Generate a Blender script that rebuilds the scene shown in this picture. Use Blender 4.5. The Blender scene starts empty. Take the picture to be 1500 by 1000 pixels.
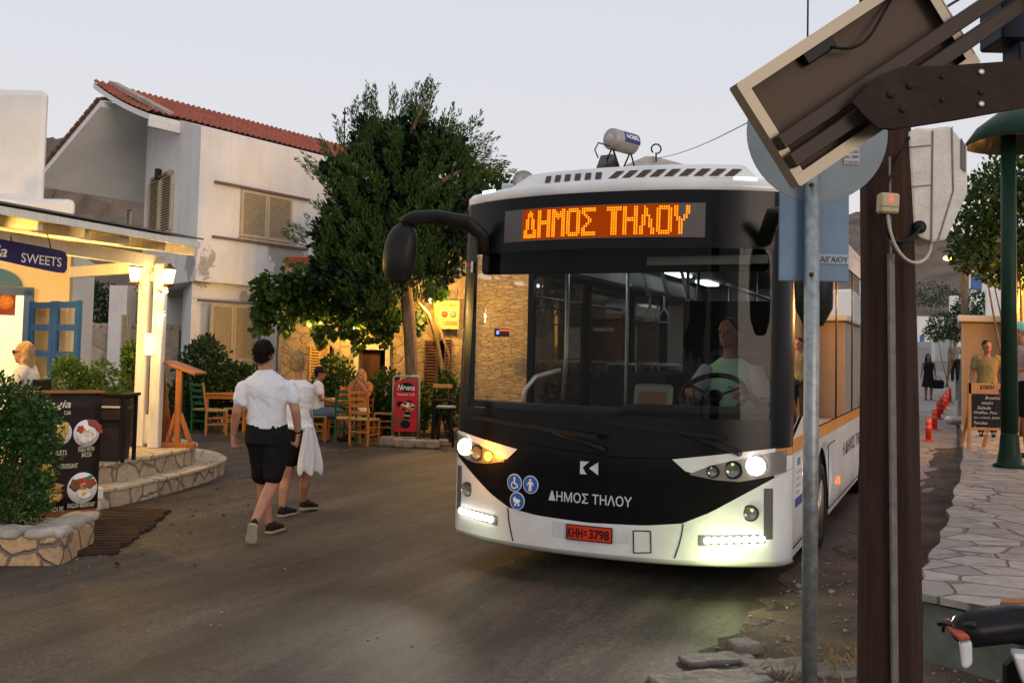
import bpy, bmesh, math, random
import numpy as np
from mathutils import Vector, Matrix, Euler, noise as mnoise
random.seed(7); RNG = np.random.default_rng(7)
SC = bpy.context.scene; COL = SC.collection
rad = math.radians

# ---------------------------------------------------------------- camera
FPX, CH, HOR, ROLL, PITCH = 1458.0, 1.70, 515.0, 0.022, rad(3.0)
cF = Vector((0, math.cos(PITCH), math.sin(PITCH))); cU0 = Vector((0, -math.sin(PITCH), math.cos(PITCH))); cR0 = Vector((1, 0, 0))
cR = cR0*math.cos(ROLL) + cU0*math.sin(ROLL); cU = cU0*math.cos(ROLL) - cR0*math.sin(ROLL)
PCY = HOR - FPX*math.tan(PITCH)
CAMP = Vector((0, 0, CH))
cam = bpy.data.cameras.new('camera'); cam.sensor_width = 36; cam.lens = 36*FPX/1500
cam.shift_y = -(500-PCY)/1500; cam.clip_start = 0.05; cam.clip_end = 3000
camo = bpy.data.objects.new('camera', cam); COL.objects.link(camo)
camo.matrix_world = Matrix(((cR.x, cU.x, -cF.x, 0), (cR.y, cU.y, -cF.y, 0), (cR.z, cU.z, -cF.z, CH), (0, 0, 0, 1)))
SC.camera = camo

def ray(px, py): return cF + cR*((px-750)/FPX) - cU*((py-PCY)/FPX)
def at(px, py, Y):
    """where a sight line meets the plane Y metres ahead"""
    d = ray(px, py); return CAMP + d*(Y/d.y)
def gnd(px, py, z=0.0):
    d = ray(px, py); return CAMP + d*((z-CH)/d.z)

# ---------------------------------------------------------------- world, sun, exposure
SUN_EL, SUN_AZ = rad(4.0), rad(150)      # the afterglow is behind the camera
w = bpy.data.worlds.new('World'); SC.world = w; w.use_nodes = True
nt = w.node_tree; nt.nodes.clear()
sky = nt.nodes.new('ShaderNodeTexSky'); sky.sky_type = 'NISHITA'; sky.sun_disc = False
sky.sun_elevation = SUN_EL; sky.sun_rotation = SUN_AZ; sky.air_density = 1.0; sky.dust_density = 2.0; sky.ozone_density = 1.5
hs = nt.nodes.new('ShaderNodeHueSaturation'); hs.inputs['Saturation'].default_value = 0.35
mx = nt.nodes.new('ShaderNodeMixRGB'); mx.blend_type = 'MIX'; mx.inputs['Fac'].default_value = 0.82
tg = nt.nodes.new('ShaderNodeTexCoord'); sz_ = nt.nodes.new('ShaderNodeSeparateXYZ'); rz_ = nt.nodes.new('ShaderNodeMapRange'); rz_.inputs['From Max'].default_value = 0.42
hz = nt.nodes.new('ShaderNodeMixRGB'); hz.inputs['Color1'].default_value = (7.9, 7.45, 7.35, 1); hz.inputs['Color2'].default_value = (6.5, 6.85, 7.75, 1)   # dusk: pale warm horizon, cooler above
nt.links.new(tg.outputs['Generated'], sz_.inputs[0]); nt.links.new(sz_.outputs['Z'], rz_.inputs['Value']); nt.links.new(rz_.outputs[0], hz.inputs['Fac']); nt.links.new(hz.outputs[0], mx.inputs['Color2'])
bg = nt.nodes.new('ShaderNodeBackground'); bg.inputs['Strength'].default_value = 0.115
wo = nt.nodes.new('ShaderNodeOutputWorld')
nt.links.new(sky.outputs[0], hs.inputs['Color']); nt.links.new(hs.outputs[0], mx.inputs['Color1'])
nt.links.new(mx.outputs[0], bg.inputs['Color']); nt.links.new(bg.outputs[0], wo.inputs['Surface'])
sl = bpy.data.lights.new('sun', 'SUN'); sl.energy = 1.0; sl.angle = rad(24); sl.color = (1.0, 0.80, 0.64)
so = bpy.data.objects.new('sun', sl); COL.objects.link(so)
_sd = Vector((math.sin(SUN_AZ)*math.cos(rad(9)), math.cos(SUN_AZ)*math.cos(rad(9)), math.sin(rad(9))))
so.rotation_euler = (_sd).to_track_quat('Z', 'Y').to_euler(); so.location = (0, 0, 30)
SC.view_settings.view_transform = 'Standard'; SC.view_settings.look = 'None'
SC.view_settings.exposure = 0.08; SC.view_settings.gamma = 1.0; SC.view_settings.use_curve_mapping = False
try:
    SC.cycles.max_bounces = 8; SC.cycles.transparent_max_bounces = 24; SC.cycles.use_denoising = True
    SC.cycles.caustics_reflective = False; SC.cycles.caustics_refractive = False; SC.cycles.sample_clamp_indirect = 4.0
except Exception: pass

# ---------------------------------------------------------------- materials
MATS = {}
def newmat(name):
    m = bpy.data.materials.new(name); m.use_nodes = True
    n = m.node_tree; n.nodes.clear()
    o = n.nodes.new('ShaderNodeOutputMaterial'); return m, n, o
def N(n, t, **k):
    x = n.nodes.new(t)
    for a, b in k.items():
        if a.startswith('i_'):
            key = a[2:].replace('_', ' ')
            x.inputs[key].default_value = b
        else: setattr(x, a, b)
    return x
def c4(c): return (c[0], c[1], c[2], 1)
def mat(name, col, rough=.7, metal=0., var=.25, scale=6., bump=.0, bscale=None, col2=None, spec=None, coat=0., stretch=None, detail=6):
    if spec is None: spec = .12 if max(col) < .07 and metal < .3 else .32
    """plain procedural surface: two-tone noise, varied roughness, bump"""
    if name in MATS: return MATS[name]
    m, n, o = newmat(name); L = n.links.new
    b = N(n, 'ShaderNodeBsdfPrincipled'); b.inputs['Roughness'].default_value = rough; b.inputs['Metallic'].default_value = metal
    b.inputs['Specular IOR Level'].default_value = spec; b.inputs['Coat Weight'].default_value = coat; b.inputs['Coat Roughness'].default_value = .08
    tc = N(n, 'ShaderNodeTexCoord'); src = tc.outputs['Object']
    if stretch:
        mp = N(n, 'ShaderNodeMapping'); mp.inputs['Scale'].default_value = stretch; L(src, mp.inputs['Vector']); src = mp.outputs[0]
    nz = N(n, 'ShaderNodeTexNoise', i_Scale=scale, i_Detail=float(detail), i_Roughness=.62); L(src, nz.inputs['Vector'])
    cr = N(n, 'ShaderNodeMapRange'); cr.inputs['From Min'].default_value = .3; cr.inputs['From Max'].default_value = .7; L(nz.outputs['Fac'], cr.inputs['Value'])
    mxx = N(n, 'ShaderNodeMixRGB'); c2 = col2 or tuple(v*(1-var) for v in col)
    mxx.inputs['Color1'].default_value = c4(c2); mxx.inputs['Color2'].default_value = c4(col if col2 else tuple(min(1, v*(1+var*.4)) for v in col))
    L(cr.outputs[0], mxx.inputs['Fac']); L(mxx.outputs[0], b.inputs['Base Color'])
    rr = N(n, 'ShaderNodeMapRange'); rr.inputs['To Min'].default_value = max(0.02, rough-.1); rr.inputs['To Max'].default_value = min(1, rough+.1)
    L(nz.outputs['Fac'], rr.inputs['Value']); L(rr.outputs[0], b.inputs['Roughness'])
    if bump:
        nb = N(n, 'ShaderNodeTexNoise', i_Scale=bscale or scale*4, i_Detail=5.); L(src, nb.inputs['Vector'])
        bp = N(n, 'ShaderNodeBump', i_Strength=bump, i_Distance=.02); L(nb.outputs['Fac'], bp.inputs['Height']); L(bp.outputs[0], b.inputs['Normal'])
    L(b.outputs[0], o.inputs['Surface']); MATS[name] = m; return m
def emit(name, col, s):
    if name in MATS: return MATS[name]
    m, n, o = newmat(name); e = N(n, 'ShaderNodeEmission', i_Strength=float(s)); e.inputs['Color'].default_value = c4(col)
    n.links.new(e.outputs[0], o.inputs['Surface']); MATS[name] = m; return m
def glass(name, tint=(.6, .6, .6), rough=.02, ior=1.5, boost=1.0):
    if name in MATS: return MATS[name]
    m, n, o = newmat(name); L = n.links.new
    t = N(n, 'ShaderNodeBsdfTransparent'); t.inputs['Color'].default_value = c4(tint)
    g = N(n, 'ShaderNodeBsdfGlossy', i_Roughness=rough); g.inputs['Color'].default_value = (1, 1, 1, 1)
    f = N(n, 'ShaderNodeFresnel', i_IOR=ior); mm = N(n, 'ShaderNodeMath', operation='MULTIPLY'); mm.inputs[1].default_value = boost; mm.use_clamp = True
    L(f.outputs[0], mm.inputs[0]); s = N(n, 'ShaderNodeMixShader'); L(mm.outputs[0], s.inputs['Fac']); L(t.outputs[0], s.inputs[1]); L(g.outputs[0], s.inputs[2])
    L(s.outputs[0], o.inputs['Surface']); MATS[name] = m; return m
def leafmat(name, c1, c2, trans=.3, rough=.55):
    if name in MATS: return MATS[name]
    m, n, o = newmat(name); L = n.links.new
    g = N(n, 'ShaderNodeNewGeometry'); mxx = N(n, 'ShaderNodeMixRGB'); mxx.inputs['Color1'].default_value = c4(c1); mxx.inputs['Color2'].default_value = c4(c2)
    L(g.outputs['Random Per Island'], mxx.inputs['Fac'])
    b = N(n, 'ShaderNodeBsdfPrincipled', i_Roughness=rough); b.inputs['Specular IOR Level'].default_value = .3; L(mxx.outputs[0], b.inputs['Base Color'])
    t = N(n, 'ShaderNodeBsdfTranslucent'); L(mxx.outputs[0], t.inputs['Color'])
    s = N(n, 'ShaderNodeMixShader'); s.inputs['Fac'].default_value = trans; L(b.outputs[0], s.inputs[1]); L(t.outputs[0], s.inputs[2])
    L(s.outputs[0], o.inputs['Surface']); MATS[name] = m; return m
def stonemat(name, cA, cB, mortar, scale=3., gap=.05, bump=.6, stretch=(1, 1, 1), rough=.85, rnd=1.0, dist=.10):
    """irregular stones with mortar joints: voronoi cells in object space"""
    if name in MATS: return MATS[name]
    m, n, o = newmat(name); L = n.links.new
    tc = N(n, 'ShaderNodeTexCoord'); mp = N(n, 'ShaderNodeMapping'); mp.inputs['Scale'].default_value = stretch; L(tc.outputs['Object'], mp.inputs['Vector'])
    nz = N(n, 'ShaderNodeTexNoise', i_Scale=scale*1.3, i_Detail=3.); L(mp.outputs[0], nz.inputs['Vector'])
    ad = N(n, 'ShaderNodeMixRGB', blend_type='LINEAR_LIGHT'); ad.inputs['Fac'].default_value = dist/ max(scale*.4, .4); L(mp.outputs[0], ad.inputs['Color1']); L(nz.outputs['Color'], ad.inputs['Color2'])
    v1 = N(n, 'ShaderNodeTexVoronoi', feature='DISTANCE_TO_EDGE'); v1.inputs['Scale'].default_value = scale; v1.inputs['Randomness'].default_value = rnd; L(ad.outputs[0], v1.inputs['Vector'])
    v2 = N(n, 'ShaderNodeTexVoronoi', feature='F1'); v2.inputs['Scale'].default_value = scale; v2.inputs['Randomness'].default_value = rnd; L(ad.outputs[0], v2.inputs['Vector'])
    sx = N(n, 'ShaderNodeSeparateColor'); L(v2.outputs['Color'], sx.inputs[0])
    mxx = N(n, 'ShaderNodeMixRGB'); mxx.inputs['Color1'].default_value = c4(cA); mxx.inputs['Color2'].default_value = c4(cB); L(sx.outputs[0], mxx.inputs['Fac'])
    n2 = N(n, 'ShaderNodeTexNoise', i_Scale=scale*7, i_Detail=6.); L(tc.outputs['Object'], n2.inputs['Vector'])
    ml = N(n, 'ShaderNodeMixRGB', blend_type='OVERLAY'); ml.inputs['Fac'].default_value = .55; L(mxx.outputs[0], ml.inputs['Color1']); L(n2.outputs['Fac'], ml.inputs['Color2'])
    mr = N(n, 'ShaderNodeMapRange', interpolation_type='SMOOTHSTEP'); mr.inputs['From Min'].default_value = gap*.3; mr.inputs['From Max'].default_value = gap; L(v1.outputs['Distance'], mr.inputs['Value'])
    mo = N(n, 'ShaderNodeMixRGB'); mo.inputs['Color1'].default_value = c4(mortar); L(mr.outputs[0], mo.inputs['Fac']); L(ml.outputs[0], mo.inputs['Color2'])
    b = N(n, 'ShaderNodeBsdfPrincipled', i_Roughness=rough); L(mo.outputs[0], b.inputs['Base Color'])
    m2 = N(n, 'ShaderNodeMath', operation='MULTIPLY_ADD'); m2.inputs[1].default_value = .35; L(n2.outputs['Fac'], m2.inputs[0]); L(mr.outputs[0], m2.inputs[2])
    bp = N(n, 'ShaderNodeBump', i_Strength=bump, i_Distance=.03); L(m2.outputs[0], bp.inputs['Height']); L(bp.outputs[0], b.inputs['Normal'])
    L(b.outputs[0], o.inputs['Surface']); MATS[name] = m; return m

# ---------------------------------------------------------------- objects
def tag(o, label=None, cat=None, group=None, kind=None):
    if label: o['label'] = label
    if cat: o['category'] = cat
    if group: o['group'] = group
    if kind: o['kind'] = kind
    return o
def thing(name, label, cat, loc=(0, 0, 0), rz=0., group=None):
    o = bpy.data.objects.new(name, None); COL.objects.link(o); o.location = loc; o.rotation_euler = (0, 0, rz); o.empty_display_size = .1
    return tag(o, label, cat, group)
def copy_tree(o, parent=None):
    c = o.copy(); COL.objects.link(c)
    if parent is not None: c.parent = parent
    for ch in list(o.children): copy_tree(ch, c)
    return c
def rooted(o):
    while o is not None:
        if o.get('local'): return True
        o = o.parent
    return False
def world_off(o):
    v = Vector((0, 0, 0))
    while o is not None: v += o.location; o = o.parent
    return v
def link_mesh(name, me, parent=None, mats=None, local=False):
    """vertices come in world coordinates; parents are unrotated unless local"""
    for m in (mats or []): me.materials.append(m)
    o = bpy.data.objects.new(name, me); COL.objects.link(o)
    if parent is not None:
        o.parent = parent
        if not local and not rooted(parent):
            off = world_off(parent); me.transform(Matrix.Translation(-off))
    elif not local:
        co = np.empty(len(me.vertices)*3, 'f'); me.vertices.foreach_get('co', co); co = co.reshape(-1, 3)
        if len(co):
            base = Vector(((co[:, 0].min()+co[:, 0].max())/2, (co[:, 1].min()+co[:, 1].max())/2, co[:, 2].min()))
            me.transform(Matrix.Translation(-base)); o.location = base
    return o
class MB:
    def __init__(s): s.v = []; s.f = []; s.mi = []; s.sm = []
    def add(s, vs, fs, mi=0, sm=False):
        k = len(s.v); s.v += [tuple(p) for p in vs]; s.f += [tuple(k+i for i in f) for f in fs]; s.mi += [mi]*len(fs); s.sm += [sm]*len(fs); return s
    def box(s, c, d, R=None, mi=0, bev=0.0):
        hx, hy, hz = d[0]/2, d[1]/2, d[2]/2; c = Vector(c)
        b = min(bev, hx*.9, hy*.9, hz*.9)
        if b <= 0:
            vs = [Vector((x*hx, y*hy, z*hz)) for x in (-1, 1) for y in (-1, 1) for z in (-1, 1)]
            fs = [(0, 1, 3, 2), (4, 6, 7, 5), (0, 4, 5, 1), (2, 3, 7, 6), (0, 2, 6, 4), (1, 5, 7, 3)]
        else:
            vs = []; idx = {}
            for x in (-1, 1):
                for y in (-1, 1):
                    for z in (-1, 1):
                        for a in range(3):
                            q = [x*(hx-b), y*(hy-b), z*(hz-b)]; q[a] = (x*hx, y*hy, z*hz)[a]
                            idx[(x, y, z, a)] = len(vs); vs.append(Vector(q))
            fs = []
            for a in range(3):
                u, v_ = (a+1) % 3, (a+2) % 3
                for sg in (-1, 1):
                    q = []
                    for su, sv in ((-1, -1), (1, -1), (1, 1), (-1, 1)):
                        k = [0, 0, 0]; k[a] = sg; k[u] = su; k[v_] = sv; q.append(idx[(*k, a)])
                    fs.append(tuple(q) if sg > 0 else tuple(q[::-1]))
                for su in (-1, 1):
                    for sv in (-1, 1):
                        q = []
                        k0 = [0, 0, 0]; k0[u] = su; k0[v_] = sv; k0[a] = -1; k1 = list(k0); k1[a] = 1
                        q = [idx[(*k0, u)], idx[(*k1, u)], idx[(*k1, v_)], idx[(*k0, v_)]]
                        fs.append(tuple(q) if su*sv < 0 else tuple(q[::-1]))
            for x in (-1, 1):
                for y in (-1, 1):
                    for z in (-1, 1):
                        q = [idx[(x, y, z, a)] for a in range(3)]; fs.append(tuple(q) if x*y*z > 0 else tuple(q[::-1]))
        if R is not None: vs = [R @ p for p in vs]
        return s.add([p+c for p in vs], fs, mi)
    def bar(s, a, b, wd, hd, up=(0, 0, 1), mi=0, bev=0.):
        a, b = Vector(a), Vector(b); y = (b-a); l = y.length; y.normalize(); u = Vector(up)
        x = y.cross(u)
        if x.length < 1e-4: x = y.cross(Vector((1, 0, 0)))
        x.normalize(); z = x.cross(y)
        R = Matrix((x, y, z)).transposed(); return s.box((a+b)/2, (wd, l, hd), R, mi, bev)
    def prism(s, pts, vec, mi=0):
        pts = [Vector(p) for p in pts]; vec = Vector(vec); n = len(pts)
        nrm = Vector((0, 0, 0))
        for i in range(n): nrm += pts[i].cross(pts[(i+1) % n])
        if nrm.dot(vec) > 0: pts = pts[::-1]
        vs = pts+[p+vec for p in pts]
        fs = [tuple(range(n)), tuple(range(2*n-1, n-1, -1))]+[(i, i+n, (i+1) % n+n, (i+1) % n) for i in range(n)]
        return s.add(vs, fs, mi)
    def tube(s, pts, r, n=8, mi=0, cap=True, flat=1.0, side=None, sm=True, rnd=False):
        pts = [Vector(p) for p in pts]; m = len(pts)
        rs = list(r) if hasattr(r, '__len__') else [r]*m
        if rnd:   # rounded ends
            d0 = (pts[0]-pts[1]).normalized(); d1 = (pts[-1]-pts[-2]).normalized()
            P, R2 = [], []
            for k in (85, 60, 30): P.append(pts[0]+d0*rs[0]*math.sin(rad(k))); R2.append(rs[0]*math.cos(rad(k)))
            P += pts; R2 += rs
            for k in (30, 60, 85): P.append(pts[-1]+d1*rs[-1]*math.sin(rad(k))); R2.append(rs[-1]*math.cos(rad(k)))
            pts, rs, m = P, R2, len(P)
        vs = []; px = None
        for i in range(m):
            t = (pts[min(i+1, m-1)]-pts[max(i-1, 0)]).normalized()
            if px is None:
                ref = Vector(side) if side else (Vector((1, 0, 0)) if abs(t.x) < .8 else Vector((0, 1, 0)))
            else: ref = px
            x = (ref-t*ref.dot(t))
            if x.length < 1e-5: x = t.orthogonal()
            x.normalize(); px = x; y = t.cross(x)
            for k in range(n):
                a = 2*math.pi*k/n; vs.append(pts[i]+x*(rs[i]*math.cos(a))+y*(rs[i]*flat*math.sin(a)))
        fs = [(i*n+k, i*n+(k+1) % n, (i+1)*n+(k+1) % n, (i+1)*n+k) for i in range(m-1) for k in range(n)]
        if cap: fs += [tuple(range(n-1, -1, -1)), tuple((m-1)*n+k for k in range(n))]
        return s.add(vs, fs, mi, sm)
    def lathe(s, prof, c=(0, 0, 0), n=20, mi=0, R=None, sm=True):
        c = Vector(c); vs = []
        for (r, z) in prof:
            for k in range(n):
                a = 2*math.pi*k/n; p = Vector((r*math.cos(a), r*math.sin(a), z)); vs.append((R @ p if R is not None else p)+c)
        m = len(prof)
        fs = [(i*n+k, i*n+(k+1) % n, (i+1)*n+(k+1) % n, (i+1)*n+k) for i in range(m-1) for k in range(n)]
        if prof[0][0] > 1e-6: fs.append(tuple(range(n-1, -1, -1)))
        if prof[-1][0] > 1e-6: fs.append(tuple((m-1)*n+k for k in range(n)))
        return s.add(vs, fs, mi, sm)
    def ell(s, c, r, R=None, n=14, m=9, mi=0):
        prof = []
        c = Vector(c); vs = []
        for i in range(m+1):
            th = math.pi*(i+.02*(i == 0)-.02*(i == m))/m
            for k in range(n):
                a = 2*math.pi*k/n; p = Vector((r[0]*math.sin(th)*math.cos(a), r[1]*math.sin(th)*math.sin(a), -r[2]*math.cos(th))); vs.append((R @ p if R is not None else p)+c)
        fs = [(i*n+k, i*n+(k+1) % n, (i+1)*n+(k+1) % n, (i+1)*n+k) for i in range(m) for k in range(n)]
        fs += [tuple(range(n-1, -1, -1)), tuple(m*n+k for k in range(n))]
        return s.add(vs, fs, mi, True)
    def grid(s, rows, mi=0, sm=True, flip=False):
        n = len(rows[0]); vs = [p for r in rows for p in r]
        fs = [(i*n+k, i*n+k+1, (i+1)*n+k+1, (i+1)*n+k) for i in range(len(rows)-1) for k in range(n-1)]
        if flip: fs = [f[::-1] for f in fs]
        return s.add(vs, fs, mi, sm)
    def loft(s, rings, mi=0, sm=True):
        n = len(rings[0]); vs = [p for r in rings for p in r]; m = len(rings)
        fs = [(i*n+k, i*n+(k+1) % n, (i+1)*n+(k+1) % n, (i+1)*n+k) for i in range(m-1) for k in range(n)]
        fs += [tuple(range(n-1, -1, -1)), tuple((m-1)*n+k for k in range(n))]
        return s.add(vs, fs, mi, sm)
    def mesh(s, name, xf=None):
        me = bpy.data.meshes.new(name)
        vs = [xf(Vector(p)) for p in s.v] if xf else s.v
        me.from_pydata([tuple(p) for p in vs], [], s.f)
        me.polygons.foreach_set('material_index', s.mi); me.polygons.foreach_set('use_smooth', s.sm); me.update(); return me
    def build(s, name, mats, parent=None, local=False, xf=None, bev=0.):
        mats = mats if isinstance(mats, (list, tuple)) else [mats]
        o = link_mesh(name, s.mesh(name, xf), parent, mats, local)
        if bev:
            b = o.modifiers.new('bevel', 'BEVEL'); b.width = bev; b.segments = 2; b.limit_method = 'ANGLE'; b.angle_limit = rad(40)
        return o
def solid(o, t, off=0.):
    m = o.modifiers.new('thick', 'SOLIDIFY'); m.thickness = t; m.offset = off; return o
def box_obj(name, c, d, m, parent=None, R=None, bev=.006, local=False): return MB().box(c, d, R, 0, bev).build(name, m, parent, local)
def bake(mb, voxel=.012, smooth=5, fac=.5, name='tmp'):
    """fuse overlapping shapes into one continuous skin"""
    me = mb.mesh(name); o = bpy.data.objects.new(name, me); COL.objects.link(o)
    r = o.modifiers.new('r', 'REMESH'); r.mode = 'VOXEL'; r.voxel_size = voxel
    if smooth:
        q = o.modifiers.new('s', 'SMOOTH'); q.iterations = smooth; q.factor = fac
    dg = bpy.context.evaluated_depsgraph_get(); m2 = bpy.data.meshes.new_from_object(o.evaluated_get(dg))
    bpy.data.objects.remove(o); bpy.data.meshes.remove(me)
    m2.polygons.foreach_set('use_smooth', [True]*len(m2.polygons)); m2.name = name; return m2
def leaves(name, P, D, size, m, parent=None, aspect=.5, jit=.35, fold=.0, local=False, thing_loc=None):
    """P centres, D pointing directions: one diamond leaf each"""
    P = np.asarray(P, float); D = np.asarray(D, float); n = len(P)
    D = D+RNG.normal(0, jit, D.shape); D /= np.linalg.norm(D, axis=1)[:, None]+1e-9
    Q = RNG.normal(0, 1, D.shape); S = np.cross(D, Q); S /= np.linalg.norm(S, axis=1)[:, None]+1e-9
    l = (size*RNG.uniform(.6, 1.35, n))[:, None]
    V = np.stack([P, P+D*l*.55+S*l*aspect*.5, P+D*l, P+D*l*.55-S*l*aspect*.5], 1).reshape(-1, 3)
    me = bpy.data.meshes.new(name); me.vertices.add(4*n); me.vertices.foreach_set('co', V.astype('f').ravel())
    me.loops.add(4*n); me.loops.foreach_set('vertex_index', np.arange(4*n, dtype='i'))
    me.polygons.add(n); me.polygons.foreach_set('loop_start', np.arange(0, 4*n, 4, dtype='i')); me.polygons.foreach_set('loop_total', np.full(n, 4, 'i'))
    me.update(calc_edges=True); return link_mesh(name, me, parent, [m], local)
def inblob(n, blobs, shell=.55):
    """points spread through ellipsoids (x,y,z,rx,ry,rz), thicker toward the skin; also outward dirs"""
    vol = np.array([b[3]*b[4]*b[5] for b in blobs])**.75; k = RNG.choice(len(blobs), n, p=vol/vol.sum()); B = np.array(blobs)[k]
    d = RNG.normal(0, 1, (n, 3)); d /= np.linalg.norm(d, axis=1)[:, None]
    r = (shell+(1-shell)*RNG.random(n)**.5)[:, None]*RNG.uniform(.88, 1.08, n)[:, None]
    return B[:, :3]+d*r*B[:, 3:6], d
_txtmesh = {}
def textmesh(body, bold=0.0, shear=0.0, space=1.0):
    c = bpy.data.curves.new('t', 'FONT'); c.body = body; c.size = 1; c.offset = bold; c.shear = shear; c.space_character = space; c.resolution_u = 3
    o = bpy.data.objects.new('t', c); COL.objects.link(o); dg = bpy.context.evaluated_depsgraph_get()
    me = bpy.data.meshes.new_from_object(o.evaluated_get(dg)); bpy.data.objects.remove(o); bpy.data.curves.remove(c); return me
def text(name, body, m, parent, org, ux, uz, width=None, height=None, bold=0., shear=0., thick=.002, xf=None, local=False, space=1.0, center=False):
    """lettering laid on a surface: org = lower left (or centre), ux along the line, uz up; thickness toward the reader"""
    me = textmesh(body, bold, shear, space); co = np.empty(len(me.vertices)*3, 'f'); me.vertices.foreach_get('co', co); co = co.reshape(-1, 3)
    mn, mxv = co.min(0), co.max(0); sx = (width/(mxv[0]-mn[0])) if width else None; sz = (height/(mxv[1]-mn[1])) if height else None
    sx = sx or sz; sz = sz or sx; ux, uz, org = Vector(ux), Vector(uz), Vector(org); nn = ux.cross(uz).normalized()
    vs = []
    for p in co:
        a = (p[0]-mn[0])*sx; b = (p[1]-mn[1])*sz
        if center: a -= (mxv[0]-mn[0])*sx/2; b -= (mxv[1]-mn[1])*sz/2
        q = org+ux*a+uz*b+nn*thick
        vs.append(xf(q) if xf else q)
    out = bpy.data.meshes.new(name); out.from_pydata([tuple(q) for q in vs], [], [tuple(p.vertices) for p in me.polygons]); out.update(); bpy.data.meshes.remove(me)
    return link_mesh(name, out, parent, [m], local)
def lamp(loc, col, e, r=.05, kind='POINT', tgt=None, ang=60, parent=None, blend=.6):
    l = bpy.data.lights.new('lamp_glow', kind); l.energy = e; l.color = col; l.shadow_soft_size = r
    o = bpy.data.objects.new('lamp_glow', l); COL.objects.link(o); o.location = loc
    if kind == 'SPOT':
        l.spot_size = rad(ang); l.spot_blend = blend; o.rotation_euler = (Vector(tgt)-Vector(loc)).to_track_quat('-Z', 'Y').to_euler()
    return o
def fbm(p, o=5): return mnoise.fractal(Vector(p), 1.0, 2.0, o)
def sstep(a, b, x): t = min(1, max(0, (x-a)/(b-a))); return t*t*(3-2*t)

# common materials
WHITE_WALL = mat('white_plaster', (.74, .72, .69), .85, var=.12, scale=1.5, bump=.25, bscale=30)
WOOD_PAINT = mat('white_painted_wood', (.72, .69, .62), .5, var=.18, scale=5, bump=.2, bscale=14, stretch=(6, 6, .6))
BLUE_PAINT = mat('blue_paint', (.004, .055, .24), .4, var=.2, scale=5)
BLACK = mat('black_plastic', (.012, .012, .012), .4, var=.3)
DARK = mat('dark_metal', (.02, .018, .016), .5, .4, var=.3)
STEEL = mat('galvanised_steel', (.33, .36, .36), .5, .75, var=.35, scale=28, bump=.05)
WARM = (1.0, .62, .22)
# ================================================================ SETTING
def gh(x, y):
    """ground height: flat square, the street on the right climbs away"""
    if y < 8: return 0.0
    wgt = sstep(.12, .27, x/y)
    z = .35*sstep(14, 34, y)+.10*max(0, y-37)**1.0*(1 if y < 95 else 95/y)
    return wgt*z
def nonuni(a, b, fine0, fine1, step, n):
    L = [fine0-(fine0-a)*((i/n)**2) for i in range(n, 0, -1)]; M_ = list(np.arange(fine0, fine1, step)); R_ = [fine1+(b-fine1)*((i/n)**2) for i in range(0, n+1)]
    return L+M_+R_
xs = nonuni(-400, 400, -12, 22, .5, 9); ys = nonuni(-60, 700, -2, 40, .5, 12)
m, n_, o_ = newmat('asphalt'); L_ = n_.links.new
tc = N(n_, 'ShaderNodeTexCoord')
n1 = N(n_, 'ShaderNodeTexNoise', i_Scale=.45, i_Detail=5., i_Roughness=.6); L_(tc.outputs['Object'], n1.inputs['Vector'])
mp = N(n_, 'ShaderNodeMapping', vector_type='TEXTURE'); mp.inputs['Rotation'].default_value = (0, 0, rad(66)); mp.inputs['Scale'].default_value = (3.6, .55, 1); L_(tc.outputs['Object'], mp.inputs['Vector'])
n2 = N(n_, 'ShaderNodeTexNoise', i_Scale=1.1, i_Detail=4.); L_(mp.outputs[0], n2.inputs['Vector'])
n3 = N(n_, 'ShaderNodeTexNoise', i_Scale=45., i_Detail=8., i_Roughness=.8); L_(tc.outputs['Object'], n3.inputs['Vector'])
r1 = N(n_, 'ShaderNodeValToRGB'); e_ = r1.color_ramp.elements; e_[0].position = .32; e_[0].color = (.024, .0205, .0175, 1); e_[1].position = .68; e_[1].color = (.092, .074, .058, 1)
ad = N(n_, 'ShaderNodeMath', operation='MULTIPLY_ADD'); ad.inputs[1].default_value = .6; L_(n2.outputs['Fac'], ad.inputs[0])
sb = N(n_, 'ShaderNodeMath', operation='MULTIPLY'); sb.inputs[1].default_value = .4; L_(n1.outputs['Fac'], sb.inputs[0]); L_(sb.outputs[0], ad.inputs[2]); L_(ad.outputs[0], r1.inputs['Fac'])
ov = N(n_, 'ShaderNodeMixRGB', blend_type='OVERLAY'); ov.inputs['Fac'].default_value = .9; L_(r1.outputs[0], ov.inputs['Color1']); L_(n3.outputs['Fac'], ov.inputs['Color2'])
# tar lines and cracks
nw = N(n_, 'ShaderNodeTexNoise', i_Scale=1.6, i_Detail=4.); L_(tc.outputs['Object'], nw.inputs['Vector'])
wp = N(n_, 'ShaderNodeMixRGB', blend_type='LINEAR_LIGHT'); wp.inputs['Fac'].default_value = .35; L_(tc.outputs['Object'], wp.inputs['Color1']); L_(nw.outputs['Color'], wp.inputs['Color2'])
vo = N(n_, 'ShaderNodeTexVoronoi', feature='DISTANCE_TO_EDGE'); vo.inputs['Scale'].default_value = .33; L_(wp.outputs[0], vo.inputs['Vector'])
vm = N(n_, 'ShaderNodeMapRange'); vm.inputs['From Max'].default_value = .006; vm.inputs['To Min'].default_value = .72; vm.inputs['To Max'].default_value = 1; L_(vo.outputs['Distance'], vm.inputs['Value'])
ck = N(n_, 'ShaderNodeMixRGB', blend_type='MULTIPLY'); ck.inputs['Fac'].default_value = 1
ag = N(n_, 'ShaderNodeTexVoronoi', feature='F1'); ag.inputs['Scale'].default_value = 55.; L_(tc.outputs['Object'], ag.inputs['Vector'])
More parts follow.
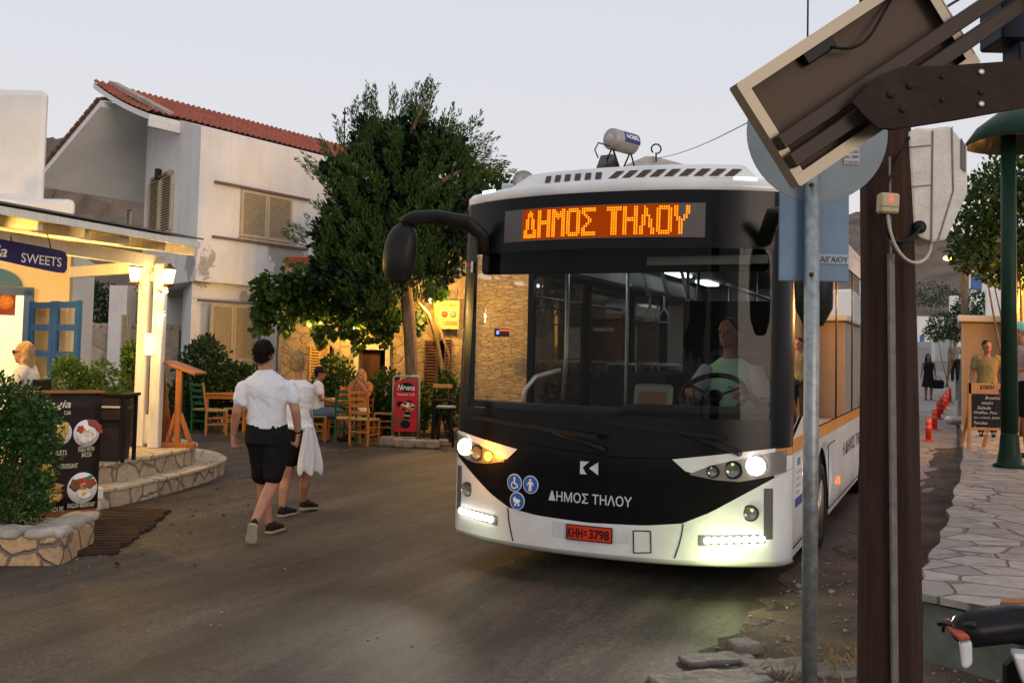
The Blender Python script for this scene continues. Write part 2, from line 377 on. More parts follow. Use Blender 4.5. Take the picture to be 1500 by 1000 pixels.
as_ = N(n_, 'ShaderNodeSeparateColor'); L_(ag.outputs['Color'], as_.inputs[0]); am = N(n_, 'ShaderNodeMapRange'); am.inputs['From Min'].default_value = .0; am.inputs['From Max'].default_value = 1.0; am.inputs['To Min'].default_value = .78; am.inputs['To Max'].default_value = 1.34; L_(as_.outputs[0], am.inputs['Value'])
pt = N(n_, 'ShaderNodeTexNoise', i_Scale=.9, i_Detail=9., i_Roughness=.75); L_(mp.outputs[0], pt.inputs['Vector']); pm = N(n_, 'ShaderNodeMapRange'); pm.inputs['From Min'].default_value = .40; pm.inputs['From Max'].default_value = .62; pm.inputs['To Min'].default_value = .6; pm.inputs['To Max'].default_value = 1.3; L_(pt.outputs['Fac'], pm.inputs['Value'])
a2_ = N(n_, 'ShaderNodeMath', operation='MULTIPLY'); L_(am.outputs[0], a2_.inputs[0]); L_(pm.outputs[0], a2_.inputs[1])
gx = N(n_, 'ShaderNodeMixRGB', blend_type='MULTIPLY'); gx.inputs['Fac'].default_value = 1; L_(ov.outputs[0], gx.inputs['Color1']); L_(a2_.outputs[0], gx.inputs['Color2']); L_(gx.outputs[0], ck.inputs['Color1']); L_(vm.outputs[0], ck.inputs['Color2'])
b_ = N(n_, 'ShaderNodeBsdfPrincipled', i_Roughness=.62); L_(ck.outputs[0], b_.inputs['Base Color']); b_.inputs['Specular IOR Level'].default_value = .22
rr = N(n_, 'ShaderNodeMapRange'); rr.inputs['To Min'].default_value = .48; rr.inputs['To Max'].default_value = .82; L_(n2.outputs['Fac'], rr.inputs['Value']); L_(rr.outputs[0], b_.inputs['Roughness'])
bh = N(n_, 'ShaderNodeMath', operation='MULTIPLY_ADD'); bh.inputs[1].default_value = .35; L_(n3.outputs['Fac'], bh.inputs[0]); L_(n2.outputs['Fac'], bh.inputs[2])
bp = N(n_, 'ShaderNodeBump', i_Strength=.55, i_Distance=.02); L_(bh.outputs[0], bp.inputs['Height']); L_(bp.outputs[0], b_.inputs['Normal']); L_(b_.outputs[0], o_.inputs['Surface'])
ASPH = m
mb = MB(); mb.grid([[(x, y, gh(x, y)) for x in xs] for y in ys])
tag(mb.build('road', ASPH, local=True), kind='structure')

def hill(name, ridge, depth, seedv, mtl, foot=2.0):
    """ridge: list of world (x,y,z) along the crest; slopes down toward the village"""
    R = [Vector(p) for p in ridge]; rows = []; nn = 70; mm_ = 26
    pts = []
    for i in range(nn):
        t = i/(nn-1)*(len(R)-1); k = min(int(t), len(R)-2); pts.append(R[k].lerp(R[k+1], t-k))
    for j in range(mm_):
        s = j/(mm_-1); row = []
        for p in pts:
            d = Vector((p.x, p.y, 0)); dn = d.normalized(); z = foot+(p.z-foot)*(1-s)**1.15; q = Vector((p.x, p.y, 0))-dn*depth*s
            sc = .05; nz = fbm((q.x*sc+seedv, q.y*sc, z*sc), 6)*5*(1-.5*s)+abs(fbm((q.x*.2, q.y*.2, seedv), 4))*2.2
            row.append((q.x+nz, q.y, z+nz*(.6 if j else .45)))
        rows.append(row)
    back = [(p[0]*1.3, p[1]*1.3, -5) for p in rows[0]]
    mb = MB(); mb.grid([back]+rows, flip=True); return tag(mb.build(name, mtl, local=True), kind='structure')
ROCK = mat('dry_rocky_hillside', (.20, .14, .10), .95, scale=.12, col2=(.06, .042, .028), bump=1.0, bscale=.6, detail=10)
hill('rocky_hill', [at(-420, 300, 190), at(-60, 235, 190), at(40, 212, 190), at(100, 200, 190), at(190, 232, 195), at(300, 330, 200), at(420, 470, 205)], 110, 3.0, ROCK)
hill('rocky_hill', [at(1090, 430, 300), at(1200, 330, 300), at(1250, 312, 300), at(1330, 330, 290), at(1400, 338, 280), at(1520, 360, 270), at(1800, 380, 260)], 190, 9.0, ROCK)

# ---------------------------------------------------------------- house across the square
HC = Vector((-6.70, 21.0, 0)); HF = Vector((.545, .838, 0)); HG = Vector((-.58, .815, 0))     # corner, long facade, gable wall
def house_pt(f, g, z): return HC+HF*f+HG*g+Vector((0, 0, z))
mw, nn_, oo = newmat('weathered_white_wall'); LL = nn_.links.new
tcw = N(nn_, 'ShaderNodeTexCoord'); geo = N(nn_, 'ShaderNodeNewGeometry')
nA = N(nn_, 'ShaderNodeTexNoise', i_Scale=1.0, i_Detail=6., i_Roughness=.65); LL(geo.outputs['Position'], nA.inputs['Vector'])
acc = None
for (pp, rr_) in ((at(292, 385, 21.4), .95), (at(425, 378, 23.3), 1.5), (at(275, 420, 21), .5), (at(362, 437, 22.4), .35), (at(150, 415, 22.5), .8)):
    vd = N(nn_, 'ShaderNodeVectorMath', operation='DISTANCE'); vd.inputs[1].default_value = pp; LL(geo.outputs['Position'], vd.inputs[0])
    mr_ = N(nn_, 'ShaderNodeMapRange'); mr_.inputs['From Min'].default_value = 0; mr_.inputs['From Max'].default_value = rr_; mr_.inputs['To Min'].default_value = .30; mr_.inputs['To Max'].default_value = -.25; LL(vd.outputs['Value'], mr_.inputs['Value'])
    if acc is None: acc = mr_.outputs[0]
    else:
        mx_ = N(nn_, 'ShaderNodeMath', operation='MAXIMUM'); LL(acc, mx_.inputs[0]); LL(mr_.outputs[0], mx_.inputs[1]); acc = mx_.outputs[0]
nB = N(nn_, 'ShaderNodeTexNoise', i_Scale=2.6, i_Detail=8., i_Roughness=.72); LL(geo.outputs['Position'], nB.inputs['Vector'])
sm_ = N(nn_, 'ShaderNodeMath', operation='ADD'); LL(nB.outputs['Fac'], sm_.inputs[0]); LL(acc, sm_.inputs[1])
st = N(nn_, 'ShaderNodeMapRange'); st.inputs['From Min'].default_value = .585; st.inputs['From Max'].default_value = .60; LL(sm_.outputs[0], st.inputs['Value'])
cw = N(nn_, 'ShaderNodeValToRGB'); ee = cw.color_ramp.elements; ee[0].position = .3; ee[0].color = (.66, .62, .57, 1); ee[1].position = .7; ee[1].color = (.78, .75, .71, 1); LL(nA.outputs['Fac'], cw.inputs['Fac'])
cm = N(nn_, 'ShaderNodeMixRGB'); cm.inputs['Color2'].default_value = (.40, .35, .30, 1); LL(st.outputs[0], cm.inputs['Fac']); LL(cw.outputs[0], cm.inputs['Color1'])
mps = N(nn_, 'ShaderNodeMapping'); mps.inputs['Scale'].default_value = (1.3, 1.3, .2); LL(geo.outputs['Position'], mps.inputs['Vector']); nS = N(nn_, 'ShaderNodeTexNoise', i_Scale=2.2, i_Detail=6., i_Roughness=.7); LL(mps.outputs[0], nS.inputs['Vector'])
rS = N(nn_, 'ShaderNodeMapRange'); rS.inputs['From Min'].default_value = .30; rS.inputs['From Max'].default_value = .52; rS.inputs['To Min'].default_value = .91; rS.inputs['To Max'].default_value = 1.0; LL(nS.outputs['Fac'], rS.inputs['Value'])
cmS = N(nn_, 'ShaderNodeMixRGB', blend_type='MULTIPLY'); cmS.inputs['Fac'].default_value = 1; LL(cm.outputs[0], cmS.inputs['Color1']); LL(rS.outputs[0], cmS.inputs['Color2'])
bw = N(nn_, 'ShaderNodeBsdfPrincipled', i_Roughness=.85); LL(cmS.outputs[0], bw.inputs['Base Color'])
nC = N(nn_, 'ShaderNodeTexNoise', i_Scale=18., i_Detail=4.); LL(geo.outputs['Position'], nC.inputs['Vector'])
bhh = N(nn_, 'ShaderNodeMath', operation='MULTIPLY_ADD'); bhh.inputs[1].default_value = .25; LL(nC.outputs['Fac'], bhh.inputs[0])
inv = N(nn_, 'ShaderNodeMath', operation='MULTIPLY'); inv.inputs[1].default_value = -.6; LL(st.outputs[0], inv.inputs[0]); LL(inv.outputs[0], bhh.inputs[2])
bpp = N(nn_, 'ShaderNodeBump', i_Strength=.5, i_Distance=.03); LL(bhh.outputs[0], bpp.inputs['Height']); LL(bpp.outputs[0], bw.inputs['Normal']); LL(bw.outputs[0], oo.inputs['Surface'])
HWALL = mw
SHUT = mat('cream_shutter_paint', (.50, .40, .25), .6, var=.15, scale=8)
TILE = mat('red_roof_tile', (.33, .075, .035), .8, var=.45, scale=2.5, bump=.3)
STRIP = mat('brown_trim', (.16, .11, .08), .7)
HOUSE = thing('house', 'two storey white plastered house with red tiled roof, cream louvred shutters and peeling plaster', 'house', (HC.x, HC.y, 0))
mb = MB()
def hwall(mb, pts, inner, zs0, zs1): pass
# upper storey (trapezoid gable side rising to the back), lower storey set back on the gable side
FL = 10.2
def prism4(mb, A, B, C, D, z0, zt):   # plan quad with separate top heights
    P = [A, B, C, D]; vs = [Vector((p.x, p.y, z0)) for p in P]+[Vector((p.x, p.y, z)) for p, z in zip(P, zt)]
    mb.add(vs, [(3, 2, 1, 0), (4, 5, 6, 7), (0, 1, 5, 4), (1, 2, 6, 5), (2, 3, 7, 6), (3, 0, 4, 7)])
prism4(mb, house_pt(0, 0, 0), house_pt(FL, 0, 0), house_pt(FL, 4.15, 0), house_pt(0, 4.15, 0), 3.05, (6.35, 6.35, 7.5, 7.45))
prism4(mb, house_pt(.02, .25, 0), house_pt(FL-.05, .003, 0), house_pt(FL-.05, 4.0, 0), house_pt(.9, 3.2, 0), 0, (3.05,)*4)
prism4(mb, house_pt(1.5, 4.15, 0), house_pt(FL, 4.15, 0), house_pt(FL, 8.2, 0), house_pt(1.5, 8.2, 0), 0, (7.2, 7.2, 4.9, 4.9))
prism4(mb, house_pt(.2, 4.15, 0), house_pt(1.5, 4.15, 0), house_pt(1.5, 6.2, 0), house_pt(.2, 6.2, 0), 3.0, (3.2,)*4)
mb.build('wall', HWALL, HOUSE)
# tiled roof: half round tile rows running up the slope
E0 = at(219, 166, 21.6); E1 = at(700, 285, 30.2); R0 = at(137, 121, 23.7)
sv = R0-E0; nrow = 12; ncol = 70*5
def roof_p(u, v, h=0.):
    p = E0.lerp(E1, u)+sv*v; p.z += -.07*math.sin(math.pi*min(1, v*1.0))+h; return p
rows = []
for j in range(nrow*3+1):
    v = j/(nrow*3); step = (1-(j % 3)/3)*.05
    rows.append([roof_p(i/ncol, v, .05*abs(math.sin(math.pi*70*i/ncol))+step) for i in range(ncol+1)])
mbr = MB(); mbr.grid(rows); R_ = mbr.build('roof', TILE, HOUSE)
mbs = MB()
top = [roof_p(0, v/12, -.01) for v in range(13)]; bot = [p+Vector((0, 0, -.13)) for p in top]
top2 = [roof_p(1, v/12, -.01) for v in range(13)]; bot2 = [p+Vector((0, 0, -.13)) for p in top2]
for i in range(12):
    mbs.add([top[i], top[i+1], bot[i+1], bot[i]], [(0, 1, 2, 3)]); mbs.add([bot[i], bot[i+1], bot2[i+1], bot2[i]], [(0, 1, 2, 3)])
    mbs.add([top2[i], top2[i+1], bot2[i+1], bot2[i]], [(3, 2, 1, 0)])
mbs.add([top[0], bot[0], bot2[0], top2[0]], [(0, 1, 2, 3)]); mbs.add([top[-1], bot[-1], bot2[-1], top2[-1]], [(3, 2, 1, 0)])
mbs.prism([top[0]+Vector((0, 0, -.133)), top2[0]+Vector((0, 0, -.133)), top2[0]+Vector((0, 0, -.30)), top[0]+Vector((0, 0, -.27))], HG*.12); mbs.build('roof_slab', HWALL, HOUSE)
mbt = MB()
mbt.bar(roof_p(.045, .02, .1), roof_p(.045, 1, .1), .22, .1); mbt.build('verge_strip', mat('verge_mortar', (.42, .33, .27), .9, var=.4, scale=4), R_)
# white canopy slab of the rear slope
A_ = house_pt(0, 4.15, 7.36); q0 = at(147, 156, 23.3); q1 = at(50, 272, 24.6); q2 = house_pt(.0, 6.75, 5.55); A2 = house_pt(1.6, 4.15, 7.36); q3 = house_pt(1.6, 6.75, 5.55)
mbc = MB(); mbc.prism([A2, q0, q1, q3], (0, 0, .15)); mbc.build('canopy_slab', mat('canopy_white', (.82, .80, .77), .85, var=.08, scale=1.2, bump=.2, bscale=20), HOUSE)
mbc = MB()
for (a, b) in ((q0, q1), (q0, A_)):
    n_t = 14
    for i in range(n_t):
        p = a.lerp(b, (i+.1)/n_t)+Vector((0, 0, .20)); q = a.lerp(b, (i+.9)/n_t)+Vector((0, 0, .20)); mbc.bar(p, q, .16, .05+.02*random.random())
mbc.build('canopy_edge_tile', mat('old_tile', (.18, .10, .06), .9, var=.5), HOUSE)

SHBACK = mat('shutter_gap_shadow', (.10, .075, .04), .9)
def louvre(parent, org, ux, w_, h_, nrm, nslat=26, mtl=SHUT, name='shutter', ang=.5):
    """one shutter leaf: frame and angled slats, org = lower left corner on the wall"""
    ux, nrm = Vector(ux).normalized(), Vector(nrm).normalized(); uz = Vector((0, 0, 1)); org = Vector(org)+nrm*.03; mb = MB(); fw = min(.06, w_*.14)
    P = lambda a, b, c=0: org+ux*a+uz*b+nrm*c
    for a in (fw/2, w_-fw/2): mb.bar(P(a, 0), P(a, h_), fw, .045, up=nrm)
    for b in (fw/2, h_-fw/2): mb.bar(P(fw, b), P(w_-fw, b), .05, fw, up=uz)
    for i in range(nslat):
        b = fw+(h_-2*fw)*(i+.5)/nslat
        mb.bar(P(fw*.8, b, .004), P(w_-fw*.8, b, .004), h_/nslat*.95, .010, up=nrm*.75+uz*.75+ux*(ang-.5)*0)
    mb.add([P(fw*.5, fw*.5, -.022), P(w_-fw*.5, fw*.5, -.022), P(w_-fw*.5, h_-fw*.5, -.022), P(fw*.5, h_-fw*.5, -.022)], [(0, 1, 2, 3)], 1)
    return mb.build(name, [mtl, SHBACK], parent)
HFN = Vector((HF.y, -HF.x, 0)); HGN = Vector((-HG.y, HG.x, 0))
def on_line(px, py, O, D):
    """point of a vertical wall (through O along D) seen at a pixel"""
    d = ray(px, py); t = ((O.x)*D.y-(O.y)*D.x)/(d.x*D.y-d.y*D.x); return CAMP+d*t
def wall_window(parent, O, D, Nn, pl, pr, yt, yb, leavesn=2, rails=True, sl=26, ext=(.5, .35)):
    a = on_line(pl, yb, O, D); b = on_line(pr, yb, O, D); t = on_line(pl, yt, O, D)
    w_ = (b-a).dot(D); h_ = t.z-a.z; win = None
    mb = MB(); mb.bar(a+Nn*.002-Vector((0, 0, .05))-D*.02, a+D*(w_+.02)+Nn*.002-Vector((0, 0, .05)), .10, .06)
    win = mb.build('window', mat('window_frame_paint', (.52, .42, .28), .6), parent)
    for k in range(leavesn): louvre(win, a+D*(w_*k/leavesn+.005), D, w_/leavesn-.01, h_, Nn, sl)
    if rails:
        mb = MB(); mb.bar(a+Vector((0, 0, h_+.05))-D*ext[0]+Nn*.05, a+Vector((0, 0, h_+.05))+D*(w_+ext[1])+Nn*.05, .07, .05); mb.build('shutter_rail', STRIP, win)
        mb = MB(); mb.bar(a-Vector((0, 0, .09))-D*ext[0]+Nn*.03, a-Vector((0, 0, .09))+D*(w_+ext[1])+Nn*.03, .06, .05); mb.build('shutter_rail', STRIP, win)
    return win
wall_window(HOUSE, HC, HF, HFN, 350, 425, 277, 346, 2, ext=(.75, .55))
wall_window(HOUSE, HC, HF, HFN, 304, 371, 444, 529, 2, ext=(.35, .3))
wall_window(HOUSE, HC, HG, HGN, 217, 252, 272, 347, 2, ext=(.35, .35))
G2 = house_pt(.02, .25, 0); G2d = (house_pt(.9, 3.2, 0)-G2).normalized(); G2n = Vector((-G2d.y, G2d.x, 0))
if G2n.y > 0: G2n = -G2n
wall_window(HOUSE, G2, G2d, G2n, 214, 226, 447, 520, 1, ext=(.2, .2))
I0 = house_pt(1.5, 4.15, 0)
wall_window(HOUSE, I0, HG, HGN, 185, 192, 313, 350, 1, ext=(.2, .05))
wl = on_line(236, 256, HC, HG); mb = MB(); mb.box(wl+HGN*.07, (.13, .13, .26), bev=.02); mb.box(wl+HGN*.0, (.1, .1, .1)); mb.build('wall_lamp', DARK, HOUSE)
# antenna on the roof ridge
an = at(505, 213, 26.5); at_ = at(505, 158, 26.5); mb = MB(); mb.tube([an-Vector((0, 0, .6)), at_], .018, 6)
for k in (.62, .86): p = an.lerp(at_, k); mb.bar(p-Vector((.05, 0, 0)), p+Vector((.05, 0, 0)), .06, .06)
tag(mb.build('roof_antenna', DARK), 'thin dark antenna rod standing above the tiled roof', 'antenna')

# annex strip left of the lower storey and rubble wall + dark shrub behind the cafe corner
RUB = stonemat('rubble_wall', (.42, .33, .24), (.28, .22, .16), (.34, .29, .24), 2.4, .07, .7)
a = at(100, 485, 24.5); b = at(262, 487, 24.5); mb = MB(); mb.prism([(a.x, a.y, 0), (b.x, b.y, 0), (b.x, b.y, 2.05), (a.x, a.y, 2.05)], (0, .4, 0))
for i in range(14): mb.box((a.x+(b.x-a.x)*(i+.5)/14, a.y+.2, 2.05+random.uniform(0, .1)), (.3, .3, .16), bev=.04)
tag(mb.build('stone_wall', RUB), 'low rubble stone wall between the cafe corner and the white house', 'stone wall')
mb = MB(); a = at(160, 440, 24.2); b = at(186, 440, 24.2); mb.prism([(a.x, a.y, 0), (b.x, b.y, 0), (b.x, b.y, 3.1), (a.x, a.y, 3.1)], (0, .6, 0)); an_ = mb.build('annex', HWALL, HOUSE)
louvre(HOUSE, at(177, 530, 24.18), (1, 0, 0), .15, 1.15, (0, -1, 0), 20)

def trunk(mb, pts, rs, n=9): mb.tube(pts, rs, n)
LEAF_DK = leafmat('dark_green_leaf', (.018, .045, .012), (.045, .085, .02))
LEAF_MD = leafmat('green_leaf', (.03, .075, .015), (.085, .15, .03))
BARK = mat('bark', (.20, .13, .075), .9, var=.55, scale=7, bump=.8, bscale=12, stretch=(3, 3, .5))
def bushy(name, label, cat, base, blobs, n, size, mtl, stems=5, group=None, jit=.7, aspect=.5, shell=.4):
    t = thing(name, label, cat, base, group=group); base = Vector(base); mb = MB()
    for k in range(stems):
        bl = blobs[k % len(blobs)]; q = Vector(bl[:3])+Vector((random.uniform(-.3, .3)*bl[3], random.uniform(-.3, .3)*bl[4], 0)); mid = base.lerp(q, .5)+Vector((random.uniform(-.05, .05), random.uniform(-.05, .05), .05))
        mb.tube([base+Vector((random.uniform(-.08, .08), random.uniform(-.05, .05), -.02)), mid, q], [.02*(1+bl[5]), .014*(1+bl[5]), .006], 6)
    mb.build('trunk' if 'tree' in name else 'stem', BARK, t)
    P, D = inblob(n, blobs, shell); P[:, 2] = np.maximum(P[:, 2], base.z+.02); leaves('crown' if 'tree' in name else 'foliage', P, D+np.array([0, 0, .3]), size, mtl, t, aspect, jit); return t
p = at(130, 460, 25.6); bushy('dark_tree', 'dark bushy tree standing behind the rubble wall at the cafe corner', 'tree', (p.x, p.y, 0), [(p.x, p.y, 2.4, 1.1, .7, .9), (p.x+.5, p.y, 1.7, .9, .7, .9), (p.x-.6, p.y, 2.9, .9, .6, .6)], 5000, .12, LEAF_DK)

# ---------------------------------------------------------------- stone taverna
TAV = thing('taverna', 'old stone taverna with arched shuttered windows and a plain doorway under the vine', 'building', (-1.5, 20.6, 0))
TST = stonemat('taverna_stone', (.34, .25, .14), (.20, .14, .075), (.30, .22, .13), 4.0, .09, .9, (1, 1, 1.25))
TW0 = at(413, 520, 21.3); TW0.z = 0; TW1 = Vector((-0.9, 20.6, 0)); TD = (TW1-TW0).normalized(); TN = Vector((TD.y, -TD.x, 0)); TL = (TW1-TW0).length; TZ = 3.5
def tpt(px, py): return on_line(px, py, TW0, TD)
holes = []   # (a0,a1,z0,z1,arch)
def tav_hole(pl, pr, yt, z0, arch=False): 
    a0 = (tpt(pl, 520)-TW0).dot(TD); a1 = (tpt(pr, 520)-TW0).dot(TD); z1 = tpt((pl+pr)/2, yt).z; holes.append((a0, a1, z0, z1, arch)); return holes[-1]
tav_hole(470, 488, 505, 1.0, True); tav_hole(527, 566, 512, 0.0); tav_hole(639, 652, 498, .75, True)
holes.sort(); mb = MB(); cur = 0.0
def wblock(mb, a0, a1, z0, z1, th=.5):
    p = TW0+TD*a0; q = TW0+TD*a1; mb.prism([(p.x, p.y, z0), (q.x, q.y, z0), (q.x, q.y, z1), (p.x, p.y, z1)], -TN*th)
for (a0, a1, z0, z1, ar) in holes:
    wblock(mb, cur, a0, 0, TZ); wblock(mb, a0, a1, z1, TZ)
    if z0 > 0: wblock(mb, a0, a1, 0, z0)
    if ar:
        for k in range(5):   # arch haunches
            x = k/5; hgt = (a1-a0)*.5*(1-math.sqrt(max(0, 1-(1-x)**2)))
            for (u0, u1) in ((a0+(a1-a0)*.5*x, a0+(a1-a0)*.5*(x+.2)), (a1-(a1-a0)*.5*(x+.2), a1-(a1-a0)*.5*x)): wblock(mb, u0, u1, z1-hgt*.55, z1+.001*k, .48)
    cur = a1
wblock(mb, cur, TL, 0, TZ); mb.build('wall', TST, TAV)
# rest of the row behind the bus: same stone, then the back rooms
mb = MB(); q = TW0+TD*TL; mb.prism([(q.x, q.y+.25, 0), (q.x+4.6, q.y-.35, 0), (q.x+4.6, q.y-.35, 3.9), (q.x, q.y+.25, 3.9)], (0, .5, 0))
tag(mb.build('stone_house', stonemat('shop_stone', (.50, .40, .27), (.38, .28, .17), (.26, .20, .13), 6.0, .05, .8, (.75, .75, 2.6))), 'stone shop wall of flat courses glimpsed through the bus windows', 'building')
mb = MB(); p = TW0-TN*.02; mb.prism([TW0+Vector((0, 0, TZ)), TW0+TD*TL+Vector((0, 0, TZ)), TW0+TD*TL+Vector((0, 0, TZ+.12)), TW0+Vector((0, 0, TZ+.12))], TN*.0-TN*.6+Vector((0, 0, .05))); mb.build('coping', TILE, TAV)
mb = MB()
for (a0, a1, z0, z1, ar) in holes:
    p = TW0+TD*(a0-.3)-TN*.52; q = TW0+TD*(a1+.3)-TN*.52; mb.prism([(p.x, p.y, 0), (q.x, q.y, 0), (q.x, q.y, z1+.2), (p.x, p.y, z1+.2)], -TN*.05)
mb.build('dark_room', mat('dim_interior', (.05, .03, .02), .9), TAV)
OCH = mat('ochre_shutter', (.40, .24, .08), .6, var=.2); BRN = mat('brown_shutter', (.10, .045, .025), .6, var=.3)
def tshut(pl, pr, yt, yb, mtl, ang=.3):
    a = tpt(pl, yb); b = tpt(pr, yb); t = tpt(pl, yt); return louvre(TAV, a+TN*.04, TD, max(.1, (b-a).dot(TD)), t.z-a.z, TN+TD*ang, 17, mtl)
tshut(453, 469, 506, 580, OCH); tshut(467, 482, 506, 566, OCH); tshut(621, 640, 498, 578, BRN); tshut(650, 661, 497, 575, BRN)
# door frame and half open door
hd = holes[1]; mb = MB()
for a in (hd[0]-.05, hd[1]+.05): mb.bar(TW0+TD*a+TN*.02, TW0+TD*a+TN*.02+Vector((0, 0, hd[3]+.1)), .1, .12, up=TN)
mb.bar(TW0+TD*(hd[0]-.0)+TN*.02+Vector((0, 0, hd[3]+.05)), TW0+TD*(hd[1]+.0)+TN*.02+Vector((0, 0, hd[3]+.05)), .12, .1); mb.build('door_frame', mat('door_frame_paint', (.42, .36, .28), .7), TAV)
mb = MB(); mb.bar(TW0+TD*(hd[0]+.2)-TN*.2, TW0+TD*(hd[0]+.2)-TN*.2+Vector((0, 0, hd[3]-.02)), .38, .05, up=TN); mb.build('door', mat('brown_door', (.055, .022, .012), .6), TAV)
# drain pipe and painted sign board
YEL = mat('yellow_board', (.42, .33, .12), .7, var=.3, scale=9)
mb = MB(); p = tpt(642, 420)+TN*.16; p2 = tpt(643, 500)+TN*.16; mb.tube([Vector((p.x, p.y, 3.55)), p2], .085, 10); mb.build('drain_pipe', mat('yellow_pipe', (.36, .26, .09), .5), TAV)
s0 = tpt(646, 482)+TN*.25; s1 = tpt(676, 482)+TN*.25; s2 = tpt(646, 441)+TN*.25
SB = thing('sign_board', 'yellow painted taverna sign board hanging beside the drain pipe', 'sign', (s0.x, s0.y, s0.z))
hh = s2.z-s0.z; ww = (s1-s0).dot(TD); mb = MB(); mb.prism([s0, s0+TD*ww, s0+TD*ww+Vector((0, 0, hh)), s0+Vector((0, 0, hh))], -TN*.04); mb.build('panel', YEL, SB)
DKT = mat('sign_brown', (.10, .06, .02), .7)
text('lettering', 'Traditional', DKT, SB, s0+TD*ww*.12+Vector((0, 0, hh*.12)), TD, (0, 0, 1), width=ww*.8, height=hh*.22, thick=.006)
text('lettering', 'γλυκά', DKT, SB, s0+TD*ww*.15+Vector((0, 0, hh*.76)), TD, (0, 0, 1), width=ww*.7, height=hh*.16, thick=.006)
mb = MB(); R9 = Matrix((TD, Vector((0, 0, 1)), TN)).transposed()
for k, mt in ((.3, 0), (.7, 1)): mb.lathe([(0.0, .003), (.07, .003), (.07, .008), (0.0, .008)], s0+TD*ww*k+Vector((0, 0, hh*.52)), 14, mt, R=R9)
mb.build('emblem', [mat('sign_red', (.3, .06, .03), .7), mat('sign_grey', (.2, .19, .16), .7)], SB)
mb = MB(); mb.bar(s0+TD*.05+Vector((0, 0, hh)), s0+TD*.05+Vector((0, 0, hh+.25)), .02, .02); mb.bar(s0+TD*(ww-.05)+Vector((0, 0, hh)), s0+TD*(ww-.05)+Vector((0, 0, hh+.25)), .02, .02); mb.build('bracket', DARK, SB)
# neon on the shop wall
NE = at(735, 487, 19.9); NN = thing('neon_sign', 'small red and blue neon sign glowing on the stone wall seen through the bus', 'sign', tuple(NE))
mb = MB(); mb.box(NE, (.3, .03, .16)); mb.build('backing', BLACK, NN)
mb = MB()
for i in range(5): mb.box(NE+Vector((-.03+.04*i, -.03, .045)), (.025, .02, .03))
mb.build('letters', emit('neon_red', (1, .05, .03), 6), NN)
mb = MB(); mb.box(NE+Vector((-.08, -.03, 0)), (.05, .02, .07)); mb.build('symbol', emit('neon_blue', (.1, .2, 1), 5), NN)

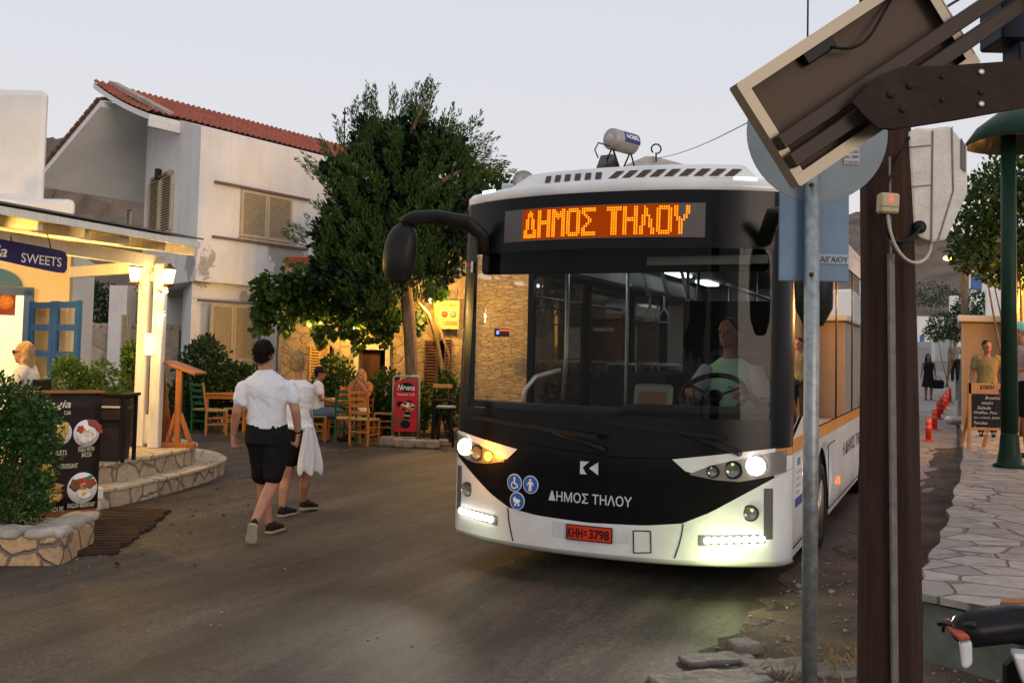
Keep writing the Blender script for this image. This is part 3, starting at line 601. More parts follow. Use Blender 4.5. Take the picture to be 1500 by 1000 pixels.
# big juniper like tree with feathery upright shoots
def juniper():
    Y = 18.7; t0 = Vector((at(602, 640, Y).x, Y, 0)); T = thing('conifer_tree', 'tall bushy dark green conifer with upright feathery shoots and a bare leaning trunk', 'tree', tuple(t0))
    mb = MB(); p = [t0, at(604, 560, Y), at(600, 480, Y), at(594, 420, Y), at(592, 380, Y), at(588, 320, Y), at(590, 250, Y)]; mb.tube(p, [.15, .125, .12, .12, .11, .09, .04], 12)
    limbs = [((592, 385), (540, 360), (490, 345)), ((592, 380), (650, 350), (690, 345)), ((589, 330), (540, 270), (500, 245)), ((589, 320), (640, 270), (700, 235)), ((590, 270), (600, 200), (622, 150)), ((589, 300), (565, 220), (545, 185)), ((592, 390), (620, 380), (660, 300))]
    for a, b, c in limbs: mb.tube([at(*a, Y), at(*b, Y+random.uniform(-.5, .5)), at(*c, Y+random.uniform(-.9, .9))], [.07, .05, .02], 7)
    mb.build('trunk', BARK, T)
    # crown masses: photo outline in px, py, rx, ry
    bl = [(590, 245, 60, 58), (548, 215, 40, 42), (622, 220, 44, 44), (660, 225, 34, 32), (505, 258, 30, 34), (688, 250, 18, 18), (580, 300, 85, 52), (515, 312, 50, 42), (492, 348, 42, 34), (650, 300, 46, 44), (500, 388, 48, 38), (560, 370, 76, 46), (632, 362, 54, 42), (545, 418, 56, 36), (608, 180, 18, 26), (480, 396, 24, 28), (640, 396, 36, 24), (535, 185, 16, 20), (478, 250, 12, 14), (580, 200, 30, 30), (655, 340, 40, 36), (672, 380, 18, 26)]
    s = Y/FPX; B = []
    for (a, b, rx, ry) in bl:
        c = at(a, b, Y+random.uniform(-.25, .25)); B.append((c.x, c.y, c.z, rx*s, min(1.2, max(rx, ry)*s), ry*s))
    Bi = [(b[0], b[1], b[2], b[3]*.86, b[4]*.8, b[5]*.86) for b in B]; P, D = inblob(20000, Bi, .0); leaves('inner_foliage', P, D, .13, leafmat('juniper_inner_shade', (.004, .012, .004), (.010, .024, .006), .05), T, .6, .6)  # inner leaves coloured darker, painting the shaded gaps of the crown
    OUT = [(560, 165), (590, 172), (612, 155), (625, 140), (632, 168), (645, 188), (665, 180), (688, 195), (688, 208), (708, 214), (700, 226), (716, 236), (698, 252), (686, 268), (672, 285), (680, 315), (690, 345), (682, 375), (655, 398), (636, 424), (600, 436), (560, 445), (520, 440), (484, 425), (460, 408), (452, 372), (464, 342), (458, 322), (482, 300), (474, 262), (480, 230), (502, 224), (512, 204), (532, 194), (543, 166)]
    OUT = [(580+(x-580)*(.90 if x > 580 else .95), 300+(y-300)*.95) for x, y in OUT]
    def inside(x, y):
        c = False
        for (x0, y0), (x1, y1) in zip(OUT, OUT[1:]+OUT[:1]):
            if (y0 > y) != (y1 > y) and x < (x1-x0)*(y-y0)/(y1-y0)+x0: c = not c
        return c
    cl = []
    for _ in range(6000):
        x, y = random.uniform(440, 720), random.uniform(135, 450); d_ = random.choice((-.75, -.3, .35))
        if inside(x, y) and all((x-a)**2+(y-b)**2 > (26 if dd == d_ else 12)**2 for a, b, dd in cl): cl.append((x, y, d_))
    P, D = [], []
    for x, y, d_ in cl:
        depth = .9*math.sqrt(max(0.05, 1-((x-580)/150)**2)); c = at(x, y, Y+d_*depth); ax_ = np.array([(x-580)/150*.7, d_*.5, .85+.3*random.random()]); ax_ /= np.linalg.norm(ax_); r_ = random.uniform(.20, .32)
        base = np.array(c)-ax_*.34
        for k in range(7):
            o = RNG.normal(0, 1, 3); o -= ax_*o.dot(ax_); o /= np.linalg.norm(o)+1e-6; sp_ = random.uniform(.05, .42); P.append(base+o*.05+ax_*random.uniform(0, .12)); D.append(ax_+o*sp_)
    P, D = np.array(P), np.array(D)
    spikes = [((612, 158), (-.05, 0, 1)), ((618, 150), (.2, 0, 1)), ((624, 142), (.3, 0, 1)), ((690, 228), (.9, 0, .35)), ((700, 238), (1, 0, .2)), ((708, 238), (1, 0, .15)), ((690, 212), (.8, 0, .6)), ((545, 165), (0, 0, 1)), ((538, 158), (-.1, 0, 1)), ((487, 236), (-.5, 0, 1)), ((470, 250), (-.8, 0, .8)), ((655, 190), (.2, 0, 1)), ((680, 198), (.5, 0, .9)), ((575, 162), (.05, 0, 1)), ((592, 165), (.1, 0, 1)), ((520, 178), (-.1, 0, 1)), ((640, 195), (.2, 0, 1)), ((505, 205), (-.3, 0, 1)), ((452, 345), (-.9, 0, .5)), ((455, 390), (-1, 0, .3))]
    for (a, b), d in spikes:
        for k in range(5): c = at(a+random.uniform(-4, 4), b+random.uniform(0, 16), Y+random.uniform(-.2, .2)); P = np.vstack([P, [tuple(c)]]); D = np.vstack([D, [d]])
    D = D+RNG.normal(0, .10, D.shape); D /= np.linalg.norm(D, axis=1)[:, None]
    LP, LD = [], []
    for p, d in zip(P, D):
        ln = random.uniform(.34, .60); k = 56; t = RNG.random(k); rr = .085*np.sin(np.pi*np.clip(t*.80+.2, 0, 1))
        th = RNG.random(k)*2*np.pi; q = np.cross(d, [.3, .5, .8]); q /= np.linalg.norm(q); r2 = np.cross(d, q); o = np.cos(th)[:, None]*q+np.sin(th)[:, None]*r2
        LP.append(p+d*(t*ln)[:, None]+o*rr[:, None]*.6); LD.append(d*1.0+o*.38)
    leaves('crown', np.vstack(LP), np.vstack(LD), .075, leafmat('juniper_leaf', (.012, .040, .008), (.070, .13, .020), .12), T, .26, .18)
juniper()
# climbing vine
def vine():
    Y = 19.6; V = thing('climbing_vine', 'leafy climbing vine draped over the taverna front and its pergola wires', 'vine', (-4.2, 20.0, 0))
    mb = MB(); mb.tube([at(408, 610, 20.2), at(407, 520, 20.3), at(412, 440, 20.2), at(440, 410, 19.9)], [.05, .04, .035, .02], 8); mb.build('stem', BARK, V); mb = MB()
    mb.tube([at(635, 640, 20.2), at(652, 560, 20.2), at(640, 500, 20.1), at(628, 460, 20.0), at(600, 430, 19.8)], [.06, .05, .045, .035, .02], 8); mb.build('stem', BARK, V); mb = MB()
    mb.tube([at(640, 470, 20.1), at(658, 520, 20.2), at(650, 580, 20.3)], [.03, .025, .02], 7)
    mb.build('stem', BARK, V)
    bl = [(405, 418, 32, 24), (440, 420, 38, 30), (480, 438, 44, 36), (525, 452, 44, 32), (562, 462, 32, 26), (392, 455, 18, 30), (450, 455, 26, 18), (500, 484, 30, 10), (545, 492, 26, 8), (640, 425, 16, 12), (470, 405, 24, 18), (610, 470, 12, 18), (386, 440, 14, 24), (420, 470, 10, 22), (470, 490, 8, 16), (525, 500, 6, 14), (565, 494, 8, 14), (380, 470, 6, 20)]
    s = Y/FPX; B = []
    for (a, b, rx, ry) in bl: c = at(a, b, Y+random.uniform(-.1, .4)); B.append((c.x, c.y, c.z, rx*s, .45, ry*s))
    P, D = inblob(4600, B, .2); D = D*.6+np.array([0, -.7, -.5]); leaves('foliage', P, D, .135, leafmat('vine_leaf', (.02, .06, .012), (.075, .14, .025), .35), V, .85, .5)
vine()
for k, (px, py, Y, rx, rz, lab) in enumerate([(714, 285, 29, .9, .8, 'green broadleaf tree rising between the far red roof and the bus'), (690, 305, 28, .7, .8, 'darker tree tucked behind the conifer beside the far red roof')]):
    c = at(px, py, Y); bushy('tree', lab, 'tree', (c.x, c.y, 0), [(c.x, c.y, c.z-.1, rx, .7, rz), (c.x+.5, c.y, c.z-.35, rx*.6, .6, rz*.7), (c.x-.5, c.y, c.z-.5, rx*.6, .6, rz*.8)], 1500, .26, LEAF_DK, jit=.6, aspect=.45)
# ================================================================ CAFE ON THE LEFT
PAVE = stonemat('step_stone', (.52, .44, .33), (.40, .33, .24), (.22, .17, .12), 2.6, .035, .5, (1, 1, 1))
FACE = stonemat('step_face_stone', (.48, .38, .26), (.34, .26, .18), (.20, .15, .10), 3.6, .06, .8, (1, 1, 1))
def plate(name, pts, z0, z1, top, side, kind=None, lip=.03):
    mb = MB(); mb.prism([(x, y, z0) for x, y in pts], (0, 0, z1-z0-.035), 0)
    c = Vector((sum(p[0] for p in pts)/len(pts), sum(p[1] for p in pts)/len(pts)))
    out = [(Vector(p)+(Vector(p)-c).normalized()*lip) for p in pts]; mb.prism([(p.x, p.y, z1-.035) for p in out], (0, 0, .035), 1)
    o = mb.build(name, [side, top], bev=.008); return tag(o, kind=kind or 'structure')
def smooth_poly(pts, n=4):
    out = []
    for i in range(len(pts)-1):
        p0 = Vector(pts[max(i-1, 0)]); p1 = Vector(pts[i]); p2 = Vector(pts[i+1]); p3 = Vector(pts[min(i+2, len(pts)-1)])
        for k in range(n):
            t = k/n; out.append(tuple(.5*((2*p1)+(p2-p0)*t+(2*p0-5*p1+4*p2-p3)*t*t+(3*p1-p0-3*p2+p3)*t*t*t)))
    return out+[tuple(pts[-1])]
low = smooth_poly([(-4.75, 9.75), (-4.15, 10.31), (-3.93, 11.16), (-3.80, 11.96), (-3.74, 12.8), (-3.86, 13.6), (-4.5, 14.5), (-6.0, 15.0)])+[(-11, 15), (-11, 9.75)]
up = smooth_poly([(-5.1, 9.95), (-4.42, 10.5), (-4.17, 11.2), (-4.03, 12.0), (-3.98, 12.6), (-4.2, 13.3), (-4.9, 14.0), (-6.0, 14.3)])+[(-10.8, 14.3), (-10.8, 9.95)]
plate('cafe_step', low, -.05, .2, PAVE, FACE); plate('cafe_terrace', up, .15, .42, PAVE, FACE)
# drain grating of dark timber slats beside the step
m_g = mat('old_timber_slat', (.055, .035, .025), .85, var=.5, scale=9, bump=.5)
GR = thing('drain_grating', 'dark slatted drain grating lying in the road beside the cafe step', 'grating', (-3.5, 9.0, 0))
q = [gnd(*p) for p in ((86, 790), (80, 818), (168, 812), (252, 750), (186, 746))]
slat = MB(); nsl = 19
for i in range(nsl):
    t = (i+.5)/nsl; a = q[1].lerp(q[4], t*.98)-Vector((.12, 0, 0)); b = q[2].lerp(q[3], t)+Vector((random.uniform(-.03, .03), 0, 0))
    slat.bar(a+Vector((0, 0, .022+.006*random.random())), b+Vector((0, 0, .02)), .065, .03)
slat.build('slat', m_g, GR)
# ---- building
YWALL = mat('cafe_cream_wall', (.66, .55, .36), .85, var=.12, scale=2, bump=.2)
CB = thing('cafe_building', 'cafe building with cream lit wall, blue door surround and white rounded parapets', 'building', (-7.6, 13.6, .42))
W0 = Vector((-6.1, 13.7, 0)); WD = Vector((-.96, -.28, 0)).normalized(); WN = Vector((-WD.y, WD.x, 0))
if WN.y > 0: WN = -WN
def wp(px, py): return on_line(px, py, W0, WD)
def wlen(px): return (wp(px, 500)-W0).dot(WD)
def wblk(mb, a0, a1, z0, z1, th=.3): p = W0+WD*a0; r = W0+WD*a1; mb.prism([(p.x, p.y, z0), (r.x, r.y, z0), (r.x, r.y, z1), (p.x, p.y, z1)], -WN*th)
da, db = wlen(37), wlen(-60); dz = wp(0, 430).z
mb = MB(); wblk(mb, 0, da, 0, 3.4); wblk(mb, da, db, dz, 3.4); wblk(mb, db, 4.5, 0, 3.4); mb.build('wall', YWALL, CB)
mb = MB(); a = W0-WN*.31; wblk_ = [(a+WD*.02), (a+WD*4.4)]; far = -WN*2.6
p0, p1 = wblk_; mb.add([p0+far, p1+far, p1+far+Vector((0, 0, 3.0)), p0+far+Vector((0, 0, 3.0))], [(0, 1, 2, 3)])
for s_ in (p0, p1): mb.add([s_, s_+far, s_+far+Vector((0, 0, 3.0)), s_+Vector((0, 0, 3.0))], [(0, 1, 2, 3)])
mb.add([p0+Vector((0, 0, 3)), p1+Vector((0, 0, 3)), p1+far+Vector((0, 0, 3)), p0+far+Vector((0, 0, 3))], [(0, 1, 2, 3)]); mb.add([p0+Vector((0, 0, .43)), p1+Vector((0, 0, .43)), p1+far+Vector((0, 0, .43)), p0+far+Vector((0, 0, .43))], [(0, 1, 2, 3)])
mb.build('room', mat('cafe_room_white', (.78, .76, .66), .8, var=.1), CB); lamp(W0+WD*1.8-WN*1.4+Vector((0, 0, 2.7)), (1, .88, .62), 120, .15)
mb = MB()
for k in (da-.03, db+.03): mb.bar(W0+WD*k+WN*.03+Vector((0, 0, .42)), W0+WD*k+WN*.03+Vector((0, 0, dz+.06)), .11, .14, up=WN)
mb.bar(W0+WD*(da-.08)+WN*.03+Vector((0, 0, dz+.04)), W0+WD*(db+.08)+WN*.03+Vector((0, 0, dz+.04)), .14, .11); mb.build('door_frame', BLUE_PAINT, CB)
c = wp(-12, 418); mb = MB(); pts = [c+WN*.02+WD*(-.38*math.cos(math.pi*k/14))+Vector((0, 0, .24*math.sin(math.pi*k/14))) for k in range(15)]; mb.prism(pts, WN*.04); mb.build('fanlight', mat('fanlight_blue', (.02, .12, .24), .5), CB)
# open door leaf, swung out toward the terrace
DO = Vector(wp(45, 500)); DO.z = 0; Dl = Vector((.78, -.62, 0)); dpx = on_line(112, 500, DO+WN*.1, Dl); dw = (dpx-DO).dot(Dl); ztop = on_line(80, 441, DO+WN*.1, Dl).z; mb = MB(); dorg = DO+WN*.1+Vector((0, 0, .5)); dh = ztop-.5
for a_ in (.05, dw*.5-.05, dw*.5+.05, dw-.05): mb.bar(dorg+Dl*a_, dorg+Dl*a_+Vector((0, 0, dh)), .09, .05, up=(Dl.y, -Dl.x, 0))
for b_2 in (.06, .32, .60, .80, .97): mb.bar(dorg+Vector((0, 0, dh*b_2)), dorg+Dl*dw+Vector((0, 0, dh*b_2)), .045, .08)
mb.prism([dorg+Vector((0, 0, .02)), dorg+Dl*dw+Vector((0, 0, .02)), dorg+Dl*dw+Vector((0, 0, dh*.3)), dorg+Vector((0, 0, dh*.3))], (.01, .02, 0)); D_ = mb.build('door', BLUE_PAINT, CB)
mb = MB(); mb.add([dorg+Vector((0, 0, dh*.3)), dorg+Dl*dw+Vector((0, 0, dh*.3)), dorg+Dl*dw+Vector((0, 0, dh*.96)), dorg+Vector((0, 0, dh*.96))], [(0, 1, 2, 3)]); mb.build('glass_pane', glass('door_glass', (.85, .8, .7), boost=1.5), D_)
# parapet and tower above
mb = MB(); pr = at(108, 300, 13.6); pz_ = at(100, 290, 13.6).z; mb.prism([(pr.x-5.2, 13.65, 3.4), (pr.x, 13.65, 3.4), (pr.x, 13.65, pz_), (pr.x-5.2, 13.65, pz_)], (pr.x/13.65*2-.1, 2.0, 0)); mb.build('parapet', WHITE_WALL, CB, bev=.08)
tw = at(54, 300, 13.7); tz = at(30, 124, 13.7).z; mb = MB(); mb.prism([(tw.x-4.4, 13.9, 3.3), (tw.x, 13.9, 3.3), (tw.x, 13.9, tz), (tw.x-4.4, 13.9, tz)], (tw.x/13.9*2.4-.15, 2.4, 0)); mb.build('upper_storey', WHITE_WALL, CB, bev=.10)
# small poster on the door glass
pz = wp(10, 445)+WN*.08; PO = thing('pizza_poster', 'small dark red poster with a round pizza hanging in the cafe doorway', 'poster', tuple(pz)); R8 = Matrix((-WD, Vector((0, 0, 1)), WN)).transposed()
mb = MB(); mb.box(pz, (.24, .31, .01), R8); mb.build('sheet', mat('poster_red', (.16, .015, .012), .5), PO)
mb = MB(); mb.lathe([(0.001, .006), (.10, .006), (.10, .012), (.001, .012)], pz+Vector((0, 0, .02)), 20, R=R8); mb.build('pizza', mat('pizza', (.65, .30, .06), .6, scale=40, col2=(.35, .05, .02)), PO)

# ---- pergola
PG = thing('pergola', 'white painted timber pergola with sloped board roof glowing yellow underneath', 'pergola', (-4.5, 12.4, .42))
BD = Vector((.27, .963, 0))
def rp(x, y, h=0.):     # roof plane, rising toward the building
    d = (Vector((x, y, 0))-Vector((-3.75, 11.8, 0))).dot(Vector((-.94, .33, 0))); return Vector((x, y, 2.87+.11*d+h))
T0, T1, T2, T3 = (-3.78, 11.85), (-5.55, 6.6), (-8.3, 7.5), (-5.75, 14.1)
mb = MB()
nb = 26
for i in range(nb):    # boards along the street
    a, b = i/nb, (i+.96)/nb; A = [rp(T0[0]+(T3[0]-T0[0])*t, T0[1]+(T3[1]-T0[1])*t) for t in (a, b)]; B = [rp(T1[0]+(T2[0]-T1[0])*t, T1[1]+(T2[1]-T1[1])*t) for t in (a, b)]
    mb.prism([A[0], A[1], B[1], B[0]], (0, 0, .03))
mb.build('roof', mat('pergola_board', (.70, .62, .44), .7, var=.15, stretch=(1, .3, 1)), PG)
mb = MB(); mb.prism([rp(*T0, .05), rp(*T0, -.02), rp(*T1, -.02), rp(*T1, .05)], (.05, -.015, 0)); mb.prism([rp(*T0, .045), rp(*T0, -.02), rp(*T3, -.02), rp(*T3, .045)], (.02, .04, 0)); mb.build('fascia', WOOD_PAINT, PG)
mb = MB(); t0_, t1_ = Vector(rp(*T0, .075)), Vector(rp(*T1, .075)); mb.prism([t0_+Vector((.08, 0, 0)), t1_+Vector((.08, 0, 0)), t1_+Vector((-.6, .2, .09)), t0_+Vector((-.6, .2, .09))], (0, 0, .02)); mb.build('roof_sheet', mat('roof_felt', (.16, .14, .13), .8), PG)
PB = Vector((-4.54, 12.3, 0))
mb = MB(); mb.bar(PB+BD*.5+Vector((0, 0, 2.73)), PB-BD*6.2+Vector((0, 0, 2.73)), .12, .15, bev=.008); mb.build('beam', WOOD_PAINT, PG)
mb = MB(); mb.bar(PB+Vector((0, .1, 2.66)), Vector((-6.1, 13.75, 2.66)), .1, .15, bev=.008); mb.build('beam', WOOD_PAINT, PG)
for k in range(10):
    p = PB+BD*(.1-.66*k); a = rp(p.x+.62, p.y-.2, -.055); b = rp(p.x-2.2, p.y+.75, -.055); mb = MB(); mb.bar(a, b, .07, .11, bev=.006); mb.build('rafter', WOOD_PAINT, PG)
for (px, yy) in ((206, 12.5), (228, 12.38)):
    b0 = at(px, 600, yy); mb = MB(); mb.box((b0.x, yy, (.42+2.7)/2), (.135, .135, 2.70-.42), bev=.012); mb.build('post', WOOD_PAINT, PG)
b0 = at(217, 600, 12.5); mb = MB(); mb.box((b0.x, 12.48, .64), (.12, .05, .36), bev=.01); mb.build('post_panel', WOOD_PAINT, PG); mb = MB(); mb.box((b0.x, 12.48, 2.58), (.12, .05, .2), bev=.01); mb.build('post_panel', WOOD_PAINT, PG)
b1 = at(219, 504, 12.32); mb = MB(); mb.box(b1, (.11, .07, .27), bev=.008); tag(mb.build('box_lamp', emit('box_lamp_glow', (1, .74, .38), 2.2)), 'small glowing white box lamp fixed between the pergola posts', 'lamp'); lamp(b1+Vector((.02, -.12, 0)), WARM, 2.5, .05)
def lantern(px, py, Y, bx, label, e):
    c = at(px, py, Y); T = thing('wall_lantern', label, 'lantern', tuple(c), group='lanterns on the pergola posts'); mb = MB()
    mb.tube([Vector((bx, Y+.04, c.z-.13)), Vector(((bx+c.x)/2, Y, c.z-.2)), c+Vector((0, 0, -.13))], .012, 6); mb.lathe([(.05, -.12), (.075, -.1), (.04, -.085)], c, 8); mb.lathe([(.09, .09), (.035, .125), (.02, .16), (.0, .165)], c, 8); mb.build('bracket', mat('old_brass', (.12, .07, .03), .5, .6), T)
    mb = MB(); mb.lathe([(.045, -.09), (.08, .085)], c, 8); mb.build('lamp_glass', emit('lantern_glass', (1, .66, .25), 5), T)
    lamp(c+Vector((0, -.14, 0)), WARM, e, .06)
lantern(197, 402, 12.35, at(205, 400, 12.45).x, 'lit brass wall lantern on the cafe side of the pergola post', 6); lantern(248, 405, 12.3, at(231, 400, 12.4).x, 'lit brass wall lantern on the street side of the pergola post', 6)
for (px, py, lab) in ((242, 427, 'tiny glowing spot bulb just under the street side lantern'), (238, 461, 'tiny glowing spot bulb lower down the pergola post')):
    c = at(px, py, 12.25); mb = MB(); mb.lathe([(.03, .05), (.045, .02), (.03, 0)], c, 10, 0); mb.ell(c+Vector((0, 0, .0)), (.032, .032, .02), mi=1); tag(mb.build('spot_bulb', [WOOD_PAINT, emit('bulb_glow', (1, .75, .4), 25)]), lab, 'bulb', group='spot bulbs on the pergola post'); lamp(c+Vector((.0, -.05, -.06)), WARM, 2.5, .03)
for (x, y, e) in ((-5.6, 9.0, 150), (-5.4, 11.3, 150), (-6.9, 11.2, 90)):
    c = Vector((x, y, 2.62)); mb = MB(); mb.lathe([(.02, .22), (.02, .08), (.05, .06)], c, 8, 0); mb.ell(c, (.055, .055, .07), mi=1); tag(mb.build('pergola_bulb', [DARK, emit('bulb_glow', (1, .75, .4), 25)]), {-5.6: 'bare warm bulb hanging at the near end of the pergola roof', -5.4: 'bare warm bulb hanging behind the sweets banner', -6.9: 'bare warm bulb hanging by the cafe wall'}[x], 'bulb', group='bulbs under the pergola roof'); lamp(c-Vector((0, 0, .1)), (1, .57, .12), e, .07)
# ---- navy banner
NAVY = mat('navy_vinyl', (.006, .008, .13), .45, var=.2)
BO = PB+Vector((.09, -.03, 0))
def bl_(px, py): return on_line(px, py, BO, BD)
SW = thing('hanging_banner', 'navy blue banner with white lettering SWEETS hung under the pergola beam', 'banner', tuple(bl_(60, 380)))
pts = [bl_(-60, 338), bl_(0, 350), bl_(60, 361), bl_(90, 367), bl_(96, 370), bl_(99, 378), bl_(98, 395), bl_(94, 400), bl_(84, 399), bl_(40, 390), bl_(0, 381), bl_(-60, 369)]
mb = MB(); mb.prism(pts, (-.02, .006, 0)); mb.build('cloth', NAVY, SW)
WT = mat('white_vinyl', (.85, .85, .83), .5, var=.05)
a, b = bl_(30, 384), bl_(89, 391); ax = (b-a); a2 = a+Vector((.004, -.004, 0)); text('lettering', 'SWEETS', WT, SW, a2, ax.normalized(), (0, 0, 1), width=ax.length, height=(bl_(30, 370).z-bl_(30, 384).z), bold=.008, thick=.005)
text('lettering', 'Sagia', WT, SW, bl_(-48, 376)+Vector((.004, -.004, 0)), ax.normalized(), (0, 0, 1), width=(bl_(9, 380)-bl_(-48, 380)).length, height=.16, shear=.3, thick=.005, bold=.01)
text('lettering', 'SWEETS & CAKES', WT, SW, bl_(-48, 379)+Vector((.004, -.004, -.03)), ax.normalized(), (0, 0, 1), width=(bl_(4, 380)-bl_(-48, 380)).length, height=.05, thick=.005)
mb = MB()
for px in (20, 75): p = bl_(px, 360); mb.tube([p+Vector((0, 0, -.03)), p+Vector((-.05, 0, .14))], .006, 5)
mb.build('hook', DARK, SW)

# ---- menu banner stand with pictures of dishes
BA, BB = Vector((-4.42, 9.02, 0)), Vector((-3.9, 9.42, 0)); BX = (BB-BA).normalized(); BN = Vector((BX.y, -BX.x, 0))
def mp_(px, py): return on_line(px, py, BA, BX)
MS = thing('menu_banner', 'tall black menu banner with photographs of dishes on an orange board beside the hedge', 'menu banner', (-4.15, 9.2, 0))
zt = mp_(148, 575).z; zb = mp_(143, 743).z; xl = (mp_(40, 600)-BA).dot(BX); xr = (mp_(149, 600)-BA).dot(BX)
def bp_(u, z, o=0.): return BA+BX*u+BN*o+Vector((0, 0, z))
MBN = mat('black_banner_vinyl', (.022, .015, .013), .38, var=.3, scale=3)
mb = MB(); rows = []
for j in range(9):
    z = zb+(zt-zb)*j/8; rows.append([bp_(xl+(xr-xl)*i/8, z, .006*math.sin(i*1.3+j*.8)-.01*math.sin(j/8*math.pi)) for i in range(9)])
mb.grid(rows); solid(mb.build('sheet', MBN, MS), .006)
ORG = mat('orange_board', (.34, .12, .03), .6, var=.25, scale=5, bump=.2)
mb = MB(); mb.prism([bp_(xl+.04, .03, -.03), bp_(xr, .03, -.03), bp_(xr, zb+.3, -.03), bp_(xl+.04, zb+.3, -.03)], -BN*.03); mb.build('board', ORG, MS); mb = MB(); mb.bar(bp_(xl-.02, zt+.01, -.005), bp_(xr+.02, zt+.01, -.005), .04, .025); mb.build('top_rail', ORG, MS)
mb = MB(); mb.bar(bp_(xl+.1, 0, -.08), bp_(xl+.1, zt, -.08), .04, .04); mb.bar(bp_(xr-.1, 0, -.08), bp_(xr-.1, zt, -.08), .04, .04); mb.bar(bp_(xl+.1, .03, -.4), bp_(xl+.1, .03, -.02), .04, .04); mb.bar(bp_(xr-.1, .03, -.4), bp_(xr-.1, .03, -.02), .04, .04); mb.build('stand', DARK, MS)
RB = Matrix((BX, Vector((0, 0, 1)), BN)).transposed()
CRM = mat('cream_ink', (.75, .68, .50), .5, var=.05); PLW = mat('plate_white', (.85, .85, .83), .4, var=.05)
FOODS = dict(egg=(.85, .82, .74), yolk=(.85, .42, .03), omelet=(.75, .45, .08), bacon=(.35, .07, .03), crust=(.55, .27, .07), dark=(.20, .08, .03), green=(.10, .22, .04), tomato=(.5, .05, .03))
FM = {k: mat('food_'+k, v, .45, var=.35, scale=30) for k, v in FOODS.items()}
def dish(px, py, rx, plate_, items):
    c = mp_(px, py); u = (c-BA).dot(BX); sc = (mp_(px+rx, py)-mp_(px-rx, py)).dot(BX)/2
    mb = MB(); mats = [PLW]+list(FM.values()); keys = list(FM)
    if plate_: mb.lathe([(0.001, .010), (1.0, .010), (1.0, .013), (.001, .013)], (0, 0, 0), 26)
    for (k, x, y, ra, rb, ang) in items:
        R = Matrix.Rotation(ang, 3, 'Z'); z0 = .014+.001*random.random(); mb.lathe([(0.001, z0), (.75, z0+.03), (1, z0)], (0, 0, 0), 18, 1+keys.index(k))
        L0 = len(mb.v)-18*3
        for i in range(L0, len(mb.v)):
            p = Vector(mb.v[i]); w_ = 1+.14*math.sin(5*math.atan2(p.y, p.x)+ra*9); p = R @ Vector((p.x*ra*w_, p.y*rb*w_, p.z)); mb.v[i] = (p.x+x, p.y+y, p.z)
    vs = []
    for p in mb.v: q = RB @ Vector((p[0]*sc, p[1]*sc*1.08, p[2] if p[2] < .02 else .016)); vs.append(tuple(q+Vector((c.x, c.y, c.z))))
    mb.v = vs; mb.build('dish_picture', mats, MS)
dish(87, 634, 18, True, [('crust', .15, -.3, .75, .35, 1.2), ('omelet', .1, .15, .72, .38, 1.25), ('tomato', -.45, .45, .25, .2, 0), ('omelet', .45, .25, .28, .62, -.2), ('crust', 0, -.6, .5, .2, .3)])
dish(126, 634, 19, True, [('egg', -.05, -.35, .62, .45, .2), ('egg', .42, -.1, .42, .38, 0), ('yolk', -.12, .1, .2, .2, 0), ('yolk', .40, -.1, .19, .19, 0), ('bacon', .6, .65, .65, .28, -.5), ('bacon', .95, .3, .5, .2, -.9), ('tomato', -.45, .3, .3, .28, 0)])
dish(68, 689, 19, False, [('crust', -.2, .0, .9, .55, -.4), ('omelet', .1, .2, .6, .3, -.4), ('dark', .3, -.2, .5, .2, -.4)])
dish(78, 722, 17, False, [('crust', .0, .45, .85, .35, .2), ('dark', 0, 0, .9, .35, .25), ('omelet', -.05, -.35, .8, .3, .2), ('green', .2, .05, .6, .18, .2), ('crust', .05, -.55, .75, .28, .2)])
dish(120, 714, 22, True, [('dark', -.45, .2, .4, .4, 0), ('egg', .15, -.4, .5, .32, 0), ('yolk', .1, -.38, .16, .16, 0), ('bacon', .5, .25, .42, .3, .3), ('tomato', -.1, .45, .4, .2, .2), ('crust', .05, .1, .3, .3, 0), ('green', .35, .6, .35, .15, .4)])
dish(36, 732, 20, False, [('crust', 0, 0, .95, .55, .2), ('omelet', -.1, .15, .6, .35, .2), ('crust', .3, -.3, .5, .25, .1), ('dark', -.3, -.2, .3, .14, 0)])
def mtx(body, pxa, pxb, py, hpx, bold=.006, shear=0., m_=CRM):
    a, b = mp_(pxa, py), mp_(pxb, py); u = (a-BA).dot(BX); text('lettering', body, m_, MS, bp_(u, a.z, .012), BX, (0, 0, 1), width=(b-a).dot(BX), height=abs(mp_(pxa, py-hpx).z-a.z), bold=bold, shear=shear, thick=.004)
mtx('Sagia', 62, 103, 601, 15, .012, .25); mtx('Café', 93, 103, 607, 6)
mtx('OMELETS', 68, 97, 667, 7, .004); mtx('EGGS WITH', 114, 137, 661, 7, .004); mtx('BACON', 119, 133, 669, 7, .004); mtx('CROISSANT', 88, 113, 686, 7, .004); mtx('SPINACH PIE', 63, 92, 750, 7, .004); mtx('ENGLISH BREAKFAST', 98, 138, 744, 7, .004); mtx('CHEESE PIE', 18, 52, 757, 7, .004)
# white socket box at the banner's foot
sb_ = gnd(150, 744); mb = MB(); mb.box((sb_.x, sb_.y-.12, .17), (.09, .06, .12), bev=.01, R=Matrix.Rotation(.5, 3, 'Z')); mb.box((sb_.x, sb_.y-.1, .05), (.04, .03, .12)); tag(mb.build('socket_box', mat('white_pvc', (.7, .68, .62), .4)), 'small white electrical socket box low beside the menu banner', 'socket')

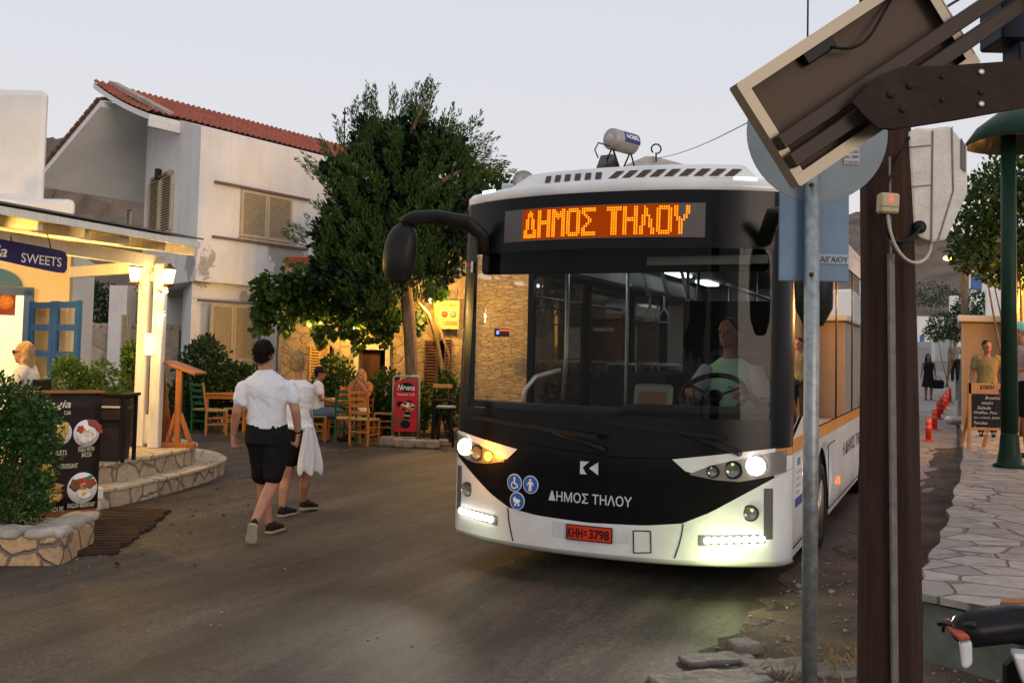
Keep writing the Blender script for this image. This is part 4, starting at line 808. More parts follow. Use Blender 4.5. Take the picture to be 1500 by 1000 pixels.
# ---- stone planter and hedge in front
PLN = stonemat('planter_stone', (.50, .32, .17), (.34, .23, .14), (.17, .13, .10), 4.2, .07, .9)
p = gnd(88, 828); mb = MB(); x1, y0 = p.x, p.y; mb.prism([(x1, y0, -.05), (x1-.05, y0+.75, -.05), (x1-1.2, y0+1.0, -.05), (x1-2.6, y0+1.0, -.05), (x1-2.6, y0-.15, -.05), (x1-1.0, y0-.12, -.05)], (0, 0, .27))
o = mb.build('stone_planter', [PLN], bev=.03); tag(o, 'low rubble stone planter wall at the foot of the green hedge', 'planter')
for k in range(9):
    pass
CAPM = mat('planter_cap_stone', (.40, .36, .30), .9, var=.45, scale=5, bump=.8, bscale=9)
for (a_, b_3, w_) in ((0, -.02, .32), (-.33, -.05, .36), (-.72, -.07, .36), (-1.1, -.1, .4), (-.02, .3, .26), (-.04, .58, .26)): 
    mb = MB(); mb.box((0, 0, 0), (w_, .27, .08), Matrix.Rotation(random.uniform(-.15, .15), 3, 'Z'), bev=.025); me = bake(mb, .016, 3)
    for v in me.vertices: n_q = fbm(Vector(v.co)*7+Vector((a_*9, 1, 0)), 4)*.035; v.co += Vector((n_q, n_q*.8, n_q*.5))
    me.transform(Matrix.Translation((x1-.14+a_, y0+.12+b_3, .235))); link_mesh('coping_stone', me, o, [CAPM])
hb = [(x1-.52, y0+.45, .72, .24, .3, .52), (x1-.85, y0+.5, .8, .38, .36, .62), (x1-.62, y0+.5, 1.05, .26, .3, .32), (x1-1.3, y0+.5, .85, .5, .4, .68), (x1-.42, y0+.45, .98, .18, .24, .26), (x1-1.0, y0+.55, 1.18, .36, .32, .30), (x1-.55, y0+.35, .45, .30, .24, .26), (x1-1.8, y0+.5, .9, .6, .4, .6)]
bushy('hedge_bush', 'dense green leafy bush growing in the stone planter in front of the menu banner', 'bush', (x1-.7, y0+.5, .22), hb, 15000, .045, leafmat('hedge_leaf', (.008, .032, .006), (.045, .12, .018), .2), stems=8, jit=.8, aspect=.6, shell=.5)
# ---- planter boxes and pot plants on the terrace
def planter(px, yb, Y, w_, h_, label, plant_label, fol, n, size, mtl):
    c = at(px, yb, Y); z = .42 if Y > 9.9 and c.x < -3.95 else 0
    T = thing('planter_box', label, 'planter', (c.x, Y, z)); mb = MB()
    mb.prism([(c.x-w_*.45, Y-.15, z), (c.x+w_*.45, Y-.15, z), (c.x+w_/2, Y-.17, z+h_), (c.x-w_/2, Y-.17, z+h_)], (0, .34, 0)); mb.build('box', mat('dark_planter', (.035, .028, .025), .5), T)
    mb = MB(); mb.box((c.x, Y, z+h_-.01), (w_*.98, .36, .05), bev=.008); mb.build('rim', mat('dark_planter', (.035, .028, .025), .5), T)
    bl = [(c.x+dx, Y+dy, z+h_+dz, rx, ry, rz) for (dx, dy, dz, rx, ry, rz) in fol]; bushy('potted_plant', plant_label, 'plant', (c.x, Y, z+h_-.03), bl, n, size, mtl, stems=5, jit=.7, aspect=.6)
planter(108, 600, 11.2, .5, .62, 'dark planter box beside the open blue door', 'feathery green shrub rising beside the blue door', [(-.05, 0, .22, .25, .2, .24), (.15, 0, .15, .2, .2, .2), (-.1, 0, .38, .14, .14, .14), (.3, 0, .3, .16, .14, .16)], 2200, .05, LEAF_MD)
planter(152, 600, 11.0, .5, .55, 'dark planter box next to the tall black table', 'low clipped green plant in the box left of the pergola post', [(-.1, 0, .12, .16, .15, .12), (.1, 0, .12, .18, .15, .12)], 1600, .05, LEAF_MD)
planter(189, 600, 12.6, .28, .5, 'slim dark planter just left of the pergola post', 'bright green upright plant just left of the pergola post', [(0, 0, .3, .13, .13, .34), (0, 0, .6, .1, .1, .2)], 1400, .06, LEAF_MD)
# tall black side table
c = at(168, 690, 10.9); TB = thing('bar_table', 'tall black metal table standing on the cafe terrace behind the menu banner', 'table', (c.x, 10.9, .42)); zt2 = at(168, 577, 10.9).z
mb = MB(); mb.box((c.x-.05, 10.9, zt2), (.46, .4, .03), bev=.005); mb.build('tabletop', BLACK, TB)
for sx in (-.24, .14):
    for sy in (-.16, .16): mb = MB(); mb.bar((c.x+sx, 10.9+sy, .42), (c.x+sx, 10.9+sy, zt2), .035, .035); mb.build('leg', BLACK, TB)
mb = MB(); mb.box((c.x-.25, 10.75, zt2-.12), (.7, .03, .30), bev=.004); mb.box((c.x-.05, 10.72, zt2-.13), (.3, .02, .02), bev=.003, mi=1); mb.build('apron', [mat('charcoal_board', (.03, .022, .02), .5), mat('pale_strip', (.6, .55, .45), .5)], TB)
# ---- lectern style menu stand and tall board
WDO = mat('orange_stained_wood', (.38, .13, .035), .5, var=.35, scale=4, bump=.15, stretch=(5, 5, .6))
def W(px, py, Y): return at(px, py, Y)
LE = thing('menu_lectern', 'orange brown wooden menu lectern with slanted top beside the pergola post', 'lectern', tuple(gnd(258, 655, .42)))
Yl = 12.45; zb_ = .42; b0 = W(259, 655, Yl); b0.z = zb_; t0 = W(258, 541, Yl); mb = MB(); mb.box((b0.x, Yl, (zb_+t0.z)/2), (.075, .06, t0.z-zb_), bev=.006); mb.build('post', WDO, LE)
l, r = W(237, 655, Yl), W(286, 655, Yl); mb = MB(); mb.bar((l.x, Yl, zb_+.03), (r.x, Yl, zb_+.03), .07, .06, bev=.006); mb.build('foot', WDO, LE)
mb = MB(); mb.bar((l.x+.06, Yl, zb_+.05), (b0.x-.03, Yl, zb_+.42), .045, .05, up=(0, 1, 0)); mb.build('brace', WDO, LE); mb = MB(); mb.bar((r.x-.06, Yl, zb_+.05), (b0.x+.03, Yl, zb_+.42), .045, .05, up=(0, 1, 0)); mb.build('brace', WDO, LE)
mb = MB(); a_ = W(239, 530, Yl); b_4 = W(287, 548, Yl); mb.bar(a_+Vector((0, .2, 0)), b_4+Vector((0, .2, 0)), .5, .035, bev=.006); mb.build('desk', WDO, LE)
TBD = thing('leaning_board', 'tall reddish brown wooden board leaning against the back of the pergola posts', 'board', (at(222, 655, 12.8).x, 12.8, .42))
a_, b_5 = at(236, 650, 12.75), at(202, 505, 12.95); mb = MB(); xa, xb = at(205, 650, 12.75).x, at(252, 650, 12.75).x; mb.prism([(xa, 12.75, .42), (xb, 12.75, .42), (at(237, 505, 12.95).x, 12.95, at(220, 505, 12.95).z), (at(199, 505, 12.95).x, 12.95, at(220, 508, 12.95).z)], (0, .04, 0)); mb.build('panel', mat('red_brown_wood', (.22, .06, .02), .5, var=.3), TBD)
# ================================================================ FIGURE HELPERS
SKIN = mat('skin', (.40, .20, .13), .55, var=.15, scale=12); SKIN_T = mat('tanned_skin', (.30, .135, .08), .5, var=.15, scale=12)
HAIR_B = mat('brown_hair', (.016, .008, .004), .75, var=.6, scale=60, stretch=(1, 1, .2), spec=.15, bump=1., bscale=80); HAIR_Y = mat('blond_hair', (.50, .31, .13), .6, var=.7, scale=45, stretch=(1, 1, .2), bump=1., bscale=70); HAIR_K = mat('black_hair', (.010, .008, .006), .75, var=.4, scale=60, spec=.15)
def frame(f, u):
    f = Vector(f).normalized(); u = Vector(u); u = (u-f*u.dot(f)).normalized(); s = f.cross(u); return s, f, u
def head(mb, c, f, u=(0, 0, 1), k=1.0):
    c = Vector(c); s, f, u = frame(f, u); R = Matrix((s, f, u)).transposed()
    mb.ell(c+u*.022*k-f*.008*k, (.076*k, .097*k, .100*k), R, 18, 12); mb.ell(c-u*.05*k+f*.022*k, (.057*k, .066*k, .066*k), R, 16, 10); mb.ell(c-u*.095*k+f*.06*k, (.026*k, .024*k, .02*k), R, 10, 6)
    mb.tube([c+f*.084*k+u*.018*k, c+f*.104*k-u*.012*k, c+f*.112*k-u*.026*k], [.008*k, .011*k, .014*k], 8, rnd=True); mb.ell(c+f*.085*k-u*.062*k, (.025*k, .012*k, .011*k), R, 10, 6)
    for a in (-1, 1): mb.ell(c+s*a*.079*k-u*.012*k-f*.008*k, (.009*k, .018*k, .031*k), R, 10, 6); mb.ell(c+s*a*.036*k+f*.074*k+u*.026*k, (.024*k, .012*k, .008*k), R, 10, 6)
def eyes(parent, c, f, u=(0, 0, 1), k=1.0, local=False, xf=None):
    s, f, u = frame(f, u); c = Vector(c)
    for a in (-1, 1):
        mb = MB(); mb.ell(c+s*a*.033*k+f*.080*k+u*.010*k, (.013*k, .010*k, .008*k)); mb.build('eye', mat('dark_eye', (.05, .035, .03), .6), parent, local, xf=xf)
def hair_cap(mb, c, f, u=(0, 0, 1), k=1.0, low=.0):
    s, f, u = frame(f, u); c = Vector(c); R = Matrix((s, f, u)).transposed()
    mb.ell(c+u*.036*k-f*.022*k, (.082*k, .098*k, .096*k), R, 18, 12); mb.ell(c-u*(.012+low)*k-f*.050*k, (.068*k, .052*k, .055*k), R, 14, 9)
def hand(mb, w_, d, n, lat, curl=.6, k=1.0):
    w_ = Vector(w_); d = Vector(d).normalized(); lat = Vector(lat); lat = (lat-d*lat.dot(d)).normalized(); n = Vector(n); n = (n-d*n.dot(d)-lat*n.dot(lat)).normalized()
    mb.tube([w_-d*.03*k, w_+d*.02*k, w_+d*.055*k, w_+d*.09*k], [.026*k, .034*k, .041*k, .038*k], 12, flat=.42, side=lat, rnd=True)
    for i, l in enumerate((.072, .080, .075, .058)):
        b = w_+d*.088*k+lat*(.031-.0205*i)*k; c1 = curl*(.8+.12*i); e1 = d*math.cos(c1*.6)+n*math.sin(c1*.6); e2 = d*math.cos(c1*1.5)+n*math.sin(c1*1.5); l *= k
        p1 = b+e1*l*.5; p2 = p1+e2*l*.5; mb.tube([b-d*.015, p1, p2], [.0095*k, .0085*k, .0072*k], 8, rnd=True)
    b = w_+d*.025*k+lat*.03*k; p1 = b+(d*.55+lat*.75+n*.25).normalized()*.04*k; p2 = p1+(d*.9+lat*.15+n*.4).normalized()*.035*k; mb.tube([b, p1, p2], [.0125*k, .0105*k, .0085*k], 8, rnd=True)
def torso(mb, rings, n=20):
    """rings: (centre, half width vector, half depth vector)"""
    R = []
    for c, a, b in rings:
        c, a, b = Vector(c), Vector(a), Vector(b); R.append([c+a*math.copysign(abs(math.cos(t))**.8, math.cos(t))+b*math.sin(t) for t in [2*math.pi*i/n for i in range(n)]])
    mb.loft(R)
def creases(o, amp=.012, f=5., seed=0., slant=(1., .4, 1.)):
    # ridged folds running across the cloth
    z0 = min(v.co.z for v in o.data.vertices)
    for v in o.data.vertices:
        q = v.co; hem = min(1, max(.08, (q.z-z0-.015)/.09)); n1 = fbm((q.x*f*slant[0]+q.z*f*.55+seed, q.y*f*slant[1], q.z*f*slant[2]+seed), 3); n2 = fbm((q.x*f*2.3-q.z*f*1.1, q.y*f, q.z*f*1.5+seed*2), 2)
        v.co = q+v.normal*hem*(amp*(.55-abs(n1)*2.2)+amp*.35*n2)
def strands(par, hair, n, length, m_, down=(0, 0, -1), asp=.09):
    vs = np.array([tuple(hair.matrix_world @ v.co) for v in hair.data.vertices])+np.array(world_off(hair))*0; no = np.array([tuple(v.normal) for v in hair.data.vertices]); k = RNG.integers(0, len(vs), n); off = np.array(world_off(hair)); P_ = np.array([tuple(v.co) for v in hair.data.vertices])[k]+off
    D_ = np.array(down)*.9+no[k]*.35; return leaves('hair_strands', P_-D_*.01, D_, length, m_, par, asp, .22)
def skinned(mb, name, m, parent, voxel=.011, smooth=4, local=False, xf=None):
    me = bake(mb, voxel, smooth, name=name)
    if xf: me.transform(xf)
    return link_mesh(name, me, parent, [m], local)

# ================================================================ BUS
BYAW, BS, BZO = .42, 1.1, .1545
BUS = thing('bus', 'white and black city bus with lit orange destination display and headlights on', 'bus', (.53*BS, 6.55*BS, 0), -BYAW); BUS.scale = (BS, BS, BS); BUS['local'] = 1
del BUS['local']
class BusMB(MB):
    def build(s, name, mats, parent=None, bev=0.):
        return MB.build(s, name, mats, parent or BUS, True, xf=lambda p: Vector((p.x, p.y, p.z-BZO)), bev=bev)
def busW(x, y, z): # bus local (measured) to world
    c, s_ = math.cos(BYAW), math.sin(BYAW); return Vector((.53*BS+BS*(x*c+y*s_), 6.55*BS+BS*(-x*s_+y*c), BS*(z-BZO)))
def yf(x, z=1.0):
    a = min(abs(x), 1.21); y = .30*(min(a, 1.1)/1.1)**2.4
    if a > 1.1: t = (a-1.1)/.11; y += .60*(a-1.1)+.20*(1-math.sqrt(max(0, 1-t*t)))
    return y+max(0, z-1.0)*.06
XS = [-(1.1+.11*math.sin(k*math.pi/16)) for k in range(8, 0, -1)]+list(np.linspace(-1.1, 1.1, 45))+[1.1+.11*math.sin(k*math.pi/16) for k in range(1, 9)]
def interp(x, pts):
    for (a, b), (c, d) in zip(pts, pts[1:]):
        if a <= x <= c: return b+(d-b)*(x-a)/(c-a) if c > a else b
    return pts[0][1] if x < pts[0][0] else pts[-1][1]
def strip(mb, x0, x1, lo, hi, off=0., nz=6, mi=0, nx=None):
    xs_ = [x0]+[x for x in XS if x0+1e-4 < x < x1-1e-4]+[x1]
    if nx: xs_ = list(np.linspace(x0, x1, nx))
    L = lo if callable(lo) else (lambda x: lo); H = hi if callable(hi) else (lambda x: hi); rows = []
    for j in range(nz+1):
        row = []
        for x in xs_:
            z = L(x)+(H(x)-L(x))*j/nz; row.append((x, yf(x, z)-off, z))
        rows.append(row)
    mb.grid(rows, mi); return mb
BWHITE = mat('bus_white_paint', (.70, .70, .68), .30, var=.22, scale=2.2, coat=.4, detail=14); BBLK = mat('bus_black_gloss', (.006, .006, .0065), .22, var=.2, scale=3, spec=.14)
BORG = mat('bus_orange', (.55, .22, .035), .35, var=.08); RUBB = mat('rubber', (.014, .014, .014), .8, var=.3, scale=12, bump=.2)
WSG = glass('windscreen_glass', (.80, .82, .78), .01, 1.4, .30); SDG = glass('tinted_side_glass', (.12, .12, .12), .01, 1.55, 2.2); CLG = glass('clear_side_glass', (.85, .85, .82), .01, 1.45, .7)
bnd = [(0, .60), (.37, .612), (.6, .638), (.77, .715), (1.13, .935), (1.21, .98)]
BL = lambda x: interp(abs(x), bnd)
mb = BusMB(); strip(mb, -1.21, 1.21, .41, BL, 0, 8)
rows = [[(x, yf(x)+b, z) for x in XS] for (b, z) in ((.16, .36), (.06, .365), (.015, .385), (0, .41))]; mb.grid(rows); mb.build('front_bumper', BWHITE)
mb = BusMB(); strip(mb, -1.13, 1.13, lambda x: BL(x)+.004, 1.12, 0, 8); mb.build('front_panel', BBLK)
for s_ in (-1, 1):
    mb = BusMB(); a, b = sorted((s_*1.13, s_*1.21)); strip(mb, a, b, lambda x: BL(x)+.003, 1.07, 0, 6); strip(mb, a, b, 1.073, 1.165, .001, 2, 1); mb.build('corner_panel', [BWHITE, BORG])
mb = BusMB(); strip(mb, -1.21, 1.21, 1.12, 1.30, .004, 3); strip(mb, -1.21, 1.21, 2.40, 2.785, .004, 6); strip(mb, -1.21, -1.03, 1.30, 2.40, .004, 10); strip(mb, 1.10, 1.21, 1.30, 2.40, .004, 10); mb.build('windscreen_surround', BBLK)
mb = BusMB(); strip(mb, -1.03, 1.10, 1.30, 2.40, .002, 10); WSO = mb.build('windscreen', WSG)
# seams on the black front: faint step lines
mb = BusMB(); strip(mb, -.62, 1.10, lambda x: interp(x, [(-.62, 1.098), (.17, 1.035), (.6, 1.05), (1.1, 1.10)])-.006, lambda x: interp(x, [(-.62, 1.098), (.17, 1.035), (.6, 1.05), (1.1, 1.10)])+.002, .004, 1); strip(mb, -.5, .66, lambda x: .885-.0*x, lambda x: .891, .003, 1); mb.build('panel_seam', mat('seam_black', (.002, .002, .002), .8))
def lensdisc(mb, x, z, r, off=.02, mi=0, n=20, dome=.012):
    c = Vector((x, yf(x, z)-off, z)); vs = [c+Vector((0, -dome, 0))]
    for k in range(n): a = 2*math.pi*k/n; vs.append(c+Vector((r*math.cos(a), .35*abs(x)*.5*r*math.cos(a)*(1 if x > 0 else -1), r*math.sin(a))))
    for k in range(n): vs.append(Vector(vs[k+1])+Vector((0, off+.01, 0)))
    fs = [(0, 1+k, 1+(k+1) % n)[::-1] for k in range(n)]+[(1+k, 1+n+k, 1+n+(k+1) % n, 1+(k+1) % n) for k in range(n)]
    mb.add(vs, fs, mi, True)
HOUS = mat('lamp_housing', (.20, .19, .17), .3, .3, var=.2); CHR = mat('chrome', (.55, .55, .55), .12, .95, var=.1)
HOT = emit('headlight_white', (1, .97, .84), 16); AMB = emit('indicator_amber', (1, .32, .01), 26); LEDW = emit('running_light_white', (.98, 1, .86), 14); DIMLENS = mat('unlit_lens', (.25, .25, .23), .12, .5, var=.4, scale=40)
for s_ in (-1, 1):
    S_ = lambda f: (lambda x: f(s_*x) if s_*x >= 0 else f(-s_*x))
    up_ = [(.54, 1.04), (1.13, 1.122)]; lo_ = [(.54, 1.038), (.64, .95), (.77, 1.01), (.97, 1.06), (1.13, 1.10)]; lw_ = [(.64, .948), (.8, .918), (.94, .91), (1.13, .95), (1.19, .97)]; lu_ = [(.64, .952), (.77, 1.01), (.97, 1.06), (1.13, 1.10), (1.19, 1.11)]
    x0, x1 = sorted((s_*.54, s_*1.135)); H = BusMB(); strip(H, x0, x1, lambda x: interp(abs(x), lo_), lambda x: interp(abs(x), up_), .008, 3, nx=16); HL = H.build('headlight', BWHITE)
    x0, x1 = sorted((s_*.645, s_*1.19)); H = BusMB(); strip(H, x0, x1, lambda x: interp(abs(x), lw_), lambda x: interp(abs(x), lu_), .006, 3, nx=18); H.build('housing', HOUS, HL)
    H = BusMB(); lensdisc(H, s_*.90, .985, .058, .018); lensdisc(H, s_*.785, .972, .040, .018); lensdisc(H, s_*1.03, 1.012, .066, .018); H.build('bezel', mat('lamp_bezel', (.05, .05, .05), .3, .4), HL)
    H = BusMB(); lensdisc(H, s_*1.03, 1.012, .058, .03); H.build('main_lamp', HOT, HL)
    H = BusMB(); lensdisc(H, s_*.90, .985, .044, .028); H.build('lens', DIMLENS, HL)
    H = BusMB(); lensdisc(H, s_*.785, .972, .030, .028); H.build('indicator', AMB if s_ < 0 else DIMLENS, HL)
    H = BusMB(); lensdisc(H, s_*1.0, .715, .052, .012); lensdisc(H, s_*1.0, .715, .042, .018, 1); H.build('fog_lamp', [CHR, DIMLENS])
    x0, x1 = sorted((s_*1.075, s_*1.125)); H = BusMB(); strip(H, x0, x1, .55, .87, .004, 4, nx=4); H.build('air_slot', mat('slot_grey', (.09, .09, .085), .6))
    H = BusMB(); x0, x1 = sorted((s_*.70, s_*1.085)); strip(H, x0, x1, lambda x: .505+.06*(abs(x)-.7), lambda x: .57+.03*(abs(x)-.7), .004, 2, nx=10); H.build('light_recess', mat('slot_grey', (.09, .09, .085), .6))
    H = BusMB()
    for k in range(8): x = s_*(.755+.044*k); lensdisc(H, x, .540+.045*(abs(x)-.75), .021, .02, n=10)
    H.build('running_light', LEDW)
    c_ = busW(s_*1.03, yf(1.03)-.08, 1.01); t_ = busW(s_*.9-.5, -7.0, .05); lamp(c_, (1, .95, .80), 150 if s_ > 0 else 140, .05, 'SPOT', t_, 75, blend=.9)
    c_ = busW(s_*.92, yf(.92)-.22, .44); lamp(c_, (.80, 1, .40), 7.0 if s_ > 0 else .5, .12)
    H = BusMB(); strip(H, *sorted((s_*.86, s_*1.0)), 2.835, 2.875, -.012, 2, nx=6); H.build('marker_light', emit('marker_glow', (.85, 1, .95), 2.2))
    x0 = s_*.56; H = BusMB()
    pts_ = [(s_*.61, .636), (s_*.60, .56), (s_*.585, .50), (s_*.56, .42)]
    for (a, b), (c2_, d2_) in zip(pts_, pts_[1:]): H.bar((a, yf(a)-.002, b), (c2_, yf(c2_)-.002, d2_), .006, .006)
    H.build('bumper_seam', mat('seam_black', (.002, .002, .002), .8))
lamp(busW(-.81, yf(.81)-.12, .98), (1, .35, .02), 5, .04)
# towing cover outline, plate
H = BusMB()
for (a, b) in (((.30, .575), (.41, .58)), ((.41, .58), (.415, .445)), ((.415, .445), (.305, .435)), ((.305, .435), (.30, .575))): H.bar((a[0], yf(a[0])-.002, a[1]), (b[0], yf(b[0])-.002, b[1]), .006, .006)
H.build('towing_cover', mat('seam_black', (.002, .002, .002), .8))
H = BusMB(); strip(H, -.25, .27, .492, .588, .004, 2, nx=10); H.build('plate_recess', mat('bus_white_dull', (.62, .62, .60), .5))
H = BusMB(); strip(H, -.152, .168, .482, .583, .014, 2, nx=8); strip(H, -.145, .161, .489, .576, .016, 2, nx=8, mi=1); PL_ = H.build('number_plate', [BLACK, mat('plate_red', (.62, .035, .012), .45, var=.1)])
fx_ = lambda p: Vector((p.x, yf(p.x, p.z)+p.y, p.z-BZO))
def btext(name, body, m_, parent, x, z, width, height, off, bold=.01, **k): return text(name, body, m_, parent, (x, -off, z), (1, 0, 0), (0, 0, 1), width=width, height=height, bold=bold, xf=fx_, local=True, **k)
btext('plate_text', 'KHH', BLACK, PL_, -.138, .500, .105, .062, .018, .02); btext('plate_text', '3798', BLACK, PL_, .012, .500, .135, .062, .018, .02); btext('plate_text', '•', BLACK, PL_, -.022, .535, .018, .018, .018); H = BusMB(); strip(H, -.026, -.002, .520, .528, .019, 1, nx=2); H.build('plate_dash', BLACK, PL_)
LETW = mat('bus_letter_grey', (.55, .55, .53), .5, var=.05)
btext('bus_name', 'ΔΗΜΟΣ ΤΗΛΟΥ', LETW, BUS, -.285, .722, .575, .066, .006, .012)
H = BusMB()
def fprism(H, pts, off, t=.004, mi=0):
    H.prism([(x, yf(x, z)-off, z) for x, z in pts], (0, t, 0), mi)
fprism(H, [(-.062, .995), (-.052, .995), (-.020, .995), (-.045, .955), (-.018, .912), (-.062, .912)], .008); fprism(H, [(-.050, .995), (.0, .995), (-.045, .955)], .0085); fprism(H, [(.062, .995), (.062, .912), (.0, .953)], .008); H.build('emblem', mat('emblem_silver', (.75, .75, .73), .3, .3))
# access pictograms: blue discs with white figures
BLUE = mat('pictogram_blue', (.02, .12, .42), .4, var=.1); PWT = mat('pictogram_white', (.8, .8, .8), .5, var=.03)
for (x, z, kind_) in ((-.555, .812, 'chair'), (-.425, .812, 'man'), (-.53, .692, 'pram')):
    D_ = BusMB(); disc = lambda r: [(x+r*math.cos(2*math.pi*k/24), z+r*math.sin(2*math.pi*k/24)) for k in range(24)]
    fprism(D_, disc(.060), .008, .006, 0); fprism(D_, disc(.055), .010, .003, 1); PO_ = D_.build('pictogram', [PWT, BLUE]); D_ = BusMB(); q = lambda pts: [(x+a*.05, z+b*.05) for a, b in pts]
    dot = lambda cx, cz, r: [(x+(cx+r*math.cos(2*math.pi*k/12))*.05, z+(cz+r*math.sin(2*math.pi*k/12))*.05) for k in range(12)]
    if kind_ == 'man':
        fprism(D_, dot(0, .62, .17), .014)
        for P_ in ([(-.28, .4), (.28, .4), (.2, -.2), (-.2, -.2)], [(-.2, -.2), (-.02, -.2), (-.06, -.85), (-.24, -.85)], [(.2, -.2), (.02, -.2), (.06, -.85), (.24, -.85)], [(-.28, .4), (-.18, .3), (-.45, -.15), (-.55, -.08)], [(.28, .4), (.18, .3), (.45, -.15), (.55, -.08)]): fprism(D_, q(P_), .014)
    elif kind_ == 'chair':
        fprism(D_, dot(.05, .65, .15), .014)
        for P_ in ([(-.05, .5), (.12, .5), (.16, -.05), (-.02, -.05)], [(-.02, -.05), (.45, -.05), (.45, -.18), (-.02, -.18)], [(.36, -.1), (.5, -.1), (.66, -.6), (.52, -.62)]): fprism(D_, q(P_), .014)
        for k in range(9): a0, a1 = rad(100+k*27), rad(100+(k+1)*27); fprism(D_, q([(-.02+.5*math.cos(a0), -.3+.5*math.sin(a0)), (-.02+.5*math.cos(a1), -.3+.5*math.sin(a1)), (-.02+.38*math.cos(a1), -.3+.38*math.sin(a1)), (-.02+.38*math.cos(a0), -.3+.38*math.sin(a0))]), .014)
    else:
        fprism(D_, q([(-.6, .35), (-.35, .55), (-.1, .3), (.5, .2), (.55, 0), (.3, -.3), (-.25, -.3), (-.55, 0)]), .014); fprism(D_, dot(-.25, -.5, .16), .014); fprism(D_, dot(.3, -.5, .16), .014)
    D_.build('symbol', PWT, PO_)
# destination display: dot matrix
H = BusMB(); strip(H, -.74, .70, 2.468, 2.695, .010, 3, nx=24); DSP = H.build('destination_display', mat('display_grey', (.10, .085, .075), .4, var=.15, scale=200))
H = BusMB(); strip(H, -.58, .54, 2.475, 2.69, .012, 3, nx=20); H.build('lit_field', emit('display_glow', (1, .12, .006), .30), DSP)
GL = {'Δ': ["...#...", "..###..", "..###..", "..#.#..", ".##.##.", ".##.##.", ".##.##.", ".##.##.", ".##.##.", "##...##", "##...##", "#######", "#######"],
 'Η': ["##...##"]*5+["#######"]*2+["##...##"]*6, 'Μ': ["##...##", "###.###", "#######", "#######", "##.#.##"]+["##...##"]*8, 'Ο': [".#####.", "#######"]+["##...##"]*9+["#######", ".#####."],
 'Σ': ["#######", "#######", "##.....", ".##....", "..##...", "...##..", "...##..", "..##...", ".##....", "##.....", "##.....", "#######", "#######"], 'Τ': ["#######", "#######"]+["..###.."]*11, 'Λ': ["..#....", "..##...", "..##...", "..##...", ".####..", ".##.#..", ".##.##.", ".##.##.", ".##.##.", "##..##.", "##...##", "##...##", "##...##"], 'Υ': ["##...##"]*4+["##..##.", ".##.##.", ".####.."]+["..##..."]*6, ' ': ["....."]*13}
H = BusMB(); cx = -.555; pitch = .0148
for ch in 'ΔΗΜΟΣ ΤΗΛΟΥ':
    g = GL[ch]
    for r_, row in enumerate(g):
        for c_i, v in enumerate(row):
            if v == '#':
                x = cx+c_i*pitch; z = 2.672-r_*.0148; yy = yf(x, z)-.018; h_ = .0050; H.add([(x-h_, yy, z-h_), (x+h_, yy, z-h_), (x+h_, yy, z+h_), (x-h_, yy, z+h_)], [(0, 1, 2, 3)])
    cx += (len(g[0])+1)*pitch*(.94 if ch != ' ' else .75)
H.build('lettering', emit('led_amber', (1, .25, .008), 2.3), DSP)
# sticker
H = BusMB(); fprism(H, [(-1.18, 2.28), (-1.045, 2.275), (-1.045, 2.355), (-1.18, 2.36)], .02, .004); ST_ = H.build('sticker', PWT)
btext('lettering', 'ATAK', mat('sticker_red', (.5, .02, .02), .5), ST_, -1.165, 2.31, .11, .032, .024, .02); btext('lettering', 'Smart Move', mat('sticker_grey', (.2, .2, .2), .5), ST_, -1.16, 2.288, .10, .012, .024)
# roof cap and AC fairing
def outline(ins, y1=7.45, hw=1.21, f=0.):
    k = (hw-ins)/hw; P_ = [(x*k, yf(x, 2.8)+ins*1.0+f) for x in XS]; r_ = [(hw-ins, y1-.15-ins), (hw-ins-.12, y1-ins), (-hw+ins+.12, y1-ins), (-hw+ins, y1-.15-ins)]; return P_+r_
H = BusMB(); H.loft([[(x, y, z) for x, y in outline(i_)] for i_, z in ((.012, 2.77), (-.004, 2.785), (-.004, 2.83), (.015, 2.86), (.06, 2.878), (.15, 2.885))]); H.build('roof', BWHITE, bev=0)
def fairing(ins, f, z): 
    P_ = []
    for k in range(25): x = (-.80+ins*1.5)+((.99-ins)-(-.80+ins*1.5))*k/24; P_.append((x, yf(x, 2.8)+.13+f, z))
    return P_+[(.99-ins, 3.2-f*.5, z), (-.80+ins*1.5, 3.2-f*.5, z)]
H = BusMB(); H.loft([fairing(0, 0, 2.868), fairing(.02, .02, 2.90), fairing(.10, .10, 2.985), fairing(.15, .16, 3.005)]); AC_ = H.build('roof_unit', BWHITE)
MESHM = mat('bronze_mesh', (.085, .055, .035), .6, .3, var=.6, scale=160)
H = BusMB(); fy_ = lambda x, z: yf(x*1.0, 2.8)+.13+(z-2.868)*.86-.012+max(0, (abs(x)-.85))*.1
def slot(x, wd, sl): H.add([(x-wd-sl, fy_(x-wd-sl, 2.900), 2.900), (x+wd-sl, fy_(x+wd-sl, 2.900), 2.900), (x+wd+sl, fy_(x+wd+sl, 2.958), 2.958), (x-wd+sl, fy_(x-wd+sl, 2.958), 2.958)], [(0, 1, 2, 3)])
for k in range(6): slot(-.46+.078*k, .022, -.005)
for k in range(9): slot(.06+.096*k, .030, .022)
H.build('grille_slot', MESHM, AC_)
